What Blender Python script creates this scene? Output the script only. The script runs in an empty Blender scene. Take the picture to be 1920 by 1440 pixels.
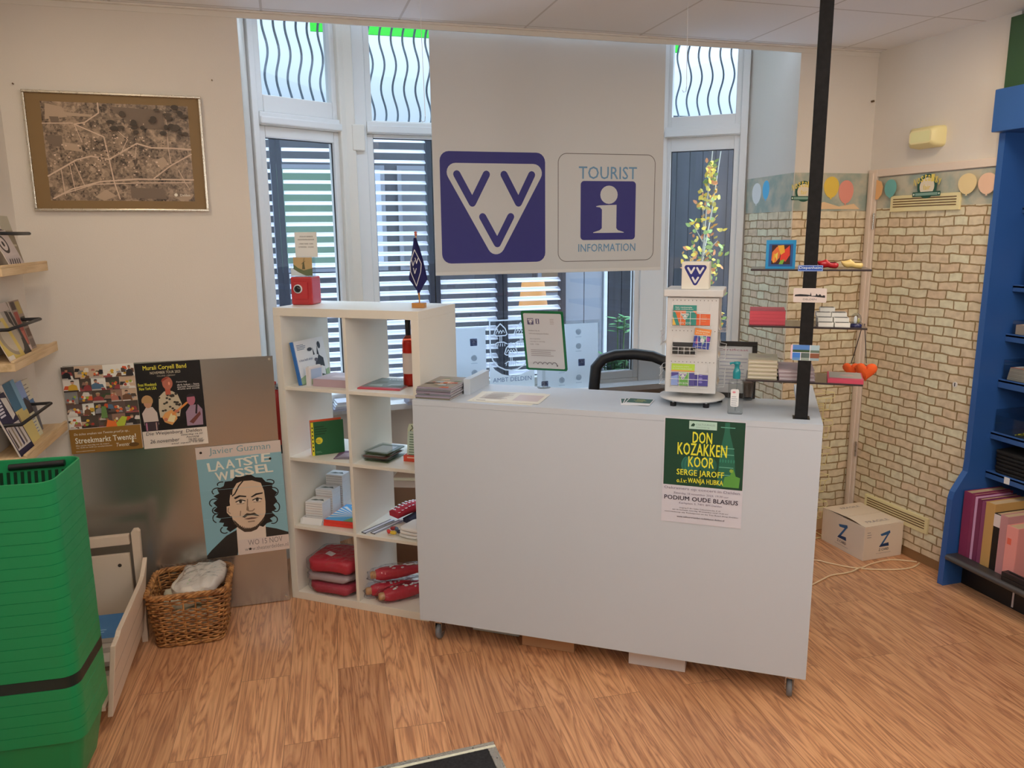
import bpy, math, random
from mathutils import Vector, Matrix, Euler
random.seed(11)
S = bpy.context.scene
COL = S.collection
PI = math.pi
R = math.radians

# ------------------------------------------------------------------ camera
CAM_H = 1.8014
YAW, PITCH, ROLL, FPX = 0.2796, 0.1932, -0.0108, 1445.7
def cam_axes():
    cy, sy = math.cos(YAW), math.sin(YAW)
    f = Vector((sy, cy, 0)); r = Vector((cy, -sy, 0)); u = Vector((0, 0, 1))
    f2 = math.cos(PITCH)*f - math.sin(PITCH)*u
    u2 = math.sin(PITCH)*f + math.cos(PITCH)*u
    r3 = math.cos(ROLL)*r + math.sin(ROLL)*u2
    u3 = -math.sin(ROLL)*r + math.cos(ROLL)*u2
    return r3, u3, f2
cd = bpy.data.cameras.new('camera')
cam = bpy.data.objects.new('camera', cd); COL.objects.link(cam)
ax_r, ax_u, ax_f = cam_axes()
cam.matrix_world = Matrix(((ax_r.x, ax_u.x, -ax_f.x, 0), (ax_r.y, ax_u.y, -ax_f.y, 0),
                           (ax_r.z, ax_u.z, -ax_f.z, CAM_H), (0, 0, 0, 1)))
cd.sensor_width = 36; cd.lens = FPX/1920*36; cd.clip_start = .05; cd.clip_end = 100
S.camera = cam
S.view_settings.view_transform = 'Standard'; S.view_settings.look = 'None'
S.view_settings.gamma = 1; S.view_settings.use_curve_mapping = False
S.view_settings.exposure = 0.10

# ------------------------------------------------------------------ overcast sky, the shop's ceiling lights and added fill lights
w = bpy.data.worlds.new('overcast_sky'); S.world = w; w.use_nodes = True
bg = w.node_tree.nodes['Background']
bg.inputs[0].default_value = (.60, .76, 1.0, 1)
# overcast dome: brighter towards the zenith and towards the right hand (east) side
_t = w.node_tree; _c = _t.nodes.new('ShaderNodeTexCoord'); _s = _t.nodes.new('ShaderNodeSeparateXYZ')
_t.links.new(_c.outputs['Generated'], _s.inputs[0])
_z = _t.nodes.new('ShaderNodeMath'); _z.operation = 'MULTIPLY_ADD'; _z.use_clamp = False; _z.inputs[1].default_value = 14.0; _z.inputs[2].default_value = .72
_zc = _t.nodes.new('ShaderNodeMath'); _zc.operation = 'MAXIMUM'; _zc.inputs[1].default_value = 0
_x = _t.nodes.new('ShaderNodeMath'); _x.operation = 'MULTIPLY_ADD'; _x.inputs[1].default_value = .95; _x.inputs[2].default_value = 1.0
_m = _t.nodes.new('ShaderNodeMath'); _m.operation = 'MULTIPLY'
_t.links.new(_s.outputs[2], _zc.inputs[0]); _q = _t.nodes.new('ShaderNodeMath'); _q.operation = 'MULTIPLY'; _t.links.new(_zc.outputs[0], _q.inputs[0]); _t.links.new(_zc.outputs[0], _q.inputs[1]); _t.links.new(_q.outputs[0], _z.inputs[0]); _t.links.new(_s.outputs[0], _x.inputs[0])
_t.links.new(_z.outputs[0], _m.inputs[0]); _t.links.new(_x.outputs[0], _m.inputs[1]); _t.links.new(_m.outputs[0], bg.inputs[1])
S.cycles.transparent_max_bounces = 40
def area(name, loc, size, energy, color, rot=(0, 0, 0), sy=None):
    l = bpy.data.lights.new(name, 'AREA'); l.energy = energy; l.color = color
    l.shape = 'RECTANGLE'; l.size = size; l.size_y = sy or size
    o = bpy.data.objects.new(name, l); o.location = loc; o.rotation_euler = rot; COL.objects.link(o)
    return o
WARM = (1.0, .945, .88)
for i, (x, y, e) in enumerate([(-.1, 1.9, 4.5), (1.3, 1.5, 5), (2.6, 2.0, 6.5), (.3, .2, 5), (1.9, -.2, 5), (1.0, -1.3, 4)]):
    area('ceiling_lamp', (x, y, 2.74), .55, e, WARM)
for i, (x, y, e) in enumerate([(-.2, .6, 20), (1.2, .4, 20), (2.6, .7, 19)]):      # unseen point lights, added as fill to brighten the ceiling and room
    l = bpy.data.lights.new('ceiling_fill_light', 'POINT'); l.energy = e; l.color = WARM; l.shadow_soft_size = .16
    o = bpy.data.objects.new('ceiling_fill_light', l); o.location = (x, y, 2.12); COL.objects.link(o)
area('ceiling_spot_lamp', (2.60, 2.75, 2.745), .12, 4.5, (1.0, .72, .42))
area('ceiling_spot_lamp', (-.75, 2.9, 2.745), .12, 3.0, (1.0, .80, .55))

# ------------------------------------------------------------------ colour and material helpers
def lin(h):
    h = h.lstrip('#'); o = []
    for i in (0, 2, 4):
        c = int(h[i:i+2], 16)/255
        o.append(c/12.92 if c <= .04045 else ((c+.055)/1.055)**2.4)
    return o
GAIN = 1.5
def P(h, g=None):          # a colour read off the photograph, turned into a surface colour
    g = GAIN if g is None else g
    return tuple(min(.86, c*g) for c in lin(h))
def A(h): return tuple(lin(h))
WHITE = (.80, .79, .77); OFFW = (.76, .72, .65); BLACK = (.012, .012, .014); DARK = (.03, .03, .035)
NAVY = A('#2c2a78'); 
MATS = {}
def new_mat(name):
    m = bpy.data.materials.new(name); m.use_nodes = True
    return m, m.node_tree, m.node_tree.nodes['Principled BSDF']
def nd(t, k, **kw):
    n = t.nodes.new(k)
    for a, b in kw.items(): setattr(n, a, b)
    return n
def mat(k):
    if k in MATS: return MATS[k]
    if k in ('p', 'g', 'm', 'metal', 'cloth', 'paper', 'translucent'):
        nm = dict(p='painted_surface', g='glossy_surface', m='matt_surface', metal='brushed_metal', cloth='woven_cloth', paper='printed_paper', translucent='backlit_paper')[k]
        m, t, b = new_mat(nm)
        a = nd(t, 'ShaderNodeAttribute', attribute_name='Col')
        co = nd(t, 'ShaderNodeTexCoord'); n = nd(t, 'ShaderNodeTexNoise')
        n.inputs['Scale'].default_value = dict(p=35, g=20, m=60, metal=90, cloth=260, paper=30, translucent=20)[k]
        n.inputs['Detail'].default_value = 3
        t.links.new(co.outputs['Object'], n.inputs['Vector'])
        mr = nd(t, 'ShaderNodeMapRange')
        r = dict(p=.42, g=.16, m=.85, metal=.28, cloth=.9, paper=.55, translucent=.7)[k]
        mr.inputs[3].default_value = r*.85; mr.inputs[4].default_value = r*1.15 if r < .85 else 1
        t.links.new(n.outputs[0], mr.inputs[0]); t.links.new(mr.outputs[0], b.inputs['Roughness'])
        t.links.new(a.outputs['Color'], b.inputs['Base Color'])
        bp = nd(t, 'ShaderNodeBump'); bp.inputs['Strength'].default_value = dict(cloth=.35, m=.12, metal=.03).get(k, .04)
        bp.inputs['Distance'].default_value = .002
        t.links.new(n.outputs[0], bp.inputs['Height']); t.links.new(bp.outputs[0], b.inputs['Normal'])
        if k == 'metal': b.inputs['Metallic'].default_value = 1
        if k == 'translucent':
            tr = nd(t, 'ShaderNodeBsdfTranslucent'); mx = nd(t, 'ShaderNodeMixShader'); mx.inputs[0].default_value = .9
            t.links.new(a.outputs['Color'], tr.inputs[0]); t.links.new(b.outputs[0], mx.inputs[1]); t.links.new(tr.outputs[0], mx.inputs[2])
            t.links.new(mx.outputs[0], t.nodes['Material Output'].inputs[0])
    elif k in ('glass', 'clear', 'bottle', 'bag', 'mesh'):
        m = bpy.data.materials.new(dict(glass='window_glass', clear='clear_plastic', bottle='tinted_glass', bag='thin_plastic_film', mesh='chair_mesh')[k]); m.use_nodes = True
        t = m.node_tree; t.nodes.remove(t.nodes['Principled BSDF'])
        tr = nd(t, 'ShaderNodeBsdfTransparent'); gl = nd(t, 'ShaderNodeBsdfGlossy'); mx = nd(t, 'ShaderNodeMixShader')
        tr.inputs[0].default_value = dict(glass=(.93, .96, .95, 1), clear=(.88, .9, .9, 1), bottle=(.9, .33, .2, 1), bag=(.93, .93, .95, 1), mesh=(.34, .34, .35, 1))[k]
        gl.inputs['Roughness'].default_value = dict(glass=.01, clear=.08, bottle=.04, bag=.14, mesh=.6)[k]
        if k == 'mesh': gl.inputs[0].default_value = (.05, .05, .05, 1)
        lw = nd(t, 'ShaderNodeLayerWeight'); lw.inputs[0].default_value = .5; pw = nd(t, 'ShaderNodeMath', operation='POWER'); pw.inputs[1].default_value = 4.0
        fr = nd(t, 'ShaderNodeMath', operation='MULTIPLY_ADD'); fr.inputs[1].default_value = .75; fr.inputs[2].default_value = .045
        t.links.new(lw.outputs['Facing'], pw.inputs[0]); t.links.new(pw.outputs[0], fr.inputs[0])
        if k == 'bag':
            n = nd(t, 'ShaderNodeTexNoise'); n.inputs['Scale'].default_value = 28; bp = nd(t, 'ShaderNodeBump'); bp.inputs['Strength'].default_value = .9; bp.inputs['Distance'].default_value = .02
            co = nd(t, 'ShaderNodeTexCoord'); t.links.new(co.outputs['Object'], n.inputs['Vector'])
            t.links.new(n.outputs[0], bp.inputs['Height']); t.links.new(bp.outputs[0], gl.inputs['Normal']); t.links.new(bp.outputs[0], lw.inputs['Normal'])
        t.links.new(fr.outputs[0], mx.inputs[0]); t.links.new(tr.outputs[0], mx.inputs[1]); t.links.new(gl.outputs[0], mx.inputs[2])
        t.links.new(mx.outputs[0], t.nodes['Material Output'].inputs[0])
    elif k == 'lamp':
        m, t, b = new_mat('glowing_lampshade')
        b.inputs['Base Color'].default_value = (.30, .15, .06, 1); b.inputs['Emission Color'].default_value = (1, .50, .16, 1); b.inputs['Emission Strength'].default_value = .55
    elif k == 'wall':
        m, t, b = new_mat('plaster_wall')
        co = nd(t, 'ShaderNodeTexCoord'); n = nd(t, 'ShaderNodeTexNoise'); n.inputs['Scale'].default_value = 2.2; n.inputs['Detail'].default_value = 5
        cr = nd(t, 'ShaderNodeValToRGB'); cr.color_ramp.elements[0].color = (.72, .67, .60, 1); cr.color_ramp.elements[1].color = (.78, .73, .66, 1)
        n2 = nd(t, 'ShaderNodeTexNoise'); n2.inputs['Scale'].default_value = 180
        bp = nd(t, 'ShaderNodeBump'); bp.inputs['Strength'].default_value = .12; bp.inputs['Distance'].default_value = .003
        for x in (n, n2): t.links.new(co.outputs['Object'], x.inputs['Vector'])
        t.links.new(n.outputs[0], cr.inputs[0]); t.links.new(cr.outputs[0], b.inputs['Base Color'])
        t.links.new(n2.outputs[0], bp.inputs['Height']); t.links.new(bp.outputs[0], b.inputs['Normal']); b.inputs['Roughness'].default_value = .75
    elif k == 'brick':
        m, t, b = new_mat('brick_wallpaper')
        co = nd(t, 'ShaderNodeTexCoord'); sx = nd(t, 'ShaderNodeSeparateXYZ'); cx = nd(t, 'ShaderNodeCombineXYZ')
        t.links.new(co.outputs['Object'], sx.inputs[0]); t.links.new(sx.outputs[0], cx.inputs[0]); t.links.new(sx.outputs[2], cx.inputs[1])
        n = nd(t, 'ShaderNodeTexNoise'); n.inputs['Scale'].default_value = 11; n.inputs['Detail'].default_value = 3
        t.links.new(cx.outputs[0], n.inputs['Vector'])
        ma = nd(t, 'ShaderNodeVectorMath', operation='SCALE'); ma.inputs[3].default_value = .022
        sb = nd(t, 'ShaderNodeVectorMath', operation='SUBTRACT'); sb.inputs[1].default_value = (.5, .5, .5)
        t.links.new(n.outputs['Color'], sb.inputs[0]); t.links.new(sb.outputs[0], ma.inputs[0])
        ad = nd(t, 'ShaderNodeVectorMath', operation='ADD'); t.links.new(cx.outputs[0], ad.inputs[0]); t.links.new(ma.outputs[0], ad.inputs[1])
        br = nd(t, 'ShaderNodeTexBrick'); br.inputs['Scale'].default_value = 1; br.inputs['Brick Width'].default_value = .118; br.inputs['Row Height'].default_value = .0465
        br.inputs['Mortar Size'].default_value = .0052; br.inputs['Mortar Smooth'].default_value = .55; br.offset = .45; br.squash = .72; br.squash_frequency = 3
        br.inputs['Color1'].default_value = (*P('#b3a28a', 1.8), 1); br.inputs['Color2'].default_value = (*P('#c6b7a0', 1.8), 1); br.inputs['Mortar'].default_value = (*P('#86704c', 1.5), 1)
        br.inputs['Bias'].default_value = -.1
        t.links.new(ad.outputs[0], br.inputs['Vector'])
        n3 = nd(t, 'ShaderNodeTexNoise'); n3.inputs['Scale'].default_value = 26; n3.inputs['Detail'].default_value = 6; t.links.new(cx.outputs[0], n3.inputs['Vector'])
        mx = nd(t, 'ShaderNodeMix', data_type='RGBA', blend_type='MULTIPLY'); mx.inputs[0].default_value = .45
        cr = nd(t, 'ShaderNodeValToRGB'); cr.color_ramp.elements[0].color = (.62, .58, .5, 1); cr.color_ramp.elements[0].position = .35; cr.color_ramp.elements[1].color = (1, 1, 1, 1); cr.color_ramp.elements[1].position = .62
        t.links.new(n3.outputs[0], cr.inputs[0]); t.links.new(br.outputs[0], mx.inputs[6]); t.links.new(cr.outputs[0], mx.inputs[7])
        t.links.new(mx.outputs[2], b.inputs['Base Color']); b.inputs['Roughness'].default_value = .6
        bp = nd(t, 'ShaderNodeBump'); bp.inputs['Strength'].default_value = .25; bp.inputs['Distance'].default_value = .003; bp.invert = True
        t.links.new(br.outputs['Fac'], bp.inputs['Height']); t.links.new(bp.outputs[0], b.inputs['Normal'])
    elif k == 'frieze':
        m, t, b = new_mat('pale_sky_wallpaper')
        co = nd(t, 'ShaderNodeTexCoord'); n = nd(t, 'ShaderNodeTexNoise'); n.inputs['Scale'].default_value = 9; n.inputs['Detail'].default_value = 4
        cr = nd(t, 'ShaderNodeValToRGB'); cr.color_ramp.elements[0].color = (*P('#8f9c92', 1.25), 1); cr.color_ramp.elements[1].color = (*P('#b3ae9b', 1.3), 1)
        cr.color_ramp.elements[0].position = .4; cr.color_ramp.elements[1].position = .62
        t.links.new(co.outputs['Object'], n.inputs['Vector']); t.links.new(n.outputs[0], cr.inputs[0]); t.links.new(cr.outputs[0], b.inputs['Base Color']); b.inputs['Roughness'].default_value = .6
    elif k == 'floor':
        m, t, b = new_mat('wood_plank_floor')
        co = nd(t, 'ShaderNodeTexCoord'); mp = nd(t, 'ShaderNodeMapping'); mp.inputs['Rotation'].default_value = (0, 0, R(90+3)); mp.inputs['Location'].default_value = (.1, .06, 0)
        t.links.new(co.outputs['Object'], mp.inputs['Vector'])
        br = nd(t, 'ShaderNodeTexBrick'); br.inputs['Scale'].default_value = 1; br.inputs['Brick Width'].default_value = 1.25; br.inputs['Row Height'].default_value = .195
        br.inputs['Mortar Size'].default_value = .0009; br.inputs['Mortar Smooth'].default_value = 0; br.offset = .37; br.inputs['Bias'].default_value = 0
        br.inputs['Color1'].default_value = (0, 0, 0, 1); br.inputs['Color2'].default_value = (1, 1, 1, 1); br.inputs['Mortar'].default_value = (.5, .5, .5, 1)
        t.links.new(mp.outputs[0], br.inputs['Vector'])
        # grain stretched along the planks, shifted per plank
        sc = nd(t, 'ShaderNodeVectorMath', operation='MULTIPLY'); sc.inputs[1].default_value = (.75, 9.5, 1)
        t.links.new(mp.outputs[0], sc.inputs[0])
        sh = nd(t, 'ShaderNodeVectorMath', operation='MULTIPLY_ADD'); sh.inputs[1].default_value = (13.7, 5.1, 3.3)
        t.links.new(br.outputs['Color'], sh.inputs[0]); t.links.new(sc.outputs[0], sh.inputs[2])
        n = nd(t, 'ShaderNodeTexNoise'); n.inputs['Scale'].default_value = 1.6; n.inputs['Detail'].default_value = 6; n.inputs['Distortion'].default_value = .8
        t.links.new(sh.outputs[0], n.inputs['Vector'])
        wv = nd(t, 'ShaderNodeMath', operation='MULTIPLY'); wv.inputs[1].default_value = 17
        t.links.new(n.outputs[0], wv.inputs[0])
        fr = nd(t, 'ShaderNodeMath', operation='PINGPONG'); fr.inputs[1].default_value = 1; t.links.new(wv.outputs[0], fr.inputs[0])
        sc2 = nd(t, 'ShaderNodeVectorMath', operation='MULTIPLY'); sc2.inputs[1].default_value = (4, 110, 1); t.links.new(mp.outputs[0], sc2.inputs[0])
        nf = nd(t, 'ShaderNodeTexNoise'); nf.inputs['Scale'].default_value = 1.0; nf.inputs['Detail'].default_value = 4; t.links.new(sc2.outputs[0], nf.inputs['Vector'])
        cr = nd(t, 'ShaderNodeValToRGB'); e = cr.color_ramp.elements
        e[0].color = (*P('#93684c', 1.66), 1); e[1].color = (*P('#b88b66', 1.76), 1); e[0].position = .0; e[1].position = .75
        x = e.new(.25); x.color = (*P('#a97957', 1.72), 1)
        t.links.new(fr.outputs[0], cr.inputs[0])
        cr2 = nd(t, 'ShaderNodeValToRGB'); cr2.color_ramp.elements[0].color = (.72, .66, .6, 1); cr2.color_ramp.elements[1].color = (1, 1, 1, 1); cr2.color_ramp.elements[0].position = .38; cr2.color_ramp.elements[1].position = .6
        t.links.new(nf.outputs[0], cr2.inputs[0])
        mx = nd(t, 'ShaderNodeMix', data_type='RGBA', blend_type='MULTIPLY'); mx.inputs[0].default_value = .6
        t.links.new(cr.outputs[0], mx.inputs[6]); t.links.new(cr2.outputs[0], mx.inputs[7])
        cr3 = nd(t, 'ShaderNodeValToRGB'); cr3.color_ramp.elements[0].color = (.74, .69, .66, 1); cr3.color_ramp.elements[1].color = (1.0, 1.0, .98, 1)
        t.links.new(br.outputs['Color'], cr3.inputs[0])
        mx2 = nd(t, 'ShaderNodeMix', data_type='RGBA', blend_type='MULTIPLY'); mx2.inputs[0].default_value = 1
        t.links.new(mx.outputs[2], mx2.inputs[6]); t.links.new(cr3.outputs[0], mx2.inputs[7])
        mx3 = nd(t, 'ShaderNodeMix', data_type='RGBA', blend_type='MIX'); mx3.inputs[7].default_value = (.09, .045, .02, 1)
        mm = nd(t, 'ShaderNodeMath', operation='MULTIPLY'); mm.inputs[1].default_value = .7; t.links.new(br.outputs['Fac'], mm.inputs[0])
        t.links.new(mm.outputs[0], mx3.inputs[0]); t.links.new(mx2.outputs[2], mx3.inputs[6])
        t.links.new(mx3.outputs[2], b.inputs['Base Color'])
        b.inputs['Roughness'].default_value = .31
        bp = nd(t, 'ShaderNodeBump'); bp.inputs['Strength'].default_value = .08; bp.inputs['Distance'].default_value = .002
        t.links.new(nf.outputs[0], bp.inputs['Height']); t.links.new(bp.outputs[0], b.inputs['Normal'])
    elif k == 'ceil':
        m, t, b = new_mat('suspended_ceiling_tiles')
        co = nd(t, 'ShaderNodeTexCoord'); mp = nd(t, 'ShaderNodeMapping'); mp.inputs['Location'].default_value = (.0373, -3.13, 0)
        t.links.new(co.outputs['Object'], mp.inputs['Vector'])
        br = nd(t, 'ShaderNodeTexBrick'); br.inputs['Scale'].default_value = 1; br.inputs['Brick Width'].default_value = .6; br.inputs['Row Height'].default_value = .6; br.offset = 0
        br.inputs['Mortar Size'].default_value = .006; br.inputs['Mortar Smooth'].default_value = .2
        br.inputs['Color1'].default_value = (.80, .80, .80, 1); br.inputs['Color2'].default_value = (.84, .84, .84, 1); br.inputs['Mortar'].default_value = (.60, .58, .56, 1)
        n = nd(t, 'ShaderNodeTexNoise'); n.inputs['Scale'].default_value = 220; t.links.new(co.outputs['Object'], n.inputs['Vector'])
        bp = nd(t, 'ShaderNodeBump'); bp.inputs['Strength'].default_value = .15; bp.inputs['Distance'].default_value = .002; t.links.new(n.outputs[0], bp.inputs['Height'])
        t.links.new(bp.outputs[0], b.inputs['Normal'])
        t.links.new(mp.outputs[0], br.inputs['Vector']); t.links.new(br.outputs[0], b.inputs['Base Color']); b.inputs['Roughness'].default_value = .9
    elif k == 'aerial':
        m, t, b = new_mat('sepia_aerial_print')
        co = nd(t, 'ShaderNodeTexCoord')
        n = nd(t, 'ShaderNodeTexNoise'); n.inputs['Scale'].default_value = 9; n.inputs['Detail'].default_value = 10; n.inputs['Roughness'].default_value = .75
        v = nd(t, 'ShaderNodeTexVoronoi'); v.inputs['Scale'].default_value = 40; v2 = nd(t, 'ShaderNodeTexVoronoi'); v2.inputs['Scale'].default_value = 110
        for x in (n, v, v2): t.links.new(co.outputs['Object'], x.inputs['Vector'])
        a1 = nd(t, 'ShaderNodeMix', data_type='RGBA', blend_type='MIX'); a1.inputs[0].default_value = .22
        t.links.new(n.outputs[0], a1.inputs[6]); t.links.new(v.outputs['Color'], a1.inputs[7])
        a2 = nd(t, 'ShaderNodeMix', data_type='RGBA', blend_type='MIX'); a2.inputs[0].default_value = .22
        t.links.new(a1.outputs[2], a2.inputs[6]); t.links.new(v2.outputs['Color'], a2.inputs[7])
        cr = nd(t, 'ShaderNodeValToRGB'); cr.color_ramp.elements[0].color = (*P('#3d3026', 1.0), 1); cr.color_ramp.elements[1].color = (*P('#a08a74', 1.5), 1)
        cr.color_ramp.elements[0].position = .34; cr.color_ramp.elements[1].position = .68
        t.links.new(a2.outputs[2], cr.inputs[0]); t.links.new(cr.outputs[0], b.inputs['Base Color']); b.inputs['Roughness'].default_value = .4
    elif k == 'steel':
        m, t, b = new_mat('stainless_sheet')
        b.inputs['Metallic'].default_value = .85; b.inputs['Base Color'].default_value = (.50, .49, .46, 1)
        co = nd(t, 'ShaderNodeTexCoord'); n = nd(t, 'ShaderNodeTexNoise'); n.inputs['Scale'].default_value = 3
        mr = nd(t, 'ShaderNodeMapRange'); mr.inputs[3].default_value = .17; mr.inputs[4].default_value = .27
        t.links.new(co.outputs['Object'], n.inputs['Vector']); t.links.new(n.outputs[0], mr.inputs[0]); t.links.new(mr.outputs[0], b.inputs['Roughness'])
    elif k in ('pine', 'wicker', 'fence'):
        m, t, b = new_mat(dict(pine='light_wood', wicker='woven_willow', fence='dark_plank_fence')[k])
        co = nd(t, 'ShaderNodeTexCoord'); mp = nd(t, 'ShaderNodeMapping'); mp.inputs['Scale'].default_value = dict(pine=(3, 40, 40), wicker=(30, 30, 30), fence=(9, 9, .7))[k]
        n = nd(t, 'ShaderNodeTexNoise'); n.inputs['Scale'].default_value = 1.5; n.inputs['Detail'].default_value = 5
        cr = nd(t, 'ShaderNodeValToRGB'); c0, c1 = dict(pine=('#b0946c', '#c4aa84'), wicker=('#6e4422', '#b5824c'), fence=('#2a2a32', '#42424c'))[k]
        gk = .62 if k == 'fence' else 1.35; cr.color_ramp.elements[0].color = (*P(c0, gk), 1); cr.color_ramp.elements[1].color = (*P(c1, gk), 1); cr.color_ramp.elements[0].position = .35; cr.color_ramp.elements[1].position = .65
        t.links.new(co.outputs['Object'], mp.inputs['Vector']); t.links.new(mp.outputs[0], n.inputs['Vector']); t.links.new(n.outputs[0], cr.inputs[0]); t.links.new(cr.outputs[0], b.inputs['Base Color'])
        b.inputs['Roughness'].default_value = .5
    elif k == 'carpet':
        m, t, b = new_mat('dark_mat_pile')
        co = nd(t, 'ShaderNodeTexCoord'); n = nd(t, 'ShaderNodeTexNoise'); n.inputs['Scale'].default_value = 120
        cr = nd(t, 'ShaderNodeValToRGB'); cr.color_ramp.elements[0].color = (.006, .006, .008, 1); cr.color_ramp.elements[1].color = (.04, .04, .045, 1)
        bp = nd(t, 'ShaderNodeBump'); bp.inputs['Strength'].default_value = .6
        t.links.new(co.outputs['Object'], n.inputs['Vector']); t.links.new(n.outputs[0], cr.inputs[0]); t.links.new(cr.outputs[0], b.inputs['Base Color'])
        t.links.new(n.outputs[0], bp.inputs['Height']); t.links.new(bp.outputs[0], b.inputs['Normal']); b.inputs['Roughness'].default_value = 1
    MATS[k] = m
    return m

# ------------------------------------------------------------------ mesh builder
TXT = {}
def text_geo(s, bold=.0):
    k = s
    if k in TXT: return TXT[k]
    cu = bpy.data.curves.new('t', 'FONT'); cu.body = s; cu.resolution_u = 2; cu.space_character = 1.0+min(.06, abs(bold)*2)
    ob = bpy.data.objects.new('t', cu)
    me = bpy.data.meshes.new_from_object(ob)
    vs = [(v.co.x, v.co.y) for v in me.vertices]; fs = [tuple(p.vertices) for p in me.polygons]
    bpy.data.objects.remove(ob); bpy.data.curves.remove(cu); bpy.data.meshes.remove(me)
    x0 = min(v[0] for v in vs); x1 = max(v[0] for v in vs); y0 = min(v[1] for v in vs); y1 = max(v[1] for v in vs)
    TXT[k] = (vs, fs, x0, x1, y0, y1)
    return TXT[k]

def arc(cx, cy, rx, ry, a0, a1, n):
    return [(cx+rx*math.cos(R(a0+(a1-a0)*i/n)), cy+ry*math.sin(R(a0+(a1-a0)*i/n))) for i in range(n+1)]
def rrect(x0, x1, y0, y1, r, n=5):
    return arc(x1-r, y1-r, r, r, 0, 90, n)+arc(x0+r, y1-r, r, r, 90, 180, n)+arc(x0+r, y0+r, r, r, 180, 270, n)+arc(x1-r, y0+r, r, r, 270, 360, n)

class MB:
    def __init__(s, T=None):
        s.v = []; s.f = []; s.c = []; s.m = []; s.sm = []; s.mats = []; s.T = T or Matrix.Identity(4); s.lay = 1; s.z0 = 0; s.dz = .00012
    def add(s, vs, fs, col, m='p', smooth=False):
        n = len(s.v)
        s.v += [s.T @ Vector(v) for v in vs]
        if m not in s.mats: s.mats.append(m)
        mi = s.mats.index(m)
        multi = isinstance(col, list)
        for i, f in enumerate(fs):
            s.f.append(tuple(n+a for a in f)); s.c.append(col[i] if multi else col); s.m.append(mi); s.sm.append(smooth)
        return s
    def box(s, x0, x1, y0, y1, z0, z1, col, m='p'):
        vs = [(x0, y0, z0), (x1, y0, z0), (x1, y1, z0), (x0, y1, z0), (x0, y0, z1), (x1, y0, z1), (x1, y1, z1), (x0, y1, z1)]
        return s.add(vs, [(0, 3, 2, 1), (4, 5, 6, 7), (0, 1, 5, 4), (1, 2, 6, 5), (2, 3, 7, 6), (3, 0, 4, 7)], col, m)
    def cbox(s, c, d, col, m='p'):
        return s.box(c[0]-d[0]/2, c[0]+d[0]/2, c[1]-d[1]/2, c[1]+d[1]/2, c[2]-d[2]/2, c[2]+d[2]/2, col, m)
    def prism(s, poly, h0, h1, col, m='p', axis='z', smooth=False):
        # polygon (a, b) extruded along an axis
        def p3(a, b, h): return dict(z=(a, b, h), y=(a, h, b), x=(h, a, b))[axis]
        n = len(poly); vs = [p3(a, b, h0) for a, b in poly]+[p3(a, b, h1) for a, b in poly]
        ar = sum(poly[i][0]*poly[(i+1) % n][1]-poly[(i+1) % n][0]*poly[i][1] for i in range(n))
        fl = (ar > 0) ^ (axis == 'y') ^ (h1 < h0)
        fs = [tuple(range(n))[::-1] if fl else tuple(range(n)), tuple(range(n, 2*n)) if fl else tuple(range(n, 2*n))[::-1]]
        for i in range(n):
            j = (i+1) % n
            fs.append((i, j, n+j, n+i) if fl else (j, i, n+i, n+j))
        s.add(vs, fs[:2], col, m); return s._sides(vs, fs[2:], col, m, smooth)
    def _sides(s, vs, fs, col, m, smooth): return s.add(vs, fs, col, m, smooth)
    def tube(s, path, r, col, m='p', n=8, closed=False, caps=True, smooth=True):
        path = [Vector(p) for p in path]; k = len(path); rs = r if isinstance(r, (list, tuple)) else [r]*k
        vs = []; prev = None
        for i, p in enumerate(path):
            if closed: d = path[(i+1) % k]-path[i-1]
            else: d = path[min(i+1, k-1)]-path[max(i-1, 0)]
            d = d.normalized() if d.length > 1e-9 else Vector((0, 0, 1))
            if prev is None:
                a = Vector((0, 0, 1)) if abs(d.z) < .9 else Vector((1, 0, 0))
                u = d.cross(a).normalized()
            else:
                u = (prev-d*prev.dot(d)); u = u.normalized() if u.length > 1e-6 else d.orthogonal().normalized()
            prev = u; v = d.cross(u)
            for j in range(n):
                t = 2*PI*j/n; vs.append(p+(u*math.cos(t)+v*math.sin(t))*rs[i])
        fs = []
        for i in range(k if closed else k-1):
            i2 = (i+1) % k
            for j in range(n):
                j2 = (j+1) % n
                fs.append((i*n+j, i*n+j2, i2*n+j2, i2*n+j))
        s.add(vs, fs, col, m, smooth)
        if caps and not closed: s.add(vs, [tuple(range(n))[::-1], tuple(range((k-1)*n, k*n))], col, m)
        return s
    def cyl(s, p0, p1, r, col, m='p', n=16, r1=None): return s.tube([p0, p1], [r, r if r1 is None else r1], col, m, n)
    def lathe(s, prof, c, col, m='p', n=24, smooth=True):
        vs = []; k = len(prof)
        for r, z in prof:
            for j in range(n): t = 2*PI*j/n; vs.append((c[0]+r*math.cos(t), c[1]+r*math.sin(t), c[2]+z))
        fs = []
        for i in range(k-1):
            for j in range(n): j2 = (j+1) % n; fs.append((i*n+j, i*n+j2, (i+1)*n+j2, (i+1)*n+j))
        s.add(vs, fs, col, m, smooth)
        if prof[0][0] > 1e-5: s.add(vs, [tuple(range(n))[::-1]], col, m)
        if prof[-1][0] > 1e-5: s.add(vs, [tuple(range((k-1)*n, k*n))], col, m)
        return s
    def loft(s, loops, col, m='p', smooth=True, cap0=True, cap1=True):
        n = len(loops[0]); vs = [p for l in loops for p in l]; fs = []
        for i in range(len(loops)-1):
            for j in range(n): j2 = (j+1) % n; fs.append((i*n+j, i*n+j2, (i+1)*n+j2, (i+1)*n+j))
        s.add(vs, fs, col, m, smooth)
        if cap0: s.add(vs, [tuple(range(n))[::-1]], col, m)
        if cap1: s.add(vs, [tuple(range(len(vs)-n, len(vs)))], col, m)
        return s
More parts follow.
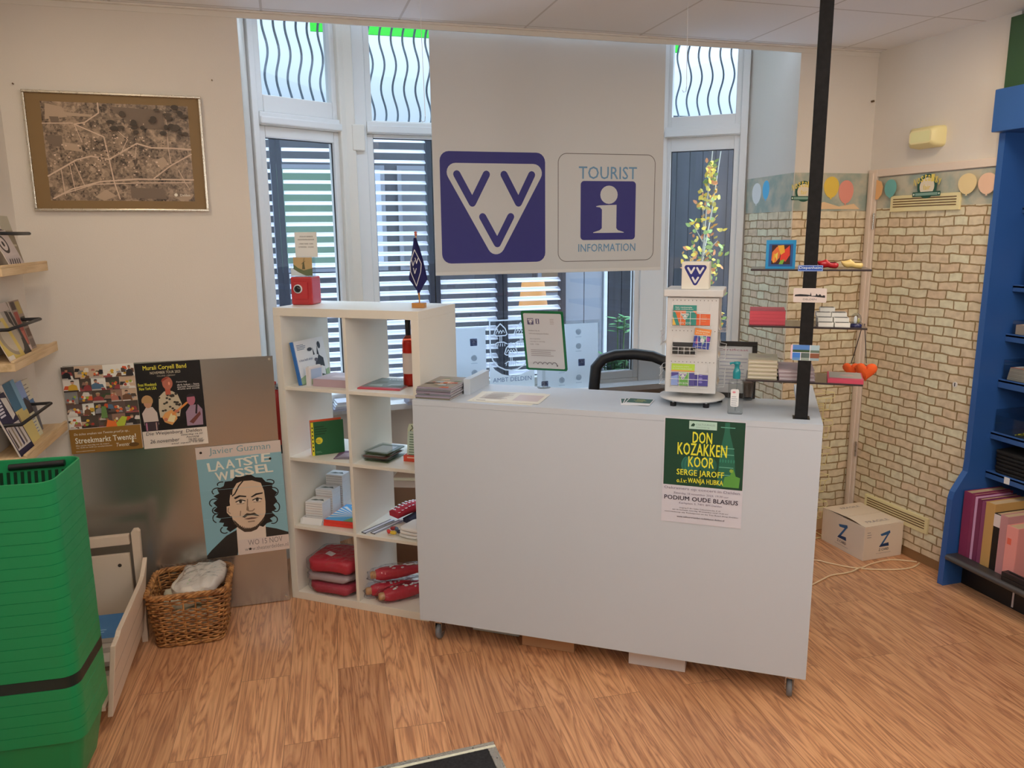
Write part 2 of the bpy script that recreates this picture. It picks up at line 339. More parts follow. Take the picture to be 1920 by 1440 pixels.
    def blob(s, c, r, col, m='cloth', e=.6, noise=0., nu=28, nv=14, seed=0, fold=0.):
        rnd = random.Random(seed); ph = [rnd.uniform(0, 6.3) for _ in range(8)]
        sg = lambda a, p: math.copysign(abs(a)**p, a)
        vs = []
        for i in range(nv+1):
            b = -PI/2+PI*i/nv
            for j in range(nu):
                a = 2*PI*j/nu
                x = sg(math.cos(b), e)*sg(math.cos(a), e); y = sg(math.cos(b), e)*sg(math.sin(a), e); z = sg(math.sin(b), e)
                k = 1+noise*(math.sin(5*x+ph[0])*math.sin(6*y+ph[1])+.6*math.sin(9*x+7*z+ph[2])*math.cos(8*y+ph[3]))
                zz = z*k + fold*math.sin(14*x+ph[4]+3*y)
                vs.append((c[0]+r[0]*x*k, c[1]+r[1]*y*k, c[2]+r[2]*zz))
        fs = []
        for i in range(nv):
            for j in range(nu): j2 = (j+1) % nu; fs.append((i*nu+j, i*nu+j2, (i+1)*nu+j2, (i+1)*nu+j))
        return s.add(vs, fs, col, m, True)
    # ---- flat printing in the local x-y plane, facing +z, each call a hair above the last
    def _z(s): s.lay += 1; return s.z0+s.lay*s.dz
    def poly(s, pts, col, m='paper'):
        z = s._z(); n = len(pts)
        ar = sum(pts[i][0]*pts[(i+1) % n][1]-pts[(i+1) % n][0]*pts[i][1] for i in range(n))
        f = tuple(range(n)) if ar > 0 else tuple(range(n))[::-1]
        return s.add([(x, y, z) for x, y in pts], [f], col, m)
    def rect(s, x0, x1, y0, y1, col, m='paper'): return s.poly([(x0, y0), (x1, y0), (x1, y1), (x0, y1)], col, m)
    def ell(s, cx, cy, rx, ry, col, m='paper', n=20): return s.poly(arc(cx, cy, rx, ry, 0, 360-360/n, n-1), col, m)
    def line(s, pts, w, col, m='paper', rnd=True):
        z = s._z(); vs = []; fs = []
        for i in range(len(pts)-1):
            (x0, y0), (x1, y1) = pts[i], pts[i+1]; d = math.hypot(x1-x0, y1-y0) or 1e-9; nx, ny = -(y1-y0)/d*w/2, (x1-x0)/d*w/2
            k = len(vs); zz = z+(i % 3)*s.dz*.15; vs += [(x0-nx, y0-ny, zz), (x1-nx, y1-ny, zz), (x1+nx, y1+ny, zz), (x0+nx, y0+ny, zz)]; fs.append((k, k+1, k+2, k+3))
        if rnd:
            for j, (x, y) in enumerate(pts):
                k = len(vs); q = arc(x, y, w/2, w/2, 0, 330, 11); vs += [(a, b, z+s.dz*(.5+.15*(j % 3))) for a, b in q]; fs.append(tuple(range(k, k+12)))
        return s.add(vs, fs, col, m)
    def text(s, t, x, y, w, h, col, bold=0., m='paper', al='l', slant=0.):
        vs, fs, x0, x1, y0, y1 = text_geo(t, bold)
        sy = h/(y1-y0); sx = sy if w is None else w/(x1-x0); ww = sx*(x1-x0); ox = x-(0 if al == 'l' else ww/2 if al == 'c' else ww); z = s._z()
        bb = abs(bold)*.62
        for i, (p, q) in enumerate([(0, 0)] if bb < .004 else [(-bb, -bb*.5), (bb, bb*.5), (-bb, bb*.5), (bb, -bb*.5)]):
            s.add([(ox+(a+p-x0)*sx+slant*(b-y0)*sy, y+(b+q-y0)*sy, z+i*.2*s.dz) for a, b in vs], fs, col, m)
        return s
    def build(s, name, parent=None, bevel=0, seg=2):
        me = bpy.data.meshes.new(name); me.from_pydata([tuple(v) for v in s.v], [], s.f)
        for k in s.mats: me.materials.append(mat(k))
        at = me.color_attributes.new('Col', 'FLOAT_COLOR', 'CORNER'); buf = []
        for p, c in zip(me.polygons, s.c): buf += [c[0], c[1], c[2], 1.0]*p.loop_total
        at.data.foreach_set('color', buf)
        me.polygons.foreach_set('material_index', s.m); me.polygons.foreach_set('use_smooth', s.sm)
        me.update()
        o = bpy.data.objects.new(name, me); COL.objects.link(o)
        if bevel:
            b = o.modifiers.new('soft_edges', 'BEVEL'); b.width = bevel; b.segments = seg; b.limit_method = 'ANGLE'; b.angle_limit = R(50)
        if parent: o.parent = parent
        return o
def tag(o, label, cat, group=None, kind=None, loc=None, rot=None):
    o['label'] = label; o['category'] = cat
    if group: o['group'] = group
    if kind: o['kind'] = kind
    if loc is not None: o.location = loc
    if rot is not None: o.rotation_euler = rot
    return o
def empty(name, label, cat, loc=(0, 0, 0), rot=(0, 0, 0), group=None):
    o = bpy.data.objects.new(name, None); COL.objects.link(o); o.empty_display_size = .05
    return tag(o, label, cat, group, None, loc, rot)
def struct(o, loc=None, rot=None):
    o['kind'] = 'structure'
    if loc is not None: o.location = loc
    if rot is not None: o.rotation_euler = rot
    return o
def dup(root, label=None, loc=None, rot=None):
    r = root.copy(); COL.objects.link(r)
    if label: r['label'] = label
    if loc is not None: r.location = loc
    if rot is not None: r.rotation_euler = rot
    for ch in list(root.children):
        c = ch.copy(); COL.objects.link(c); c.parent = r
        for g in list(ch.children):
            d = g.copy(); COL.objects.link(d); d.parent = c
    return r

ORD = ('topmost second third fourth fifth sixth seventh eighth ninth tenth eleventh twelfth thirteenth fourteenth fifteenth sixteenth seventeenth eighteenth nineteenth twentieth').split()
# local frames: the shelf unit, the counter, the slightly skewed door wall
KA, CA = -0.6375, -0.5989
KO = (-.078, 3.803); CO = (.474, 3.189)
def fr(O, a, u, v, z): return (O[0]+u*math.cos(a)-v*math.sin(a), O[1]+u*math.sin(a)+v*math.cos(a), z)
def K(u, v, z): return fr(KO, KA, u, v, z)
def C(u, v, z): return fr(CO, CA, u, v, z)
WA = math.atan2(-.834, .045); WO = (3.217, 3.784)
def W(s, d, z): return fr(WO, WA, s, -d, z)         # d = distance out into the room
SH = (.039, .390, .741, 1.092)                      # the unit's four shelf boards
CT = 1.1135                                         # counter top

def vvv_logo(mb, x, y, w, h, sq=None, tri=(.8, .79, .77), vee=NAVY, m='paper'):
    # x, y = lower left; three V strokes in a rounded triangle, on a rounded square
    X = lambda a: x+a*w; Y = lambda b: y+b*h
    if sq is not None: mb.poly(rrect(x, x+w, y, y+h, .085*w, 5), sq, m)
    r = .083*w
    p = arc(X(.885), Y(.815), r, r, -31, 90, 7)+arc(X(.145), Y(.815), r, r, 90, 211, 7)+arc(X(.515), Y(.16), r, r, 211, 329, 7)
    mb.poly(p, tri, m)
    for a, b, c in (((.155, .80), (.295, .545), (.432, .80)), ((.60, .80), (.737, .545), (.868, .80)), ((.39, .42), (.527, .175), (.66, .42))):
        mb.line([(X(a[0]), Y(a[1])), (X(b[0]), Y(b[1])), (X(c[0]), Y(c[1]))], .068*w, vee, m)
def i_logo(mb, x, y, w, h, sq=NAVY, fg=(.8, .79, .77), m='paper'):
    mb.poly(rrect(x, x+w, y, y+h, .06*w, 5), sq, m)
    X = lambda a: x+a*w; Y = lambda b: y+b*h
    mb.ell(X(.51), Y(.77), .158*w, .155*h, fg, m)
    st = [(.28, .575), (.34, .59), (.65, .60), (.65, .20), (.68, .165), (.79, .13), (.79, .12), (.23, .12), (.23, .13), (.345, .165), (.385, .20), (.385, .52), (.35, .555), (.28, .565)]
    mb.poly([(X(a), Y(b)) for a, b in st], fg, m)
def lines(mb, x, y, w, n, dy, h, col, m='paper', seed=1):
    rnd = random.Random(seed)
    for i in range(n): mb.rect(x, x+w*rnd.uniform(.72, 1), y-i*dy-h, y-i*dy, col, m)
# ================================================================== the setting
Yw, HC = 3.784, 2.7624
b = MB(); b.box(-1.25, 3.95, -2.1, 4.70, -.06, 0, A('#a0683c'), 'floor'); struct(b.build('floor'))
b = MB(); b.box(-1.09, 3.80, -2.0, Yw, HC, HC+.06, WHITE, 'ceil'); struct(b.build('ceiling'))
b = MB(); b.box(-1.09, 3.217, Yw-.022, Yw-.002, HC-.008, HC-.001, OFFW); b.box(-1.09, 3.217, Yw-.004, Yw+.002, HC-.03, HC+.06, OFFW); struct(b.build('trim_1'))
b = MB(); b.box(-1.21, -.142, Yw, Yw+.12, 0, 3.05, WHITE, 'wall'); struct(b.build('wall_back_left'))
b = MB(); b.box(-1.21, -1.09, -2.1, Yw, 0, 2.9, WHITE, 'wall'); struct(b.build('wall_left'))
b = MB(); b.box(-1.21, 3.95, -2.15, -2.0, 0, 2.9, (.24, .26, .24), 'm'); struct(b.build('wall_front'))
b = MB(); b.box(3.80, 3.95, -2.1, 2.95, 0, 2.9, WHITE, 'wall'); struct(b.build('wall_right'))
b = MB(); b.box(3.268, 3.95, 2.972, 3.10, 0, 2.9, WHITE, 'wall'); struct(b.build('wall_right_return'))
# right part of the back wall with its wallpaper
b = MB(); b.prism([(2.718, Yw), (3.30, Yw), (3.30, Yw+.12), (2.7298, Yw+.12)], 0, 3.05, WHITE, 'wall'); wbr = struct(b.build('wall_back_right'))
def paper(mb, x0, x1, zb, zt):
    mb.box(x0, x1, -.002, -.0002, .10, zb, WHITE, 'brick'); mb.box(x0, x1, -.002, -.0002, zb, zt, WHITE, 'frieze')
def balloon(mb, x, z, rx, rz, col, knot=-1):
    pts = []
    for i in range(24):
        a = 2*PI*i/24; s_ = math.sin(a); k = 1+.10*s_
        pts.append((x+rx*math.cos(a)*k, z+rz*s_))
    mb.poly(pts, col)
    mb.poly([(x-.007, z-rz*1.12), (x+.007, z-rz*1.12), (x, z-rz*.9)], col)
def emblem(mb, x, z, k=1.0):
    G = P('#1d4a3c', 1.4); Y_ = P('#e0b455', 1.5)
    mb.ell(x, z, .062*k, .062*k, G, n=28); mb.ell(x, z-.002, .046*k, .046*k, P('#c3b9a4'), n=24)
    vs = 'Nostalgy'
    for i, ch in enumerate(vs):
        t = (i-3.5)/3.5; mb.text(ch, x+t*.078*k, z+.026*k-.022*k*t*t, .016*k, (.036 if ch in 'Ntl' else .030)*k, Y_, .02, al='c')
    mb.text('fair', x, z-.018*k, .045*k, .026*k, Y_, .01, al='c')
    mb.poly(rrect(x-.088*k, x+.088*k, z-.052*k, z-.028*k, .004), G); mb.poly(rrect(x-.07*k, x+.07*k, z-.047*k, z-.033*k, .002), P('#6f8d80'))
    for q in (-.079, .079): mb.ell(x+q*k, z-.040*k, .005*k, .005*k, P('#b8c2b4'))
# wallpaper parts are built in a frame where local x runs along the wall and -y faces the room
b = MB(); paper(b, .003, .499-.003, 1.905, 2.112); o = b.build('wallpaper', wbr); o.location = (2.718, Yw, 0)
b = MB(); b.dz = .0001
emblem(b, .066, 2.012, .92)
balloon(b, .243, 2.035, .050, .058, P('#dea544', 1.6)); balloon(b, .342, 2.01, .050, .064, P('#e07f72', 1.6))
b.poly([(.12, 1.915), (.44, 1.915), (.40, 1.945), (.30, 1.93), (.2, 1.955), (.13, 1.94)], P('#c9ab86'))
o = b.build('wallpaper_print', wbr); o.location = (2.718, Yw-.0022, 0); o.rotation_euler = (R(90), 0, 0)
# left and right cheeks of the bay
b = MB(); b.prism([(-.142, Yw+.1202), (-.130, 4.285), (-.25, 4.36), (-.26, Yw+.1202)], 0, 3.05, WHITE, 'wall'); struct(b.build('wall_bay_left'))
b = MB(); b.prism([(2.73, Yw+.1202), (2.90, Yw+.1202), (2.90, 4.40), (2.773, 4.345)], 0, 3.05, WHITE, 'wall'); wr = struct(b.build('wall_bay_right'))
ra = math.atan2(Yw-4.345, 2.718-2.773); L = math.hypot(.561, .055)
b = MB(); paper(b, .02, L-.002, 1.905, 2.112); o = b.build('wallpaper', wr); o.location = (2.773, 4.345, 0); o.rotation_euler = (0, 0, ra)
b = MB(); b.dz = .0001; balloon(b, .15, 2.02, .056, .062, P('#c4c6c4', 1.5)); balloon(b, .262, 2.035, .040, .055, P('#4a9ac0', 1.6))
o = b.build('wallpaper_print', wr); o.location = (2.773-.0022, 4.345, 0); o.rotation_euler = (R(90), 0, ra)
# bay parapet, sill and lid
bay = [(-.13, 4.285), (.36, 4.56), (2.37, 4.65), (2.773, 4.345)]
b = MB(); b.prism([(-.13, 4.285), (.36, 4.56), (2.37, 4.65), (2.773, 4.345), (2.83, 4.42), (2.40, 4.77), (.33, 4.68), (-.19, 4.40)], 0, .80, WHITE, 'wall'); struct(b.build('wall_bay'))
b = MB(); b.prism([(-.128, 4.24), (.25, 4.40), (2.30, 4.48), (2.70, 4.24), (2.765, 4.335), (2.37, 4.645), (.36, 4.555), (-.128, 4.28)], .795, .828, WHITE); struct(b.build('trim_2', bevel=.004))
b = MB(); b.prism([(-.26, Yw), (2.90, Yw), (2.90, 4.44), (2.40, 4.77), (.33, 4.68), (-.26, 4.40)], 3.02, 3.10, WHITE, 'wall'); struct(b.build('ceiling_bay'))

# ------------------------------------------------------------------ bay windows
def window(name, a, c, gl, gr, low_top, up_bot, rail, handle=None):
    dx, dy = c[0]-a[0], c[1]-a[1]; L = math.hypot(dx, dy); ang = math.atan2(dy, dx)
    WF = (.78, .775, .75)
    b = MB(); zs, zt = .82, 3.02
    b.box(0, gl-.035, -.03, .07, zs, zt, WF); b.box(gr+.035, L, -.03, .07, zs, zt, WF)            # posts
    b.box(gl-.035, gr+.035, -.035, .07, rail-.03, rail+.035, WF); b.box(gl-.036, gr+.036, -.05, -.03, rail-.025, rail+.012, WF)
    b.box(gl-.035, gr+.035, -.02, .07, zs, zs+.03, WF)
    for z0, z1 in ((zs+.03, rail-.03), (rail+.035, zt)):                                           # casements
        x0, x1 = gl-.035, gr+.035; zi0 = z0+.05 if z0 < 1 else up_bot; zi1 = low_top if z0 < 1 else z1
        b.box(x0, gl, -.015, .045, z0, z1, WF); b.box(gr, x1, -.015, .045, z0, z1, WF)
        b.box(gl, gr, -.015, .045, z0, zi0, WF)
        if zi1 < z1: b.box(gl, gr, -.015, .045, zi1, z1, WF)
    o = struct(b.build(name, bevel=.006)); o.location = (a[0], a[1], 0); o.rotation_euler = (0, 0, ang)
    b = MB()
    b.box(gl-.004, gr+.004, .014, .018, zs+.07, low_top+.004, WHITE, 'glass'); b.box(gl-.004, gr+.004, .014, .018, up_bot-.004, zt, WHITE, 'glass')
    b.build('pane', o)
    b = MB(); GK = DARK
    b.box(gl, gl+.005, .008, .013, zs+.08, low_top, GK); b.box(gr-.005, gr, .008, .013, zs+.08, low_top, GK); b.box(gl, gr, .008, .013, low_top-.005, low_top, GK)
    b.build('pane_gasket', o)
    b = MB(); n = int((gr-gl)/.066)+1; ph = .4
    for i in range(n):
        x = gl+.02+i*.066
        if x > gr+.01: break
        b.tube([(x+.013*math.sin(2*PI*(zz/.27)+ph), .085, zz) for zz in [up_bot-.02+k*.0225 for k in range(int((zt-up_bot+.02)/.0225)+1)]], .0062, P('#5f6c7e', 1.1), 'p', 6)
    b.build('wavy_bars', o)
    return o, ang
w1, a1 = window('window_1', bay[0], bay[1], .069, .477, 2.298, 2.507, 2.385)
w2, a2 = window('window_2', bay[1], bay[2], .150, 1.805, 2.335, 2.428, 2.385)
w3, a3 = window('window_3', bay[2], bay[3], .040, .428, 2.300, 2.508, 2.410)
b = MB(); b.box(.505, .555, -.045, .03, .82, 3.02, P('#b9b4aa', 1.62)); b.box(.545, .56, -.045, .03, .82, 3.02, P('#b9b4aa', 1.62)); o = b.build('post_moulding', w1, bevel=.008)
b = MB(); b.box(-.012, .05, -.05, .03, .82, 3.02, P('#b9b4aa', 1.62)); b.box(.03, .10, -.055, -.028, 2.26, 2.40, P('#b9b4aa', 1.62)); o = b.build('post_moulding', w2, bevel=.006)

# ------------------------------------------------------------------ the door wall on the right
Lw = .836
b = MB(); b.prism([WO, (WO[0]+.0447, 2.948), (3.42, 2.948), (3.42, Yw)], 0, 2.9, WHITE, 'wall'); struct(b.build('wall_right_door'))
JB = P('#c2b4a6', 1.5)
dr = bpy.data.objects.new('door_1', None); COL.objects.link(dr); dr.location = (WO[0], WO[1], 0); dr.rotation_euler = (0, 0, WA); dr['kind'] = 'structure'
b = MB(); b.box(.012, .076, -.022, .0, 0, 2.128, JB); b.box(.03, .055, -.03, -.02, 0, 2.11, JB); b.box(.076, Lw, -.022, 0, 2.088, 2.128, JB); b.build('door_frame', dr, bevel=.003)
b = MB(); b.box(.080, Lw-.002, -.012, .0, .055, 1.915, WHITE, 'brick'); b.box(.080, Lw-.002, -.012, 0, 1.915, 2.083, WHITE, 'frieze'); b.build('door_leaf', dr)
b = MB(); b.box(.076, Lw-.002, -.006, 0, 0, .052, P('#8a6a48', 1.2)); b.build('threshold', dr)
def grille(z0, z1, s0, s1):
    b = MB(); cr = P('#d8bd90', 1.5); b.box(s0, s1, -.024, -.012, z0, z1, cr); b.build('vent_grille', dr, bevel=.002)
    b = MB(); h = (z1-z0)
    for k in range(4):
        zz = z0+h*(.28+.155*k); b.box(s0+.02, s1-.02, -.0255, -.0235, zz, zz+h*.06, P('#7b5a30', .8))
    return b
for z0, z1, s0, s1 in ((1.893, 1.978, .188, .628), (.178, .268, .175, .625)):
    q = grille(z0, z1, s0, s1); g = [c for c in bpy.data.objects if c.name.startswith('vent_grille')][-1]; q.build('grille_slots', g)
b = MB(); b.dz = .0001
emblem(b, .425, 2.018, 1.0)
b.poly([(.081, 1.965), (.10, 1.963), (.125, 1.99), (.132, 2.03), (.118, 2.06), (.081, 2.072)], P('#dd9a68', 1.5))
balloon(b, .185, 2.02, .042, .048, P('#5f9a96', 1.5)); balloon(b, .665, 2.015, .052, .05, P('#dcb486', 1.5)); balloon(b, .775, 2.01, .05, .05, P('#dca58c', 1.5))
o = b.build('wallpaper_print', dr); o.location = (0, -.0265, 0); o.rotation_euler = (R(90), 0, 0)
b = MB()
for z in (1.80, .47, ): b.cyl((.078, -.027, z), (.078, -.027, z+.09), .006, (.5, .48, .45), 'metal', 10)
b.build('hinge', dr)
b = MB(); b.cyl((.698, -.016, 1.018), (.698, -.0119, 1.018), .014, (.8, .78, .74), 'p', 16); b.box(.6955, .7005, -.0167, -.0155, 1.009, 1.027, BLACK); b.build('keyhole_plate', dr)
b = MB(); b.box(2.72, 3.205, Yw-.018, Yw-.002, 0, .115, P('#c8b08a', 1.5)); struct(b.build('baseboard_back_right', bevel=.003))

# ================================================================== outside the bay
b = MB(); b.box(-4, 8, 4.72, 12, -.14, -.08, P('#b4b4b8'), 'm'); struct(b.build('terrace_ground'))
def louver(x0, x1, y):
    rt = empty('louver_panel', '', 'louver', (x0, y, 0)); b = MB(); z = .42; W_ = x1-x0
    while z < 2.50:
        b.prism([(-.036, z-.008), (.0, z+.014), (.036, z+.016), (.034, z+.011), (.002, z+.008), (-.036, z-.012)], 0.004, W_-.004, P('#c6c4ce', 1.35), 'p', 'x'); z += .0692
    b.build('slats', rt); b = MB(); FC = P('#363744', .8)
    b.box(-.034, 0, -.045, .045, -.08, 2.53, FC); b.box(W_, W_+.034, -.045, .045, -.08, 2.53, FC); b.box(0, W_, -.03, .03, 2.50, 2.53, FC); b.box(0, W_, -.03, .03, .38, .41, FC)
    b.build('panel_frame', rt, bevel=.003); return rt
for (x0, x1), lb in zip([(-.75, -.061), (.009, .970), (1.045, 1.470), (1.542, 1.960)],
    ['white slatted louver panel outside, furthest left behind the left window', 'wide white louver panel outside the left and middle windows, behind the red box and flag',
     'white slatted louver panel outside between two dark posts, just right of the shelf unit', 'white slatted louver panel outside lit by a warm lamp behind it, beside the grey board']):
    tag(louver(x0, x1, 5.5), lb, 'louver', 'louver panels on the terrace')
rt = empty('board_fence', 'pale grey upright board screen outside between louvers and dark fence', 'fence', (1.998, 5.5, 0)); b = MB()
for k in range(2): b.box(.003+k*.152, .150+k*.152, -.015, .015, -.08, 2.53, P('#8e929e', 1.05))
b.build('boards', rt, bevel=.003); b = MB(); b.box(.309, .338, -.03, .03, -.08, 2.54, P('#b9bcc4', 1.5)); b.build('post', rt, bevel=.003)
b = MB(); x = 2.36
while x < 5.2: b.box(x, x+.112, 5.78, 5.80, -.08, 2.70, WHITE, 'fence'); x += .116
tag(b.build('plank_fence'), 'dark slate upright plank fence outside behind the shrub', 'fence')
# neighbouring building behind the louvers
rt = empty('neighbour_building', 'dark building seen through the louvers outside', 'building', (-2, 7.6, 0)); b = MB(); b.box(0, 6.4, 0, .2, -.08, 2.70, P('#3b3a3e', 1.2), 'm'); b.build('wall', rt)
rnd = random.Random(5)
for x, z, ww, hh, c in [(1.95, 1.5, .55, .9, '#4d5f4f'), (2.6, 1.5, .3, .9, '#8b8f98'), (3.1, 1.5, .6, .9, '#4c4c50'), (3.9, 1.5, .32, .75, '#7c8496'), (4.5, 1.2, .5, .8, '#5a4a3c'), (.9, 1.4, .6, .9, '#565a62')]:
    b = MB(); b.box(x-.04, x+ww+.04, -.04, .0, z-.04, z+hh+.04, P('#5b5c62')); f_ = b.build('window_frame', rt); b = MB(); b.box(x, x+ww, -.045, -.038, z, z+hh, P(c, 1.3), 'g'); b.build('window_glass', f_)
rt = empty('lamp', 'warm glowing orange lamp behind the louvers outside', 'lamp', (2.10, 6.6, 0)); b = MB(); b.lathe([(.10, 1.38), (.13, 1.16), (.128, 1.16), (.098, 1.375)], (0, 0, 0), P('#f0a860'), 'lamp', 20); b.build('lamp_shade', rt)
b = MB(); b.cyl((0, 0, 1.37), (0, 0, 2.6), .008, DARK); b.cyl((0, 0, -.08), (0, 0, .0), .12, DARK); b.cyl((0, 0, 0), (0, 0, 1.2), .012, DARK); b.build('stand', rt)
rt = empty('awning', 'bright green awning valance outside above the bay windows', 'awning', (0, 0, 0)); b = MB(); b.prism([(.22, 4.97), (2.62, 4.97), (2.62, 4.985), (.22, 4.985)], 2.978, 3.25, P('#1f9a1c', 1.5), 'cloth'); b.build('valance', rt)
b = MB(); b.box(.22, 2.62, 4.985, 5.02, 3.2, 3.25, P('#b0b0b0')); b.build('rail', rt)
# shrubs
def leaf(mb, p, d, n, l, wd, col):
    d = d.normalized(); s_ = d.cross(n).normalized()*wd
    q = [p, p+d*l*.35+s_, p+d*l*.75+s_*.7, p+d*l, p+d*l*.75-s_*.7, p+d*l*.35-s_]
    mb.add(q, [tuple(range(6))], col, 'm')
rnd = random.Random(3)
rt = empty('autumn_shrub', 'tall slim shrub with yellow and orange autumn leaves outside the right window', 'shrub', (3.09, 5.45, 0))
b = MB(); b.tube([(.02, 0, -.08), (0, .01, .8), (.03, 0, 1.5), (.06, .01, 2.0), (.09, 0, 2.42)], [.014, .012, .009, .006, .004], P('#8a8478'), 'm', 6)
b.tube([(.02, 0, 1.5), (.10, 0, 1.95), (.16, 0, 2.40)], [.007, .005, .003], P('#9c988c'), 'm', 6)
for k in range(9):
    z = 1.0+k*.12; a = k*2.4; b.tube([(.03, 0, z), (.03+.12*math.cos(a), .1*math.sin(a), z+.13)], [.005, .003], P('#857d6c'), 'm', 5)
b.build('stems', rt); b = MB(); cols = ['#d6b13c', '#c98f3a', '#b5a24a', '#8fa45a', '#e0c04c', '#c27a4a', '#7d8f4a']
for k in range(560):
    z = 1.05+1.27*rnd.random()**1.9; wd = .17 if z < 1.7 else max(.035, .17-.25*(z-1.7))
    a = rnd.uniform(0, 6.28); rr_ = wd*math.sqrt(rnd.random()); p = Vector((.03+.04*(z-1.2)+rr_*math.cos(a), rr_*math.sin(a), z))
    leaf(b, p, Vector((rnd.uniform(-1, 1), rnd.uniform(-1, .3), rnd.uniform(-.3, .9))), Vector((rnd.uniform(-.4, .4), -1, rnd.uniform(-.3, .6))), rnd.uniform(.035, .062), rnd.uniform(.011, .018), P(rnd.choice(cols), 1.0))
b.build('leaves', rt)
rt = empty('laurel_shrub', 'small glossy green shrub outside behind the black chair back', 'shrub', (2.30, 5.15, 0)); b = MB(); b2 = MB()
for k in range(13):
    x, y, z = rnd.uniform(-.13, .13), rnd.uniform(-.1, .1), rnd.uniform(.55, 1.2); b.tube([(x*.3, y*.3, -.08), (x*.7, y*.7, z*.6), (x, y, z)], .005, P('#4a5a38'), 'm', 5)
    for j in range(11):
        a = j*2.4+k; leaf(b2, Vector((x, y, z-.012*j)), Vector((math.cos(a), math.sin(a), rnd.uniform(-.1, .45))), Vector((0, -.3, 1)), rnd.uniform(.08, .12), .013, P(rnd.choice(['#5c8f5a', '#3f7044', '#6f9e68', '#4c8050']), .75))
b.build('stems', rt); b2.build('leaves', rt)
# ================================================================== white cube shelf unit
UW = P('#c4beb4', 1.6)
rt = empty('shelf_unit', 'white two by four cube shelf unit standing left of the counter', 'shelf', K(0, 0, 0), (0, 0, KA))
b = MB(); b.box(0, .766, 0, .39, 1.431, 1.47, UW); b.build('top_board', rt, bevel=.0015)
b = MB(); b.box(0, .766, 0, .39, 0, .039, UW); b.build('base_board', rt, bevel=.0015)
for x in (0, .727): b = MB(); b.box(x, x+.039, 0, .39, .039, 1.431, UW); b.build('side_panel', rt, bevel=.0015)
b = MB(); b.box(.375, .391, .004, .386, .039, 1.431, UW); b.build('centre_divider', rt, bevel=.001)
for z in SH[1:]:
    for x0, x1 in ((.039, .375), (.391, .727)): b = MB(); b.box(x0, x1, .004, .386, z-.016, z, UW); b.build('shelf', rt, bevel=.001)
def kth(name, label, cat, u, v, z, rz=0, rx=0, group=None, ry=0): return empty(name, label, cat, K(u, v, z), (rx, ry, KA+rz), group)
def cth(name, label, cat, u, v, z, rz=0, rx=0, group=None, ry=0): return empty(name, label, cat, C(u, v, z), (rx, ry, CA+rz), group)
def book(rt, w, d, t, col, pages=(.72, .69, .62), art=None, spine='front', m='paper', soft=False):
    # lies on z=0, cover up, x right, y away; the spine is at the front (-y) or left (-x) edge
    c = .0012 if soft else .0025; b = MB()
    b.box(0, w, 0, d, 0, c, col, m); b.box(0, w, 0, d, t-c, t, col, m)
    if spine == 'front': b.box(0, w, 0, c, c, t-c, col, m)
    elif spine == 'left': b.box(0, c, 0, d, c, t-c, col, m)
    b.z0 = t
    if art: art(b, w, d)
    o = b.build('cover', rt)
    i = .0005 if soft else .003; b = MB(); b.box(c if spine == 'left' else i, w-i, c if spine == 'front' else i, d-i, c, t-c, pages, 'm'); b.build('pages', rt)
    return rt

# -- on top: red money box, its note, photograph, table flag
RED = P('#a82f33', 1.35)
rt = kth('money_box', 'red metal safe shaped money box on the white shelf unit', 'money box', .016, .128, 1.4705, R(13))
b = MB(); b.box(0, .108, 0, .115, 0, .135, RED, 'g'); b.build('body', rt, bevel=.008, seg=3)
b = MB(); b.box(.016, .088, -.006, .001, .028, .112, RED, 'g'); b.build('door', rt, bevel=.004)
d_ = rt.children[-1]; b = MB(); b.T = Matrix.Translation((.040, -.006, .078)) @ Matrix.Rotation(R(90), 4, 'X'); b.lathe([(.0215, 0), (.0215, .005), (.0175, .007)], (0, 0, 0), (.75, .74, .72), 'g', 24); b.lathe([(.0175, .003), (.016, .010), (.0, .011)], (0, 0, 0), BLACK, 'g', 24); b.build('dial', d_)
b = MB(); b.box(.099, .103, -.002, .001, .03, .115, RED, 'g'); b.box(.022, .09, -.004, .001, .012, .020, RED, 'g'); b.build('hinge', rt, bevel=.001)
rt = kth('photo_holder', 'clear holder with a landscape photograph of a windmill standing on the red money box', 'photo holder', .016, .142, 1.606, R(10))
b = MB(); b.box(-.008, .112, .010, .013, 0, .094, WHITE, 'clear'); b.box(-.008, .112, -.004, .013, 0, .003, WHITE, 'clear'); b.box(.110, .112, .010, .03, 0, .094, WHITE, 'clear'); b.build('clear_frame', rt)
b = MB(); b.T = Matrix.Translation((0, .0095, 0)) @ Matrix.Rotation(R(90), 4, 'X'); b.rect(.008, .105, .004, .092, P('#a98f63', 1.5)); b.poly([(.008, .004), (.105, .004), (.105, .04), (.06, .03), (.03, .042), (.008, .06)], P('#5f6a4a', 1.3)); b.poly([(-.006, .004), (.07, .004), (.03, .022), (-.006, .045)], P('#b9c4cf', 1.5))
b.poly([(.052, .035), (.068, .035), (.064, .068), (.057, .068)], P('#5d5a3e', 1.2)); b.line([(.06, .068), (.066, .088)], .002, P('#5d5a3e', 1)); b.line([(.05, .06), (.07, .074)], .002, P('#5d5a3e', 1)); b.build('photograph', rt)
b = MB(); b.T = Matrix.Translation((.0, .0085, 0)) @ Matrix.Rotation(R(90), 4, 'X'); o = empty('price_note', 'cream paper note with typed price lines above the red money box', 'note', K(.030, .1585, 1.6985), (0, 0, KA+R(10)))
b = MB(); b.T = Matrix.Rotation(R(90), 4, 'X'); b.box(.004, .118, 0, .118, -.0006, 0, P('#d6c9bc', 1.6), 'paper')
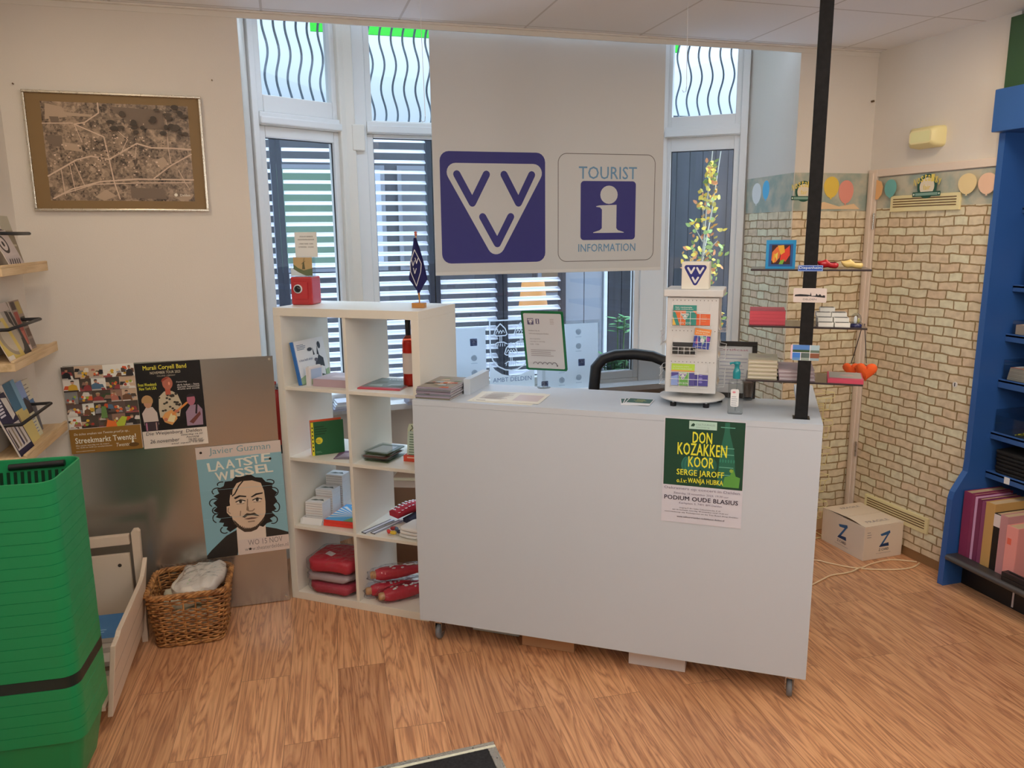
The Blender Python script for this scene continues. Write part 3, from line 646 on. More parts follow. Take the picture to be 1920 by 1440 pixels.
for t, z, w_, x_ in (('STEUN DE GEMEENTE', .094, .068, .03), ('DOE DE MUNTEN HIERONDER', .080, .084, .020), ('1 MUNT VOOR 1 EURO', .060, .072, .026), ('10 MUNTEN - 10 EURO', .045, .078, .022)): b.text(t, x_, z, w_, .006, P('#4a4038', 1), .01)
b.build('paper', o)
rt = kth('table_flag', 'small navy triangular logo pennant on a wooden stand on top of the white shelf unit', 'flag', .690, .165, 1.4705)
WD = P('#b07a3e', 1.35)
b = MB(); b.prism([(-.032, -.02), (.032, -.02), (.026, .02), (-.026, .02)], 0, .022, WD, 'g'); b.build('base', rt, bevel=.003)
b = MB(); b.tube([(0, 0, .02), (.001, 0, .17), (-.008, 0, .33)], .0032, WD, 'g', 8); b.lathe([(.001, 0), (.006, .004), (.007, .009), (.004, .013), (.009, .017), (.003, .021)], (-.008, 0, .322), P('#a0503a', 1.4), 'g', 12); b.build('pole', rt)
b = MB(); b.tube([(-.006, -.004, .27), (.008, -.006, .14), (-.004, -.008, .08), (.004, -.006, .03)], .002, P('#b5894a'), 'cloth', 6); b.build('cord', rt)
def flag_sheet():
    b = MB(); prof = [(.315, -.004, .004), (.27, -.018, .022), (.21, -.030, .036), (.16, -.038, .046), (.13, -.044, .052), (.10, -.020, .030), (.068, .006, .010)]
    vs = []; k = 9
    for z, xa, xb in prof:
        for j in range(k): t = j/(k-1); vs.append((xa+(xb-xa)*t-.006, -.012+.010*math.sin(t*7+z*9), z))
    fs = [(i*k+j, i*k+j+1, (i+1)*k+j+1, (i+1)*k+j) for i in range(len(prof)-1) for j in range(k-1)]
    b.add(vs, fs, A('#1f1f5a'), 'cloth', True)
    b.T = Matrix.Translation((-.006, -.0245, 0)) @ Matrix.Rotation(R(90), 4, 'X'); b.dz = .0001
    b.line([(-.022, .205), (.002, .262), (.034, .20), (.030, .165), (.006, .100), (-.022, .165), (-.022, .205)], .0035, (.75, .75, .78))
    for q in ((-.008, .195), (.010, .205), (.000, .160)): b.line([(q[0]-.006, q[1]+.02), (q[0], q[1]-.004), (q[0]+.008, q[1]+.018)], .0035, (.75, .75, .78))
    return b.build('pennant', rt)
flag_sheet()

# -- upper left cube
def cow(b, w, h):
    b.rect(.0, w, 0, h, P('#c9d2d2', 1.5)); b.poly([(0, 0), (w, 0), (w, .05), (w*.6, .035), (w*.3, .05), (0, .03)], P('#8da37f', 1.4)); lines(b, .02, h-.02, .07, 4, .007, .003, P('#5a6a80'))
    b.text('n koe leeft altijd', .02, h*.50, .10, .016, A('#2a4a80'), .0)
    CB, CW = P('#30343c', 1.1), P('#e0e2e2', 1.6)
    b.poly([(.125, .02), (.205, .02), (.205, .105), (.175, .125), (.15, .11), (.13, .07)], CB); b.poly([(.17, .03), (.2, .02), (.205, .06), (.18, .07)], CW)
    b.poly([(.128, .16), (.17, .165), (.168, .12), (.152, .095), (.135, .10), (.13, .125)], CW); b.poly([(.135, .168), (.145, .13), (.132, .128)], CB); b.poly([(.172, .17), (.16, .13), (.178, .12)], CB)
    b.ell(.112, .160, .019, .009, CB); b.ell(.188, .172, .012, .018, CB); b.ell(.146, .104, .013, .009, P('#55505a'))
o = kth('picture_book', 'white cow picture book with a blue spine leaning in the top left cube', 'book', .092, .040, 1.0925, R(88), R(79)); book(o, .235, .210, .018, P('#cfd6d6', 1.5), art=cow, spine='left')
b = MB(); b.box(-.001, .0, 0, .21, 0, .018, P('#2a63a8', 1.5), 'paper'); b.z0 = .0182; b.rect(0, .004, 0, .21, P('#2a63a8', 1.5)); b.build('spine', o)
def pinkb(b, w, d): b.rect(.002, w-.002, .004, d-.002, P('#b4a9b0', 1.45)); b.rect(.06, .14, .06, .11, P('#c5bcc2', 1.5))
o = kth('book', 'thick mauve grey book lying flat in the top left cube, before the cow book', 'book', .166, .050, 1.0925, R(2)); book(o, .200, .185, .036, P('#a58f98', 1.45), art=pinkb)
o = kth('audio_box', 'small white boxed set with a landscape picture standing in front of the cow book', 'box', .150, .045, 1.0925, R(78)); b = MB(); b.box(0, .085, 0, .022, 0, .088, P('#c9c4c6', 1.5), 'paper'); b.T = Matrix.Translation((0, -.0002, 0)) @ Matrix.Rotation(R(90), 4, 'X')
b.rect(.012, .08, .006, .08, P('#9fb2cf', 1.45)); b.poly([(.012, .006), (.08, .006), (.08, .03), (.045, .022), (.012, .034)], P('#a8b59a', 1.4)); b.ell(.03, .02, .01, .006, P('#c99a9a', 1.4)); b.build('sleeve', o)
b = MB(); b.box(.006, .08, .004, .018, .088, .094, P('#e0e0e0', 1.5), 'paper'); b.build('insert', o)
o = kth('leaflet', 'yellow leaflet tucked behind the mauve book in the top left cube', 'leaflet', .300, .30, 1.0925, 0, R(85)); b = MB(); b.box(0, .06, 0, .085, -.001, .001, P('#dfae33', 1.5), 'paper'); b.z0 = .001; b.rect(.026, .06, .0, .085, P('#5b5140', 1.2)); b.build('sheet', o)
# -- upper right cube
def mag(col1, col2, col3, seed):
    def f(b, w, d):
        rnd = random.Random(seed); b.rect(.003, w-.003, d*.12, d-.003, col1)
        for k in range(9):
            x, y = rnd.uniform(.0, w*.7), rnd.uniform(d*.15, d*.8); b.poly([(x, y), (x+w*.3, y+rnd.uniform(-.01, .01)), (x+w*.25, y+d*.16), (x+w*.03, y+d*.13)], random.Random(seed+k).choice([col2, col3]))
        b.text('Twente', w*.30, d*.80, w*.5, d*.09, P('#d8dcdc', 1.5), .01)
    return f
o = kth('magazine', 'glossy grey green magazine with a red lower edge in the top right cube', 'magazine', .405, .055, 1.0925, R(6)); book(o, .215, .26, .006, P('#a83a48', 1.5), art=mag(P('#69706a', 1.4), P('#8b9490', 1.4), P('#5b6257', 1.3), 4), soft=True)
rt = kth('bottle', 'slim bottle of orange red liqueur with black capsule in the top right cube', 'bottle', .606, .200, 1.0925); LQ = P('#b03818', 1.5)
b = MB(); b.lathe([(.001, .0), (.029, .001), (.030, .01), (.030, .205), (.026, .225), (.012, .243), (.0115, .262)], (0, 0, 0), LQ, 'bottle', 24); b.build('glass_body', rt)
b = MB(); b.lathe([(.0, .004), (.027, .005), (.0275, .198), (.023, .216), (.0, .219)], (0, 0, 0), LQ, 'g', 20); b.build('liqueur', rt)
b = MB(); b.lathe([(.0128, .243), (.0132, .262), (.0135, .325), (.012, .328), (.0, .3285)], (0, 0, 0), BLACK, 'g', 20); b.build('capsule', rt)
b = MB(); b.lathe([(.0306, .062), (.0306, .160)], (0, 0, 0), P('#b5a8a0', 1.5), 'paper', 24); b.build('label', rt)

# -- second row: green picture book and another, plastic packs, bookmarks, red box
GB = P('#1c5230', 1.5)
def gcov(b, w, d):
    b.rect(.010, w, 0, d, GB); b.rect(.0, .012, 0, d, P('#d9b826', 1.6))
    for k in range(7): b.ell(.006, .024+k*.019, .003, .005, A('#2a2a20'))
    b.ell(.036, d*.44, .017, .017, P('#d9b52c', 1.6)); lines(b, .018, d*.87, .06, 4, .012, .004, P('#123a20', 1.2)); lines(b, .020, d*.47, .024, 3, .006, .002, P('#7a6a20', 1.2)); lines(b, .018, .02, .03, 2, .006, .002, P('#5d8a66'))
o = kth('board_book', 'dark green board book with yellow stripe standing in the second row left cube', 'book', .127, .062, .7415, R(45), R(88)); book(o, .158, .165, .012, GB, art=gcov, spine='left'); 
o = kth('board_book', 'orange red spined book standing behind the green board book', 'book', .1165, .0725, .7415, R(46), R(88)); book(o, .152, .172, .012, P('#c9502c', 1.6), spine='left')
o = kth('leaflet', 'dark purple leaflet lying flat at the front of the second row left cube', 'leaflet', .262, .04, .7415, R(18)); b = MB(); b.box(0, .10, 0, .14, 0, .002, P('#6b4a5c', 1.4), 'paper'); b.z0 = .002; b.poly([(.01, .02), (.09, .04), (.07, .11), (.03, .1)], P('#9a8a94', 1.4)); b.rect(.005, .095, .004, .016, P('#8d8d88', 1.4)); b.build('sheet', o)
rnd = random.Random(8)
pk = ['lowest', 'second lowest', 'third', 'fourth', 'fifth', 'topmost']
for k in range(6):
    o = kth('card_pack', '%s clear wrapped card pack of the pile in the second row right cube' % pk[k], 'card pack', .425+rnd.uniform(-.012, .022), .05+rnd.uniform(0, .02), .7416+k*.0085, R(rnd.uniform(-6, 22)), group='wrapped card packs in the second row right cube')
    b = MB(); b.box(0, .125, 0, .15, 0, .003, P(rnd.choice(['#5a6a48', '#8f8580', '#6f4b48', '#55604f']), 1.4), 'paper'); b.z0 = .003; b.poly([(.01, .01), (.11, .02), (.10, .13), (.02, .12)], P(rnd.choice(['#a8a8a4', '#8a7a70', '#c4c2bc']), 1.4)); b.build('card', o)
    b = MB(); b.box(-.004, .131, -.004, .155, 0, .0072, WHITE, 'clear'); b.build('clear_sleeve', o)
for (u, v, dz), lb in zip([(.535, .325, 0), (.632, .305, 0)], ['cream bookmark with a dark cord, left one of two in the second row right cube', 'cream bookmark with a dark cord, right one of two beside the red tray box']):
    o = kth('bookmark', lb, 'bookmark', u, v, .7415, R(8), R(82), group='cream bookmarks'); b = MB(); b.prism([(-.022, 0), (.022, 0), (.021, .10), (.014, .125), (-.014, .125), (-.021, .10)], -.002, .002, P('#cfc8a6', 1.55), 'paper'); b.z0 = .002; b.poly([(-.02, .003), (.02, .003), (.018, .05), (.0, .058), (-.018, .045)], P('#5c564e', 1.2)); b.rect(-.01, .006, .01, .04, P('#8a8478', 1.3)); b.build('card', o)
    b = MB(); b.tube([(0, .118, .003), (.008, .105, .006), (-.006, .092, .006), (.005, .08, .006), (-.004, .066, .005), (.002, .055, .005)], .002, P('#3a342c', 1), 'cloth', 5); b.build('cord', o)
o = kth('display_box', 'red display tray with grey green leaflets beside the counter in the second row', 'box', .602, .115, .7415, R(4)); b = MB(); b.box(0, .10, 0, .05, 0, .03, P('#b8402c', 1.5), 'paper'); b.z0 = 0; b.T = Matrix.Rotation(R(90), 4, 'X'); b.rect(.02, .08, .018, .024, P('#e0a090', 1.5)); b.build('tray', o, bevel=.002)
b = MB(); b.T = Matrix.Translation((.012, .012, .015)) @ Matrix.Rotation(R(-12), 4, 'X'); b.box(0, .085, 0, .03, 0, .125, P('#a9b8ac', 1.45), 'paper'); b.T = b.T @ Matrix.Rotation(R(90), 4, 'X'); lines(b, .01, .115, .065, 9, .012, .005, P('#5f7a6a', 1.3)); b.build('leaflets', o)

# -- third row: card stacks, red edged books, rulers, socks, key rings, folded whites
for n, (u, v, h) in enumerate([(.058, .075, .105), (.060, .165, .150), (.062, .258, .190)]):
    lb = ['front low', 'middle', 'rear tall'][n]
    for k in range(int(h/.0125)):
        top = k == int(h/.0125)-1
        o = kth('card_set', '%s white card set from the top in the %s stack, third row left cube' % (ORD[int(h/.0125)-1-k], lb), 'card set', u+random.uniform(-.001, .001), v+random.uniform(-.001, .001), .3915+k*.0125, R(4), group='white card sets, %s stack' % lb)
        b = MB(); b.box(0, .095, 0, .082, 0, .0121, P('#d4d0cf', 1.55), 'paper'); b.box(.002, .093, -.0004, 0, .003, .0045, P(random.choice(['#a8a4a6', '#b89a90', '#8e8a90']), 1.3), 'paper')
        if top: b.z0 = .0121; b.poly([(.01, .03), (.03, .05), (.05, .045), (.07, .055), (.088, .03), (.06, .035), (.04, .028)], P('#55605c', 1.3))
        b.build('box', o)
o = kth('display_tray', 'white card tray with sloping front under the card stacks in the third row', 'tray', .0555, .03, .3905, R(4)); b = MB(); b.prism([(.0, .0), (.11, 0), (.125, .03), (.0, .045)], 0, .001, P('#d6d3d2', 1.55), 'paper'); b.box(0, .004, .0, .2, 0, .028, P('#d6d3d2', 1.55), 'paper'); b.T = Matrix.Translation((0, .002, .001)) @ Matrix.Rotation(R(62), 4, 'X'); b.box(.004, .115, 0, .032, -.001, 0, P('#d6d3d2', 1.55), 'paper'); b.build('tray', o)
def sun(b, w, d):
    b.rect(.002, w-.002, .003, d-.002, P('#4a95c4', 1.5)); cx, cy = w*.78, d*.34
    for k in range(9): a0 = 92+k*12.5; a1 = a0+6; b.poly([(cx, cy), (max(.003, cx+.19*math.cos(R(a0))), cy+.19*math.sin(R(a0))*.8), (max(.003, cx+.19*math.cos(R(a1))), cy+.19*math.sin(R(a1))*.8)], P('#c5d9c8', 1.5))
    b.ell(cx, cy, .022, .018, P('#cfd488', 1.6)); b.poly([(w*.55, .003), (w-.003, .003), (w-.003, d*.35), (w*.7, d*.28)], P('#6f9a62', 1.4))
for k, lb in enumerate(['lower red edged sunray picture book in the third row left cube', 'upper sunray picture book with red edge in the third row left cube']):
    o = kth('picture_book', lb, 'book', .180+k*.002, .045+k*.002, .3915+k*.0155, R(4), group='sunray picture books'); book(o, .185, .23, .015, P('#c5372c', 1.55), art=sun)
for k in range(2):
    o = kth('ruler', ['left dark and white ruler at the front of the third row right cube', 'right white ruler with dark edge at the front of the third row right cube'][k], 'ruler', .408+k*.045, .025+k*.008, .3915, R(-14)); b = MB(); b.box(0, .03, 0, .20, 0, .004, P('#b9bcc6', 1.5), 'p'); b.box(0, .006, 0, .2, .004, .0045, P('#3c3f50', 1.2)); b.box(.024, .03, 0, .2, .004, .0045, P('#3c3f50', 1.2)); b.box(0, .03, -.0005, 0, 0, .004, P('#2c2f3c', 1.1)); b.build('strip', o)
def sock(lb, u, v, z, c1, c2, h):
    o = kth('sock', lb, 'sock', u, v, z, R(-30)); b = MB(); 
    prof = []
    for i in range(13):
        t = i/12; prof.append([(-.04, t*.20, .004+.012*math.sin(t*PI*.9)), (.04, t*.20, .004+.012*math.sin(t*PI*.9)+.004), (.043, t*.20, h+.018*math.sin(t*3)+.006), (.02, t*.20, h+.022*math.sin(t*3)+.012), (-.02, t*.20, h+.022*math.sin(t*3)+.01), (-.043, t*.20, h+.016*math.sin(t*3))])
    b.loft(prof, c1, 'cloth'); b.build('knit', o)
    if c2:
        b = MB(); rnd = random.Random(2)
        for i in range(9):
            for j in range(5):
                x, y = -.034+j*.0165+rnd.uniform(-.003, .003), .012+i*.0205; tt = y/.20; zz = h+.022*math.sin(tt*3)+.0115-abs(x)*.12
                b.add([(x-.006, y-.006, zz), (x+.006, y-.005, zz), (x+.005, y+.006, zz+.001), (x-.005, y+.006, zz+.001)], [(0, 1, 2, 3)], c2, 'cloth')
        b.build('pattern', o)
sock('navy folded socks under the red patterned pair in the third row right cube', .57, .19, .3915, P('#2a2c40', 1.2), None, .022)
sock('red and white patterned socks lying in the third row right cube', .50, .18, .42, P('#a82838', 1.4), P('#d9c9cc', 1.5), .026)
rnd = random.Random(9)
for k, c in enumerate(['#c03030', '#d8a838', '#30384c', '#b08a5c', '#8a2a30', '#4a5a70', '#c8b090']):
    o = kth('key_ring', ['red', 'yellow', 'navy', 'tan', 'dark red', 'slate blue', 'beige'][k]+' miniature clog key ring in the small heap in the third row right cube', 'key ring', .535+.024*(k % 4)+.01*rnd.random(), .05+.035*(k//2)*.6+.02*rnd.random(), .3915+.002, R(rnd.uniform(-60, 60)), group='key rings in the third row')
    b = MB(); b.blob((0, 0, .009), (.017, .009, .009), P(c, 1.5), 'g', .8, 0, 14, 8); b.build('charm', o)
    b = MB(); b.tube([(.024+.010*math.cos(t*PI/6), .010*math.sin(t*PI/6), .003) for t in range(12)], .0012, (.7, .68, .62), 'metal', 5, closed=True); b.build('ring', o)
for k in range(3):
    o = kth('folded_cloth', ['lowest', 'middle', 'top'][k]+' folded white cloth at the right front of the third row right cube', 'cloth', .665+.004*k, .095, .3915+.0005+k*.017, R(-8), group='folded white cloths'); b = MB(); b.blob((0, 0, .008), (.058, .07, .008), P('#d2cfcc', 1.5), 'cloth', .35, .02, seed=k); b.build('cloth', o)

# -- bottom row: textiles in clear bags
def textile(name, lb, u, v, z, r, col, seed, rz=0, stripes=None, grp=None, bag=1.10, tall=.25):
    o = kth(name, lb, 'textile', u, v, z+.004, rz, group=grp); b = MB(); b.blob((0, 0, r[2]), r, col, 'cloth', .42, .05, seed=seed, fold=tall*.3); b.build('cloth', o)
    if stripes:
        b = MB(); rnd = random.Random(seed)
        for k in range(14):
            x, y = rnd.uniform(-r[0]*.7, r[0]*.7), rnd.uniform(-r[1]*.5, r[1]*.6); b.blob((x, y, r[2]*1.86), (.012+rnd.random()*.012, .006, .004), stripes, 'cloth', .9, .1, 10, 6)
        b.build('white_print', o)
    b = MB(); b.blob((0, -.004, r[2]+.002), (r[0]*bag, r[1]*bag, r[2]*1.08), WHITE, 'bag', .45, .05, 40, 20, seed=seed+3); b.build('clear_bag', o)
    return o
RC, RC2 = P('#b02c3c', 1.4), P('#a23848', 1.4)
textile('bagged_cloth', 'lowest red bagged cloth in the bottom left cube', .215, .12, .0395, (.125, .115, .028), RC2, 1, R(-3), grp='bagged red cloths')
textile('bagged_cloth', 'grey white bagged cloth in the middle of the bottom left cube pile', .200, .125, .098, (.122, .11, .022), P('#a89a9c', 1.4), 2, R(2), grp='bagged red cloths')
o = textile('bagged_cloth', 'topmost red bagged cloth with a white tag in the bottom left cube', .205, .13, .145, (.128, .115, .036), RC, 3, R(4), grp='bagged red cloths'); b = MB(); b.T = Matrix.Translation((-.03, -.035, .0735)) @ Matrix.Rotation(R(-24), 4, 'Z') @ Matrix.Rotation(R(10), 4, 'X'); b.box(-.026, .026, -.014, .014, 0, .0015, P('#d8d4d4', 1.5), 'paper'); b.build('white_tag', o)
for k, (u, v, z, rz, lb) in enumerate([(.515, .14, .0395, -50, 'bagged red umbrella lowest in the bottom right cube'), (.595, .12, .0395, -44, 'bagged red umbrella on the right of the bottom right cube by the counter'), (.53, .165, .113, -52, 'bagged red umbrella with white print lying on the others in the bottom right cube')]):
    o = kth('folded_umbrella', lb, 'umbrella', u, v, z+.036, R(rz+90), group='bagged red umbrellas'); b = MB(); pts = [(-.12+.24*i/10, 0, 0) for i in range(11)]
    b.tube(pts, [.024, .032, .034, .033, .034, .031, .029, .026, .022, .017, .012], RC, 'cloth', 14)
    b.build('canopy', o); b = MB(); b.lathe([(.0, 0), (.016, .002), (.02, .012), (.018, .03), (.012, .036)], (0, 0, 0), P('#b58c62', 1.4), 'p', 14); q = b.build('wooden_handle', o); q.rotation_euler = (0, R(90), 0); q.location = (-.148, 0, 0)
    b = MB()
    rn = random.Random(40+k)
    for j in range(16): xx = rn.uniform(-.075, .085); a = R(rn.uniform(35, 125)); b.blob((xx, (.034-.05*max(0, xx))*math.cos(a), (.0335-.05*max(0, xx))*math.sin(a)), (rn.uniform(.005, .013), rn.uniform(.003, .006), .0035), P('#ded6d8', 1.5), 'cloth', .9, .15, 8, 5, seed=j)
    b.build('white_print', o)
    b = MB(); b.blob((0, 0, .0), (.155, .045, .036), WHITE, 'bag', .6, .08, 36, 16, seed=20+k); b.build('clear_bag', o)
# ================================================================== the counter
CW = (.60, .665, .74)
rt = empty('counter', 'white mobile information counter on grey castors in the middle of the shop', 'counter', C(0, 0, 0), (0, 0, CA))
CL = 1.6226
b = MB(); b.box(0, CL, 0, .022, .104, 1.0905, CW); b.build('front_panel', rt, bevel=.001)
b = MB(); b.prism([(0, -.001), (CL, -.001), (CL, .763), (1.545, .763), (1.545, .41), (0, .41)], 1.091, CT, CW); b.build('top', rt, bevel=.0012)
b = MB(); b.box(0, .022, .022, .40, .104, 1.091, CW); b.build('side_panel', rt, bevel=.001)
b = MB(); b.box(CL-.05, CL, .022, .76, .104, 1.091, CW); b.build('side_panel', rt, bevel=.001)
b = MB(); b.box(.172, .202, .16, .405, CT, CT+.068, CW); b.build('upstand', rt, bevel=.001)
b = MB(); b.box(.022, CL-.05, .022, .36, .66, .68, CW); b.build('inner_shelf', rt, bevel=.001)
b = MB(); b.box(.022, CL-.05, .022, .36, .104, .122, CW); b.build('bottom_board', rt, bevel=.001)
for u, v in ((.075, .05), (CL-.055, .05), (.075, .345), (CL-.03, .70)):
    b = MB(); GY = P('#6c7076', 1.2)
    b.box(u-.022, u+.022, v-.022, v+.022, .098, .104, (.5, .5, .5), 'metal'); b.cyl((u, v, .08), (u, v, .1), .012, (.5, .5, .5), 'metal', 12)
    b.box(u-.017, u-.0145, v-.02, v+.02, .035, .085, (.5, .5, .5), 'metal'); b.box(u+.0145, u+.017, v-.02, v+.02, .035, .085, (.5, .5, .5), 'metal'); b.box(u-.017, u+.017, v-.018, v+.018, .08, .086, (.5, .5, .5), 'metal')
    f_ = b.build('castor', rt); b = MB(); b.T = Matrix.Translation((u-.011, v, .0375)) @ Matrix.Rotation(R(90), 4, 'Y'); b.lathe([(.01, 0), (.034, .001), (.0375, .006), (.0375, .016), (.034, .021), (.01, .022)], (0, 0, 0), GY, 'p', 24); b.build('wheel', f_)
# poster taped to the front
def concert(b):
    W_, H_ = .300, .418; GR = P('#0f3d2c', 1.35); Y_ = P('#d8c832', 1.7); G2 = P('#2f7a63', 1.4); G3 = P('#4f8a3c', 1.5)
    b.box(0, W_, 0, H_, -.0004, 0, (.70, .71, .80), 'paper'); b.dz = .00004
    T = lambda y: y
    b.rect(.004, W_-.002, .151, H_-.004, GR)
    b.poly([(.225, .41), (.242, .41), (.243, .375), (.262, .30), (.268, .235), (.275, .16), (.205, .16), (.208, .235), (.212, .30), (.224, .375)], P('#1f5f4c', 1.4))
    for z in (.39, .31, .285, .235, .205): b.rect(.21+(.39-z)*.0, .262, z, z+.003, P('#5fa08c', 1.4))
    for k in range(6): b.ell(.213+.01*k, .262, .003, .007, G2)
    b.poly(arc(.105, .235, .036, .034, 0, 345, 23), P('#1c5c52', 1.4))
    for k in range(4): b.line(arc(.09+.012*k, .235, .018, .032, 100, 255, 8), .0022, G2)
    b.poly(arc(.17, .24, .032, .034, 0, 345, 23), P('#1c5646', 1.4)); b.poly([(.225, .16), (.285, .16), (.288, .20), (.272, .205), (.262, .235), (.25, .205), (.232, .2)], G3); b.ell(.255, .225, .007, .007, P('#7a9a3a', 1.5))
    b.rect(.094, .196, .378, .409, P('#9dbcb0', 1.5)); b.poly([(.100, .388), (.104, .397), (.110, .401), (.116, .396), (.112, .388)], GR); b.text('CULTUURHUIS', .119, .393, .07, .007, P('#6f948a', 1.3)); b.text('stichting', .119, .383, .05, .006, P('#6f948a', 1.3))
    for t, x0, x1, y0, y1 in (('DON', .109, .180, .324, .367), ('KOZAKKEN', .054, .236, .275, .322), ('KOOR', .096, .190, .229, .270), ('SERGE JAROFF', .054, .229, .187, .217), ('WANJA HLIBKA', .097, .227, .159, .184), ('o.l.v:', .055, .092, .163, .180)):
        b.text(t, x0, y0, x1-x0, y1-y0, Y_, .03)
    K1, K2 = P('#3c3850', 1.0), P('#7f7b90', 1.2)
    b.text('Oekrainers op concert in Delden', .008, .131, .282, .014, K2, 0); b.text('Zaterdag 18 november 2023, 19:30 uur', .044, .114, .206, .010, K2); b.text('PODIUM OUDE BLASIUS', .010, .092, .275, .017, A('#262038'), .02)
    b.text('Kerkplein 3, 7491 BM Delden', .067, .075, .16, .010, K2); b.text('toegang € 25 / leden Cultuurvrienden € 20', .068, .058, .155, .006, K1); b.text('aan de kerkzaal, zaterdag 18 november vanaf 19.00 uur', .042, .049, .21, .006, K1); b.text('voorverkoop via Ticketpoint en bij The Read Shop Delden', .012, .039, .276, .006, K1); b.text('www.cultuurvrienden-oudeblasius-delden.nl', .06, .022, .178, .007, K1, .01)
o = empty('concert_poster', 'green and white choir concert poster with yellow lettering stuck on the counter front', 'poster', C(1.057, -.0016, .690), (R(90), R(.2), CA))
b = MB(); concert(b); b.build('sheet', o)
# magazines
names = ['lowest', 'second lowest', 'third', 'fourth', 'fifth', 'sixth', 'topmost']
rnd = random.Random(4)
for k in range(7):
    def cov(bb, w, d, k=k):
        bb.rect(.002, w-.002, .004, d-.004, P('#8c8478', 1.3)); rn = random.Random(30+k)
        for j in range(16): x, y = rn.uniform(0, w*.7), rn.uniform(0, d*.75); bb.poly([(x, y), (x+w*.28, y+rn.uniform(-.015, .015)), (x+w*.24, y+d*.13), (x+.01, y+d*.10)], P(rn.choice(['#5f4a34', '#a8532f', '#7d8064', '#c0a890', '#4c4438', '#98a0a4']), 1.4))
    o = cth('magazine', '%s magazine of the pile at the left end of the counter' % names[k], 'magazine', .006+rnd.uniform(-.004, .004), .030+rnd.uniform(-.004, .004), CT+.0004+k*.0071, R(rnd.uniform(-1.0, .6)), group='magazines piled on the counter')
    book(o, .158, .255, .0068, P(rnd.choice(['#6c6658', '#8d8494', '#70747c']), 1.3), (.5, .47, .47), cov, soft=True)
for k in range(3):
    o = cth('paper_sheet', ['lowest printed sheet lying on the left half of the counter', 'middle printed sheet lying on the left half of the counter, askew', 'topmost printed sheet with faint text lying on the left half of the counter'][k], 'paper', .235+.012*k, .034+.004*k, CT+.0004+k*.0008, R([-2, 5, 1][k]), group='printed sheets on the counter')
    b = MB(); b.box(0, .285, 0, .20, 0, .0006, P('#c9c2b9', 1.58), 'paper'); b.z0 = .0006; b.rect(.01, .05, .012, .02, P('#857d80', 1.2)); b.rect(.16, .27, .04, .16, P('#b6aeb0', 1.5))
    for i in range(6): lines(b, .03, .18-i*.022, .11, 2, .007, .003, P('#a49c9e', 1.4), seed=i)
    b.build('sheet', o)
for k in range(3):
    o = cth('flyer', ['lowest', 'middle', 'topmost'][k]+' green and yellow flyer of the little stack left of the card spinner', 'flyer', .868+.004*k, .128+.006*k, CT+.0004+k*.001, R([12, 4, -2][k]), group='flyers by the card spinner')
    b = MB(); b.box(0, .105, 0, .120, 0, .0008, P('#c4c1c4', 1.6), 'paper'); b.z0 = .0008; b.rect(.004, .101, .035, .117, P('#2c5244', 1.35))
    for i, t in enumerate(('DON', 'KOZAKKEN', 'KOOR')): b.text(t, .053, .09-.018*i, .05 if i == 1 else .03, .013, P('#a8a448', 1.5), .02, al='c')
    b.build('sheet', o)
# green framed notice on a stem
rt = cth('notice_stand', 'green framed A4 notice on a thin stand on the counter', 'sign', .468, .395, CT)
b = MB(); b.lathe([(.03, 0), (.03, .003), (.012, .006)], (0, 0, 0), WHITE, 'clear', 24); b.build('base', rt); b = MB(); b.tube([(0, 0, .004), (0, 0, .10), (.0, -.012, .20)], .006, P('#9a9c90', 1.4), 'clear', 10); b.build('stem', rt)
b = MB(); b.T = Matrix.Translation((-.075, -.02, .083)) @ Matrix.Rotation(R(90+17), 4, 'X'); GN = P('#145c38', 1.4)
b.prism(rrect(0, .190, 0, .285, .008), -.006, 0, GN, 'g'); fo = b.build('frame', rt); b = MB(); b.T = Matrix.Translation((-.075, -.02, .083)) @ Matrix.Rotation(R(90+17), 4, 'X'); b.dz = .00006
b.poly(rrect(.010, .180, .010, .275, .006), (.62, .62, .64)); vvv_logo(b, .026, .222, .028, .030, P('#4a4668', 1.1), (.75, .73, .73), P('#4a4668', 1.1)); i_logo(b, .064, .226, .016, .024, P('#5a5674', 1.1)); lines(b, .128, .25, .022, 4, .007, .003, P('#9b9496', 1.4), seed=4)
KG = P('#5f5860', 1.1); b.text('Welkom bij de', .028, .190, .050, .006, KG, .01); b.text('VVV informatiepunt Delden', .028, .176, .09, .006, KG, .01); b.text('Openingstijden', .03, .152, .048, .005, KG); b.text('maandag t/m zaterdag', .03, .139, .068, .005, KG); b.text('10.00 - 17.00', .03, .126, .04, .005, KG)
for i in range(4): lines(b, .03, .102-.009*i, .115, 1, .007, .003, P('#8f888c', 1.3), seed=i+2)
for i in range(5): b.line(arc(.046+.022*i, .030, .010, .011, 10, 170, 7), .003, P('#6a646c', 1.2))
b.ell(.146, .026, .003, .004, P('#3f3a40', 1)); b.build('notice', fo)

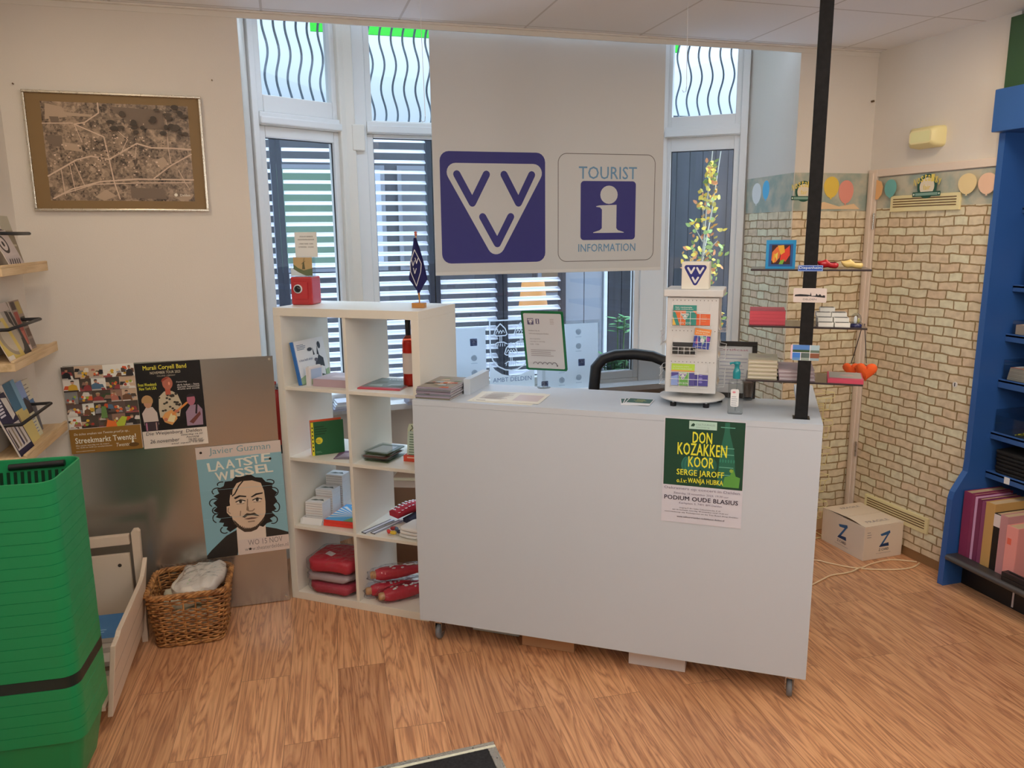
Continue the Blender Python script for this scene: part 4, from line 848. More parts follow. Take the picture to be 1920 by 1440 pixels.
# ------------------------------------------------------------------ card spinner
SPC = (1.135, .268); SW = (.73, .725, .71)
rt = cth('card_spinner', 'white revolving gift card display standing on the counter', 'display', SPC[0], SPC[1], CT)
b = MB(); b.lathe([(.0, .022), (.128, .022), (.132, .026), (.130, .030), (.05, .036), (.0, .036)], (0, 0, 0), SW, 'p', 40); b.build('turntable', rt)
b = MB(); b.cyl((0, 0, .036), (0, 0, .060), .045, P('#9a9a98', 1.4), 'p', 24); b.build('bearing', rt)
for a in (-125, -55, 15, 85, 155): b = MB(); x, y = .112*math.cos(R(a)), .112*math.sin(R(a)); b.cyl((x, y, 0), (x, y, .014), .012, BLACK, 'm', 14); b.cyl((x, y, .014), (x, y, .023), .006, (.6, .6, .6), 'metal', 10); b.build('foot', rt)
hw = .0985; zb, zt = .057, .435
b = MB(); b.box(-hw, hw, -hw, hw, zb, zt, SW); b.build('column', rt, bevel=.003)
b = MB(); b.T = Matrix.Rotation(R(90), 4, 'X'); b.z0 = hw
for z in (.424, .305, .182):
    for k in range(12): b.ell(-.075+k*.0148, z-.0, .0017, .0017, P('#4a4640', .9), n=8)
b.build('peg_holes', rt)
b = MB(); b.box(-.112, .114, -.112, .112, zt+.003, .466, SW); b.build('top_tray', rt, bevel=.004)
b = MB(); b.T = Matrix.Rotation(R(90), 4, 'X'); b.poly([(.02, .458), (.112, .458), (.112, .436), (.075, .437), (.062, .452), (.02, .455)], P('#d5cfc6', 1.6)); b.build('torn_label', rt)
WR = P('#d9d2ca', 1.6)
def holder(x0, x1, z0, z1, side=0):
    b = MB(); b.T = Matrix.Rotation(R(side), 4, 'Z'); y = -hw; yo = -hw-.028; r = .0011
    b.tube([(x0, y, z1+.03), (x0, y-.004, z1), (x0, yo, z1-.004), (x1, yo, z1-.004), (x1, y-.004, z1), (x1, y, z1+.03)], r, WR, 'p', 5)
    for t in (.25, .5, .75): x = x0+(x1-x0)*t; b.tube([(x, yo, z1-.004), (x, yo, z0), (x, y, z0)], r, WR, 'p', 5)
    b.tube([(x0, y, z0), (x0, yo, z0), (x1, yo, z0), (x1, y, z0)], r, WR, 'p', 5); b.tube([(x0, yo, (z0+z1)/2), (x1, yo, (z0+z1)/2)], r, WR, 'p', 5)
    return b.build('wire_holder', rt)
holder(-.078, .068, .325, .386); holder(-.070, .02, .212, .248); holder(-.078, .068, .085, .148); holder(.01, .075, .235, .295)
holder(-.06, .06, .24, .30, -90); holder(-.06, .06, .08, .15, -90); holder(-.06, .06, .30, .35, 90); holder(-.06, .06, .19, .24, 90); holder(-.06, .06, .08, .14, 90)
def card(lb, x, z, w_, h_, art, y=-hw-.012, lean=8, rot=0, side=0, grp='gift cards in the spinner'):
    o = empty('gift_card', lb, 'gift card', group=grp); M = Matrix.Translation(Vector(C(SPC[0], SPC[1], CT))) @ Matrix.Rotation(CA+R(side), 4, 'Z') @ Matrix.Translation((x, y, z)) @ Euler((R(90-lean), R(rot), 0)).to_matrix().to_4x4()
    o.matrix_world = M; b = MB(); b.dz = .00006; b.box(0, w_, 0, h_, -.004, 0, P('#c8c4bc', 1.4), 'paper'); art(b, w_, h_); b.build('card', o)
OR, TL, PU, LG, BL2 = P('#d9642e', 1.5), P('#2d7f74', 1.4), P('#4b4484', 1.4), P('#9ab83a', 1.5), P('#2c3f94', 1.4)
def c1(b, w, h):
    b.rect(0, w, 0, h, OR); b.poly([(0, h*.5), (w*.2, 0), (0, 0)], P('#d9a040', 1.5)); b.poly([(0, h*.75), (w*.12, h*.6), (w*.3, 0), (w*.15, 0), (0, h*.45)], TL); b.poly([(w*.55, h*.72), (w*.72, h*.85), (w, h*.55), (w, 0), (w*.55, 0)], TL); b.rect(0, w, h*.72, h, TL); b.text('het nationale', w*.1, h*.86, w*.7, h*.07, (.75, .75, .72), .02); b.text('uitje cadeaubon', w*.1, h*.76, w*.75, h*.07, (.75, .75, .72), .02)
    vvv_logo(b, w*.32, h*.24, w*.38, h*.38, None, (.78, .77, .75), TL); b.text('VVV BON', w*.28, h*.06, w*.5, h*.1, (.7, .72, .68), .02)
def c2(b, w, h): b.rect(0, w, 0, h, P('#d4572c', 1.5)); b.rect(0, w, h*.72, h, TL); b.ell(w*.55, h*.86, w*.18, h*.08, P('#c9608a', 1.5)); lines(b, w*.4, h*.5, w*.4, 4, h*.09, h*.03, P('#e08a60', 1.5))
def c3(b, w, h): b.rect(0, w, 0, h*.65, P('#2f3f8f', 1.4)); b.rect(0, w, h*.65, h, P('#c8793a', 1.5)); b.text('vakantie', w*.1, h*.84, w*.8, h*.07, P('#e0d0b0', 1.5), .02); b.text('park bon', w*.1, h*.72, w*.7, h*.07, P('#e0d0b0', 1.5), .02); b.poly([(w*.3, h*.65), (w*.62, h*.2), (w*.75, h*.6)], P('#7fae9a', 1.5)); b.ell(w*.52, h*.42, w*.12, h*.1, P('#dcdcd0', 1.5)); b.ell(w*.85, h*.5, w*.13, h*.11, P('#8a3f94', 1.5)); b.poly([(w*.16, h*.55), (w*.3, h*.25), (w*.14, h*.2)], P('#a8507a', 1.5)); b.text('weekendje weg', w*.12, h*.06, w*.7, h*.07, (.75, .75, .75), .02)
def c4(b, w, h): b.rect(0, w, 0, h, BLACK, 'g'); b.rect(w*.38, w*.62, h*.15, h*.6, P('#4a463f', 1.1)); b.ell(w*.72, h*.45, w*.05, h*.14, P('#57534c', 1.1)); b.ell(w*.25, h*.5, w*.04, h*.1, P('#3a3732', 1.1))
def c5(b, w, h): b.rect(0, w, 0, h, PU); b.rect(w*.35, w*.78, 0, h*.66, P('#5f9a4c', 1.4)); b.poly([(0, 0), (w*.3, 0), (w*.3, h*.5), (0, h*.4)], P('#7f93c4', 1.4)); b.rect(0, w, h*.68, h, LG); b.rect(0, w, h*.64, h*.7, P('#d98a54', 1.5)); b.text('de leukste uitjes', w*.06, h*.84, w*.7, h*.06, (.72, .75, .6), .02); b.text('in heel Nederland', w*.06, h*.75, w*.8, h*.05, (.72, .75, .6), .02); vvv_logo(b, w*.3, h*.24, w*.4, h*.38, None, (.78, .77, .75), PU); b.text('VVV BON', w*.28, h*.06, w*.46, h*.09, (.7, .72, .68), .02)
def c6(b, w, h): b.rect(0, w, 0, h, P('#443f86', 1.4)); b.rect(0, w, h*.66, h, LG); b.ell(w*.55, h*.84, w*.16, h*.08, P('#6f8ac0', 1.5)); [b.ell(w*.5, h*(.52-.17*k), w*.13, h*.05, P('#7d74b4', 1.4)) for k in range(3)]
card('orange and teal gift card with triangle logo in the top holder of the spinner', -.074, .328, .090, .078, c1); card('orange gift card in the top holder of the spinner, at the right', .012, .328, .056, .076, c2, y=-hw-.006)
card('blue and orange gift card hanging askew in the middle of the spinner', .006, .242, .062, .078, c3, y=-hw-.020, rot=6); card('black gift card in the middle left holder of the spinner', -.072, .214, .088, .046, c4)
card('green and purple gift card with triangle logo in the bottom holder of the spinner', -.074, .088, .090, .086, c5); card('purple gift card in the bottom holder of the spinner, at the right', .012, .088, .056, .084, c6, y=-hw-.006)
def pl(col):
    def f(b, w, h): b.rect(0, w, 0, h, col); b.rect(0, w, h*.7, h, P('#6a64a0', 1.4)); b.ell(w*.4, h*.4, w*.2, h*.16, P('#8a3a6a', 1.4))
    return f
card('red card sticking out of the left side of the spinner', -.05, .245, .09, .06, pl(P('#8a2f3c', 1.4)), side=-90, lean=16); card('purple card pack sticking out low on the left side of the spinner', -.05, .085, .10, .085, pl(P('#443a80', 1.4)), side=-90, lean=20, y=-hw-.008)
for z, t in ((.305, 'highest'), (.195, 'middle'), (.085, 'lowest')):
    card('%s white card leaning out of the right side of the spinner' % t, -.05, z, .10, .085, lambda b, w, h: b.rect(.002, w-.002, .002, h-.002, P('#bfb3a2', 1.5)), side=90, lean=20, y=-hw-.006)
o = cth('logo_cube', 'white cube with navy triangle logo on top of the card spinner', 'cube', 1.088, .178, CT+.4665); b = MB(); b.box(0, .104, 0, .104, 0, .104, P('#c8bdb0', 1.6)); co_ = b.build('cube', o, bevel=.002)
b = MB(); b.T = Matrix.Translation((0, 0, 0)) @ Matrix.Rotation(R(90), 4, 'X'); NV = A('#252a80'); b.poly(arc(.085, .084, .009, .009, -30, 90, 5)+arc(.019, .084, .009, .009, 90, 210, 5)+arc(.052, .024, .009, .009, 210, 330, 5), NV)
for a_, c_, d_ in (((.024, .082), (.036, .062), (.047, .082)), ((.058, .082), (.069, .062), (.081, .082)), ((.042, .045), (.052, .027), (.063, .045))): b.line([a_, c_, d_], .0075, (.8, .79, .77))
b.build('logo', co_)
# sanitizer, glass, picture frame
rt = cth('sanitizer_bottle', 'clear pump bottle with teal cap on the counter beside the spinner', 'bottle', 1.313, .105, CT)
def rl(hx_, hy, r, z, n=5): return [(x, y, z) for x, y in rrect(-hx_, hx_, -hy, hy, r, n)]
b = MB(); b.loft([rl(.026, .018, .008, 0), rl(.028, .020, .009, .004), rl(.028, .020, .009, .118), rl(.022, .016, .009, .130), rl(.012, .012, .011, .136), rl(.012, .012, .011, .142)], WHITE, 'clear'); b.build('bottle_body', rt)
b = MB(); b.T = Matrix.Translation((0, -.0203, 0)) @ Matrix.Rotation(R(90), 4, 'X'); b.poly(rrect(-.018, .012, .03, .098, .006), P('#cfd0d0', 1.5)); b.ell(-.006, .086, .006, .004, P('#c9808a', 1.4)); lines(b, -.014, .07, .022, 5, .008, .0025, P('#9ea2aa', 1.3)); b.build('label', rt)
b = MB(); TE = P('#1d7e88', 1.4); b.lathe([(.014, .136), (.0145, .16), (.011, .172), (.009, .176), (.009, .188), (.012, .190), (.012, .200), (.0, .202)], (0, 0, 0), TE, 'g', 20); b.tube([(0, 0, .195), (-.016, -.002, .196), (-.027, -.003, .192)], .004, TE, 'g', 8); b.build('pump', rt)
b = MB(); b.cyl((0, 0, .01), (.003, 0, .14), .002, (.8, .8, .8), 'clear', 8); b.build('dip_tube', rt)
rt = cth('drinking_glass', 'small drinking glass with a dark print behind the sanitizer bottle', 'glass', 1.352, .365, CT); b = MB(); b.lathe([(.0, .002), (.018, .001), (.0195, .006), (.0235, .085), (.022, .085), (.018, .010), (.0, .009)], (0, 0, 0), WHITE, 'clear', 24); b.build('tumbler', rt); b = MB(); b.lathe([(.0165, .015), (.020, .075)], (0, 0, 0), P('#7a6050', 1.2), 'p', 12); b.v = b.v; b.build('contents', rt)
rt = cth('framed_certificate', 'black picture frame holding a white certificate behind the card spinner', 'frame', 1.195, .392, CT+.001, 0, R(84)); b = MB(); FK = P('#2d2a2a', 1)
for x0, x1, y0, y1 in ((0, .186, 0, .02), (0, .186, .216, .236), (0, .02, .02, .216), (.166, .186, .02, .216)): b.box(x0, x1, y0, y1, -.012, .006, FK, 'g')
b.box(.01, .176, .01, .226, -.012, -.006, FK, 'm'); b.build('frame', rt, bevel=.0015); b = MB(); b.z0 = -.0058; b.rect(.02, .166, .02, .216, P('#c4c4cc', 1.6)); b.text('Certificaat', .03, .196, .12, .009, P('#a86a7a', 1.4)); lines(b, .03, .18, .125, 9, .015, .003, P('#a0a0b0', 1.4)); b.build('certificate', rt)

# ------------------------------------------------------------------ black pole with shelves
rt = cth('display_pole', 'black square pole with three dark shelves rising from the counter to the ceiling', 'pole', 1.551, .098, CT); PK = (.006, .0055, .0055)
b = MB(); b.box(-.022, .022, -.022, .022, 0, HC-CT, PK, 'm'); b.build('pole', rt, bevel=.002); b = MB(); b.box(-.03, .03, -.03, .03, 0, .0012, PK); b.build('foot_plate', rt)
SHZ = (.548, .3385, .1315)
for z in SHZ:
    b = MB(); b.box(-.206, .206, .0225, .235, z-.007, z, P('#463c3c', .9), 'g'); o = b.build('shelf', rt, bevel=.001); b = MB(); b.box(-.012, .012, .0225, .12, z-.02, z-.007, PK); b.build('bracket', o)
PU0 = 1.551
def pth(name, label, cat, u, v, k, rz=0, rx=0, group=None, dz=0): return cth(name, label, cat, u, v, CT+SHZ[k]+.0004+dz, rz, rx, group)
o = pth('tulip_block', 'bright blue framed block with an orange red tulip picture on the top pole shelf', 'ornament', 1.396, .150, 0); b = MB(); BB = P('#2f86b8', 1.5)
b.box(0, .104, 0, .03, 0, .104, BB, 'g'); b.T = Matrix.Rotation(R(90), 4, 'X'); b.rect(.010, .094, .008, .090, P('#1f4f8a', 1.3)); b.rect(.020, .086, .016, .086, P('#3a1418', 1.2))
b.poly([(.02, .03), (.034, .022), (.048, .04), (.052, .075), (.038, .08), (.022, .06)], P('#d8622c', 1.6)); b.poly([(.05, .03), (.07, .026), (.084, .05), (.082, .084), (.066, .07), (.054, .084)], P('#c43420', 1.5)); b.poly([(.04, .084), (.062, .086), (.066, .06), (.052, .05)], P('#dc9028', 1.6)); b.poly([(.03, .05), (.04, .03), (.042, .06)], P('#e8b048', 1.6)); b.poly([(.046, .016), (.06, .016), (.066, .034), (.052, .03)], P('#6a9a30', 1.5)); b.poly([(.024, .024), (.03, .02), (.034, .052), (.028, .056)], P('#e8902c', 1.6)); b.build('picture', o); o.children[0].name = 'block'
def clog(lb, u, v, col, col2, rz):
    o = pth('wooden_clog', lb, 'clog', u, v, 0, rz, group='souvenir clogs on the top shelf'); b = MB(); n = 14; loops = []
    for t, wd, h, dz in ((0, .004, .006, .0215), (.06, .008, .012, .0135), (.16, .0125, .020, .006), (.3, .0145, .027, .002), (.42, .0145, .029, .0035), (.52, .0135, .023, .004), (.62, .0135, .0195, .002), (.8, .0145, .0205, .0005), (.93, .0125, .019, .001), (1.0, .006, .011, .006)):
        x = .074*t-.037; loops.append([(x, wd*math.cos(2*PI*j/n), 1.06*(dz+h/2+h/2*math.sin(2*PI*j/n))) for j in range(n)])
    b.loft(loops, col, 'g'); b.build('shoe', o); b = MB(); b.z0 = .0; b.T = Matrix.Translation((.016, 0, .0225)); b.blob((0, 0, 0), (.016, .009, .0018), col2, 'm', 1, 0, 14, 6); b.build('opening', o)
clog('red souvenir clog on the top pole shelf, right of the pole', 1.612, .165, P('#a31f24', 1.5), P('#4a1010', 1), R(8)); clog('pale yellow souvenir clog at the right end of the top pole shelf', 1.694, .168, P('#cfa766', 1.6), P('#6a5028', 1), R(6))
for k in range(4):
    o = pth('book', ['lowest', 'second', 'third', 'topmost'][k]+' pink red book of the pile on the middle pole shelf', 'book', 1.349, .150, 1, R(1), group='pink red books on the middle shelf', dz=k*.0128); book(o, .128, .175, .0124, P('#b0404c', 1.5), P('#b8525c', 1.5))
for lv, (n, us) in enumerate([(2, (1.592, 1.648)), (2, (1.590, 1.646)), (2, (1.586, 1.640)), (1, (1.600,))]):
    for j in range(n):
        o = pth('gift_box', '%s %swhite box with dark lid in the stepped stack, middle pole shelf' % (['lowest', 'second row', 'third row', 'topmost'][lv], (['left ', 'right '][j] if n > 1 else '')), 'box', us[j], .130+.028*lv, 1, R(2), group='white boxes on the middle shelf', dz=lv*.0158)
        b = MB(); b.box(0, .052, 0, .095-.02*lv, 0, .015, P('#c8bfb6', 1.6), 'paper'); b.z0 = .015; b.rect(.003, .049, .006, .04, P('#4a4844', 1)); b.build('box', o)
o = pth('souvenir_bottle', 'small clear plastic packet beside the pole under the white boxes', 'packet', 1.580, .122, 1); b = MB(); b.blob((0, .012, .02), (.010, .008, .02), WHITE, 'clear', .6, .05, 14, 8); b.build('packet', o)
o = pth('snow_globe', 'small snow globe with a navy foot at the right end of the middle pole shelf', 'snow globe', 1.722, .165, 1); b = MB(); b.lathe([(.02, 0), (.021, .006), (.016, .011), (.0, .011)], (0, 0, 0), P('#26264e', 1.2), 'g', 20); b.build('foot', o); b = MB(); b.lathe([(.012, .010), (.018, .018), (.019, .028), (.014, .042), (.006, .048), (.0, .049)], (0, 0, 0), WHITE, 'clear', 20); b.build('dome', o); b = MB(); b.blob((-.003, 0, .024), (.006, .005, .014), P('#d8d8d8', 1.5), 'm', .8, .1, 10, 6); b.blob((.008, 0, .022), (.004, .004, .008), P('#a8a060', 1.4), 'm', .8, .1, 8, 5); b.build('figure', o)
for k in range(5):
    o = pth('book', ['lowest', 'second', 'third', 'fourth', 'topmost'][k]+' cream grey book of the taller pile on the lowest pole shelf', 'book', 1.352+.001*(k % 2), .140, 2, R(1), group='cream grey books on the lowest shelf', dz=k*.0148)
    def cf(b, w, d): b.ell(w*.5, d*.5, w*.26, d*.18, P('#a59a86', 1.4))
    book(o, .108, .165, .0142, P('#a59e86', 1.5), P('#b9b2a2', 1.55), cf if k == 4 else None, spine='left')
for k in range(3):
    o = pth('book', ['lowest', 'middle', 'topmost'][k]+' mauve grey book of the pile behind the pole on the lowest shelf', 'book', 1.466-.002*k, .135, 2, R(1), group='mauve grey books on the lowest shelf', dz=k*.0140); book(o, .128, .175, .0136, P('#94848a', 1.5), P('#b3aaae', 1.5), spine='left')
def rcov(b, w, d): b.rect(.006, w-.004, .030, d-.004, P('#8a867c', 1.4)); b.ell(w*.55, d*.55, w*.2, d*.14, P('#a08c84', 1.4)); b.line([(w*.35, d*.5), (w*.5, d*.62), (w*.7, d*.5)], .004, P('#a86a64', 1.4))
o = pth('book', 'grey covered book with a red edge at the right end of the lowest pole shelf', 'book', 1.636, .126, 2, R(-3)); book(o, .122, .165, .015, P('#a83a50', 1.5), P('#b8707a', 1.5), rcov)
for k, (u, v, z, rz, sc) in enumerate([(1.738, .372, .150, 0, 1.25), (1.790, .352, .148, 0, 1.6)]):
    o = cth('felt_heart', ['left smaller orange felt heart hanging by a dark cord from the middle pole shelf', 'right larger orange felt heart hanging by a dark cord from the middle pole shelf'][k], 'heart ornament', u, v, CT+z, rz, group='orange hearts'); b = MB(); loops = []
    pts = []
    for i in range(28):
        t = 2*PI*i/28; pts.append((.0016*16*math.sin(t)**3*sc, .0016*(13*math.cos(t)-5*math.cos(2*t)-2*math.cos(3*t)-math.cos(4*t))*sc-.004))
    for yy, kx in ((-.013, .35), (-.011, .7), (-.006, .92), (0, 1), (.006, .92), (.011, .7), (.013, .35)): loops.append([(x*kx, yy*sc, z_*kx) for x, z_ in pts])
    b.loft(loops, P('#d4501c', 1.5), 'cloth'); b.build('heart', o); b = MB(); top = .176; b.tube([(-.001, 0, .016*sc), ((1.764+.006*k-u)*.5, (.331-v)*.5-.003, .10), (1.764+.006*k-u, .331-v, SHZ[1]-z-.007)], .0016, (.03, .03, .035), 'cloth', 6); b.build('cord', o)
def plate(name, lb, cat, u0, u1, z0, z1, art, ry=0):
    o = cth(name, lb, cat, u0, .0755, z0, 0, R(90), None, ry); b = MB(); b.dz = .00005; art(b, u1-u0, z1-z0); b.build('plate', o); return o
def dp(b, w, h): b.prism(rrect(0, w, 0, h, .003, 3), -.0008, 0, P('#2c4f9c', 1.4), 'g'); b.line([(.002, .002), (w-.002, .002), (w-.002, h-.002), (.002, h-.002), (.002, .002)], .0012, P('#a8b8d8', 1.5), rnd=False); b.text('Diepenheim', w/2, h*.26, w*.88, h*.55, P('#b8c8e4', 1.6), .01, al='c')
plate('place_name_plate', 'small blue place name magnet on the black pole at the top shelf', 'sign', 1.508, 1.592, 1.656, 1.678, dp)
def dl(b, w, h):
    b.prism(rrect(0, w, 0, h, .004, 3), -.0008, 0, P('#b9aea8', 1.6), 'g'); b.poly([(.004, h*.42), (w*.45, h*.42), (w*.47, h*.44), (w-.005, h*.34), (w-.005, h*.50), (w*.9, h*.52), (w*.86, h*.46), (w*.8, h*.60), (w*.74, h*.5), (w*.69, h*.64), (w*.67, h*.48), (w*.55, h*.46), (w*.52, h*.72), (w*.505, h*.52), (w*.43, h*.55), (w*.2, h*.58), (.006, h*.54)], BLACK); b.text('DELDEN', w/2, h*.16, w*.4, h*.12, P('#4a4444', 1), .0, al='c')
plate('skyline_plate', 'white skyline magnet on the black pole just below the top shelf', 'sign', 1.498, 1.610, 1.545, 1.596, dl)
def pc(b, w, h):
    b.box(-.006, 0, .004, h, -.0008, 0, P('#c8a8b0', 1.5), 'paper'); b.box(0, w, 0, h, -.0012, 0, P('#c8c8c8', 1.5), 'paper')
    for x0, x1, y0, y1, c, c2 in ((0, .64, .52, 1, '#4a78b8', '#2f4a2c'), (.66, 1, .5, 1, '#98b0b8', '#5a6a5c'), (0, .30, 0, .5, '#3a72c0', '#5c88b8'), (.32, .64, 0, .5, '#4c5c58', '#8a9890'), (.66, 1, 0, .48, '#7a4a34', '#8aa0a8')):
        b.rect(x0*w+.0006, x1*w, y0*h+.0006, y1*h, P(c, 1.4)); b.rect(x0*w+.0006, x1*w, y0*h+.0006, (y0+(y1-y0)*.35)*h, P(c2, 1.3))
plate('picture_postcard', 'picture postcard of small landscape views on the black pole above the lowest shelf', 'postcard', 1.506, 1.598, 1.333, 1.390, pc)

# ------------------------------------------------------------------ office chair behind the counter
rt = cth('office_chair', 'black mesh backed office chair behind the counter', 'chair', .755, .86, 0); BK = (.012, .012, .013)
b = MB()
for k in range(5):
    a = R(72*k+15); b.tube([(0, 0, .09), (.15*math.cos(a), .15*math.sin(a), .08), (.29*math.cos(a), .29*math.sin(a), .06)], [.022, .018, .013], BK, 'p', 8)
b.build('star_base', rt)
for k in range(5):
    a = R(72*k+15); x, y = .29*math.cos(a), .29*math.sin(a); b = MB(); b.cyl((x-.02, y, .03), (x+.02, y, .03), .0295, BK, 'p', 16); b.build('castor', rt)
b = MB(); b.cyl((0, 0, .09), (0, 0, .44), .025, BK, 'p', 14); b.build('gas_lift', rt)
b = MB(); b.loft([[(x, y, .45) for x, y in rrect(-.20, .20, -.22, .18, .07)], [(x, y, .47) for x, y in rrect(-.235, .235, -.25, .20, .08)], [(x, y, .51) for x, y in rrect(-.23, .23, -.245, .195, .08)], [(x, y, .525) for x, y in rrect(-.19, .19, -.2, .16, .07)]], BK, 'cloth'); b.build('seat', rt)
def backc(t): # outline of the backrest, t in 0..1
    pass
out = [(-.175, .56), (-.19, .70), (-.20, .85), (-.207, .98), (-.20, 1.09), (-.165, 1.135), (-.10, 1.157), (0, 1.165), (.10, 1.157), (.165, 1.135), (.20, 1.09), (.207, .98), (.20, .85), (.19, .70), (.175, .56)]
yb = lambda x, z: .235+.05*((z-.56)/.6)-.7*x*x
b = MB(); b.tube([(x, yb(x, z), z) for x, z in out], .030, BK, 'p', 10, closed=True); b.build('back_frame', rt)
b = MB(); n = len(out); vs = [(0, yb(0, .87), .87)]+[(x, yb(x, z), z) for x, z in out]; b.add(vs, [(0, i+1, (i+1) % n+1) for i in range(n)], BK, 'mesh', True); b.build('back_mesh', rt)
b = MB(); b.tube([(0, .05, .43), (0, .24, .46), (0, .29, .62), (0, .29, .80)], .018, BK, 'p', 10); b.build('back_support', rt)
for s_ in (-1, 1): b = MB(); b.tube([(s_*.22, .02, .46), (s_*.26, .02, .55), (s_*.26, .02, .66)], .012, BK, 'p', 8); b.box(s_*.26-.03, s_*.26+.03, -.12, .12, .66, .685, BK); b.build('armrest', rt)
# boxes under the counter
o = cth('crate', 'pale plastic crate with a blue mark under the counter, left', 'crate', .19, .16, 0.0005); b = MB(); b.box(0, .225, 0, .30, 0, .006, P('#b8bcbc', 1.5)); 
for x0, x1, y0, y1 in ((0, .225, 0, .006), (0, .225, .294, .3), (0, .006, .006, .294), (.219, .225, .006, .294)): b.box(x0, x1, y0, y1, .006, .098, P('#b8bcbc', 1.5))
b.build('tub', o, bevel=.002); b = MB(); b.T = Matrix.Translation((0, -.0002, 0)) @ Matrix.Rotation(R(90), 4, 'X'); b.ell(.10, .075, .03, .018, P('#3a4a94', 1.4)); b.rect(.03, .17, .01, .085, P('#c9cdd0', 1.6)); b.ell(.10, .075, .03, .02, P('#3a4a94', 1.4)); b.build('label', o)
o = cth('cardboard_box', 'brown cardboard box on the floor under the counter', 'box', .448, .10, 0.0005); b = MB(); b.box(0, .238, 0, .25, 0, .097, P('#a88464', 1.45), 'paper'); b.build('carton', o, bevel=.002); b = MB(); b.box(.10, .14, -.0006, .2506, .06, .0975, P('#b59a78', 1.4), 'g'); b.build('tape', o)
o = cth('cardboard_box', 'white box on the floor under the counter, right', 'box', .926, .088, 0.0005); b = MB(); b.box(0, .236, 0, .25, 0, .097, P('#c4c2c6', 1.55), 'paper'); b.build('carton', o, bevel=.002)

# ================================================================== hanging banner
o = empty('hanging_sign', 'big white hanging board with navy triangle logo and tourist information panel', 'sign', (.708, 3.812, 1.610), (R(90), 0, 0)); BW = (.59, .59, .575)
b = MB(); b.box(0, 1.226, 0, 1.15, -.008, 0, BW); b.build('board', o, bevel=.001)
b = MB(); b.box(0, 1.226, -.012, .004, -.011, .003, (.68, .67, .64)); b.build('bottom_rail', o, bevel=.001)
b = MB(); b.dz = .0001; vvv_logo(b, .034, .046, .538, .539, NAVY, BW, NAVY); b.build('triangle_logo', o)
b = MB(); b.dz = .0001; q = rrect(.642, 1.180, .044, .584, .045, 8); b.line(q+q[:1], .0035, P('#6a6460', 1), rnd=False); TB = P('#5a7f9c', 1.4)
b.text('TOURIST', .915, .460, .322, .062, TB, .012, al='c'); i_logo(b, .764, .152, .308, .298, NAVY, BW); b.text('INFORMATION', .914, .092, .322, .040, TB, .012, al='c'); b.build('information_panel', o)
for k, (x, y, z1, lb) in enumerate([(.607, 3.45, 2.30, 'thin white string hanging from the ceiling at the left of the big sign'), (1.715, 3.19, 2.42, 'thin white string with a small hook hanging at the right of the big sign')]):
    o = empty('hanging_string', lb, 'string', (x, y, HC), (0, 0, 0), 'ceiling strings'); b = MB(); b.tube([(0, 0, 0), (.004, .002, (z1-HC)*.5), (.008, .004, z1-HC)], .0013, P('#d8d2c6', 1.6), 'p', 6); b.build('string', o)
    b = MB(); b.tube([(.008, .004, z1-HC), (.006, .004, z1-HC-.02), (-.006, .004, z1-HC-.024), (-.012, .004, z1-HC-.014)], .0012, (.4, .38, .35), 'metal', 6); b.build('hook', o)

# ------------------------------------------------------------------ sheets and crest in the window, paper piles on the sill
def wsheet(lb, x, z, w_, h_, art):
    o = empty('window_sheet', lb, 'paper sheet', (x, 4.44+(x-.36)*.04, z), (R(88), 0, a2)); b = MB(); b.dz = .00006; b.box(0, w_, 0, h_, -.0004, 0, (.86, .88, .90), 'translucent'); art(b, w_, h_); b.build('sheet', o)
    b = MB(); b.box(-.012, w_+.012, 0, h_+.02, -.004, -.002, WHITE, 'clear'); b.build('clear_holder', o); return o
LGY = (.62, .66, .70)
def grid(pts):
    def f(b, w, h):
        for i, (x, y, dk) in enumerate(pts):
            if dk: vvv_logo(b, x-.022, y-.022, .044, .044, P('#5a5f78', 1.1), (.72, .74, .78), P('#5a5f78', 1.1), 'translucent')
            else: b.ell(x, y, .019, .019, LGY, 'translucent'); b.ell(x, y, .015, .015, (.75, .78, .80), 'translucent'); b.rect(x-.02, x+.02, y-.034, y-.030, LGY, 'translucent')
    return f
wsheet('white backlit sheet with a small dark logo in the window right of the shelf unit', .835, .830, .29, .415, grid([(.215, .33, 1), (.215, .235, 0), (.215, .145, 0)]))
wsheet('wide white backlit sheet with small logos in the window behind the green notice', 1.452, .830, .415, .412, grid([(.05, .04, 1), (.165, .36, 0), (.165, .24, 1), (.165, .14, 0), (.165, .06, 0), (.28, .36, 0), (.28, .27, 0), (.30, .165, 1), (.28, .07, 0)]))
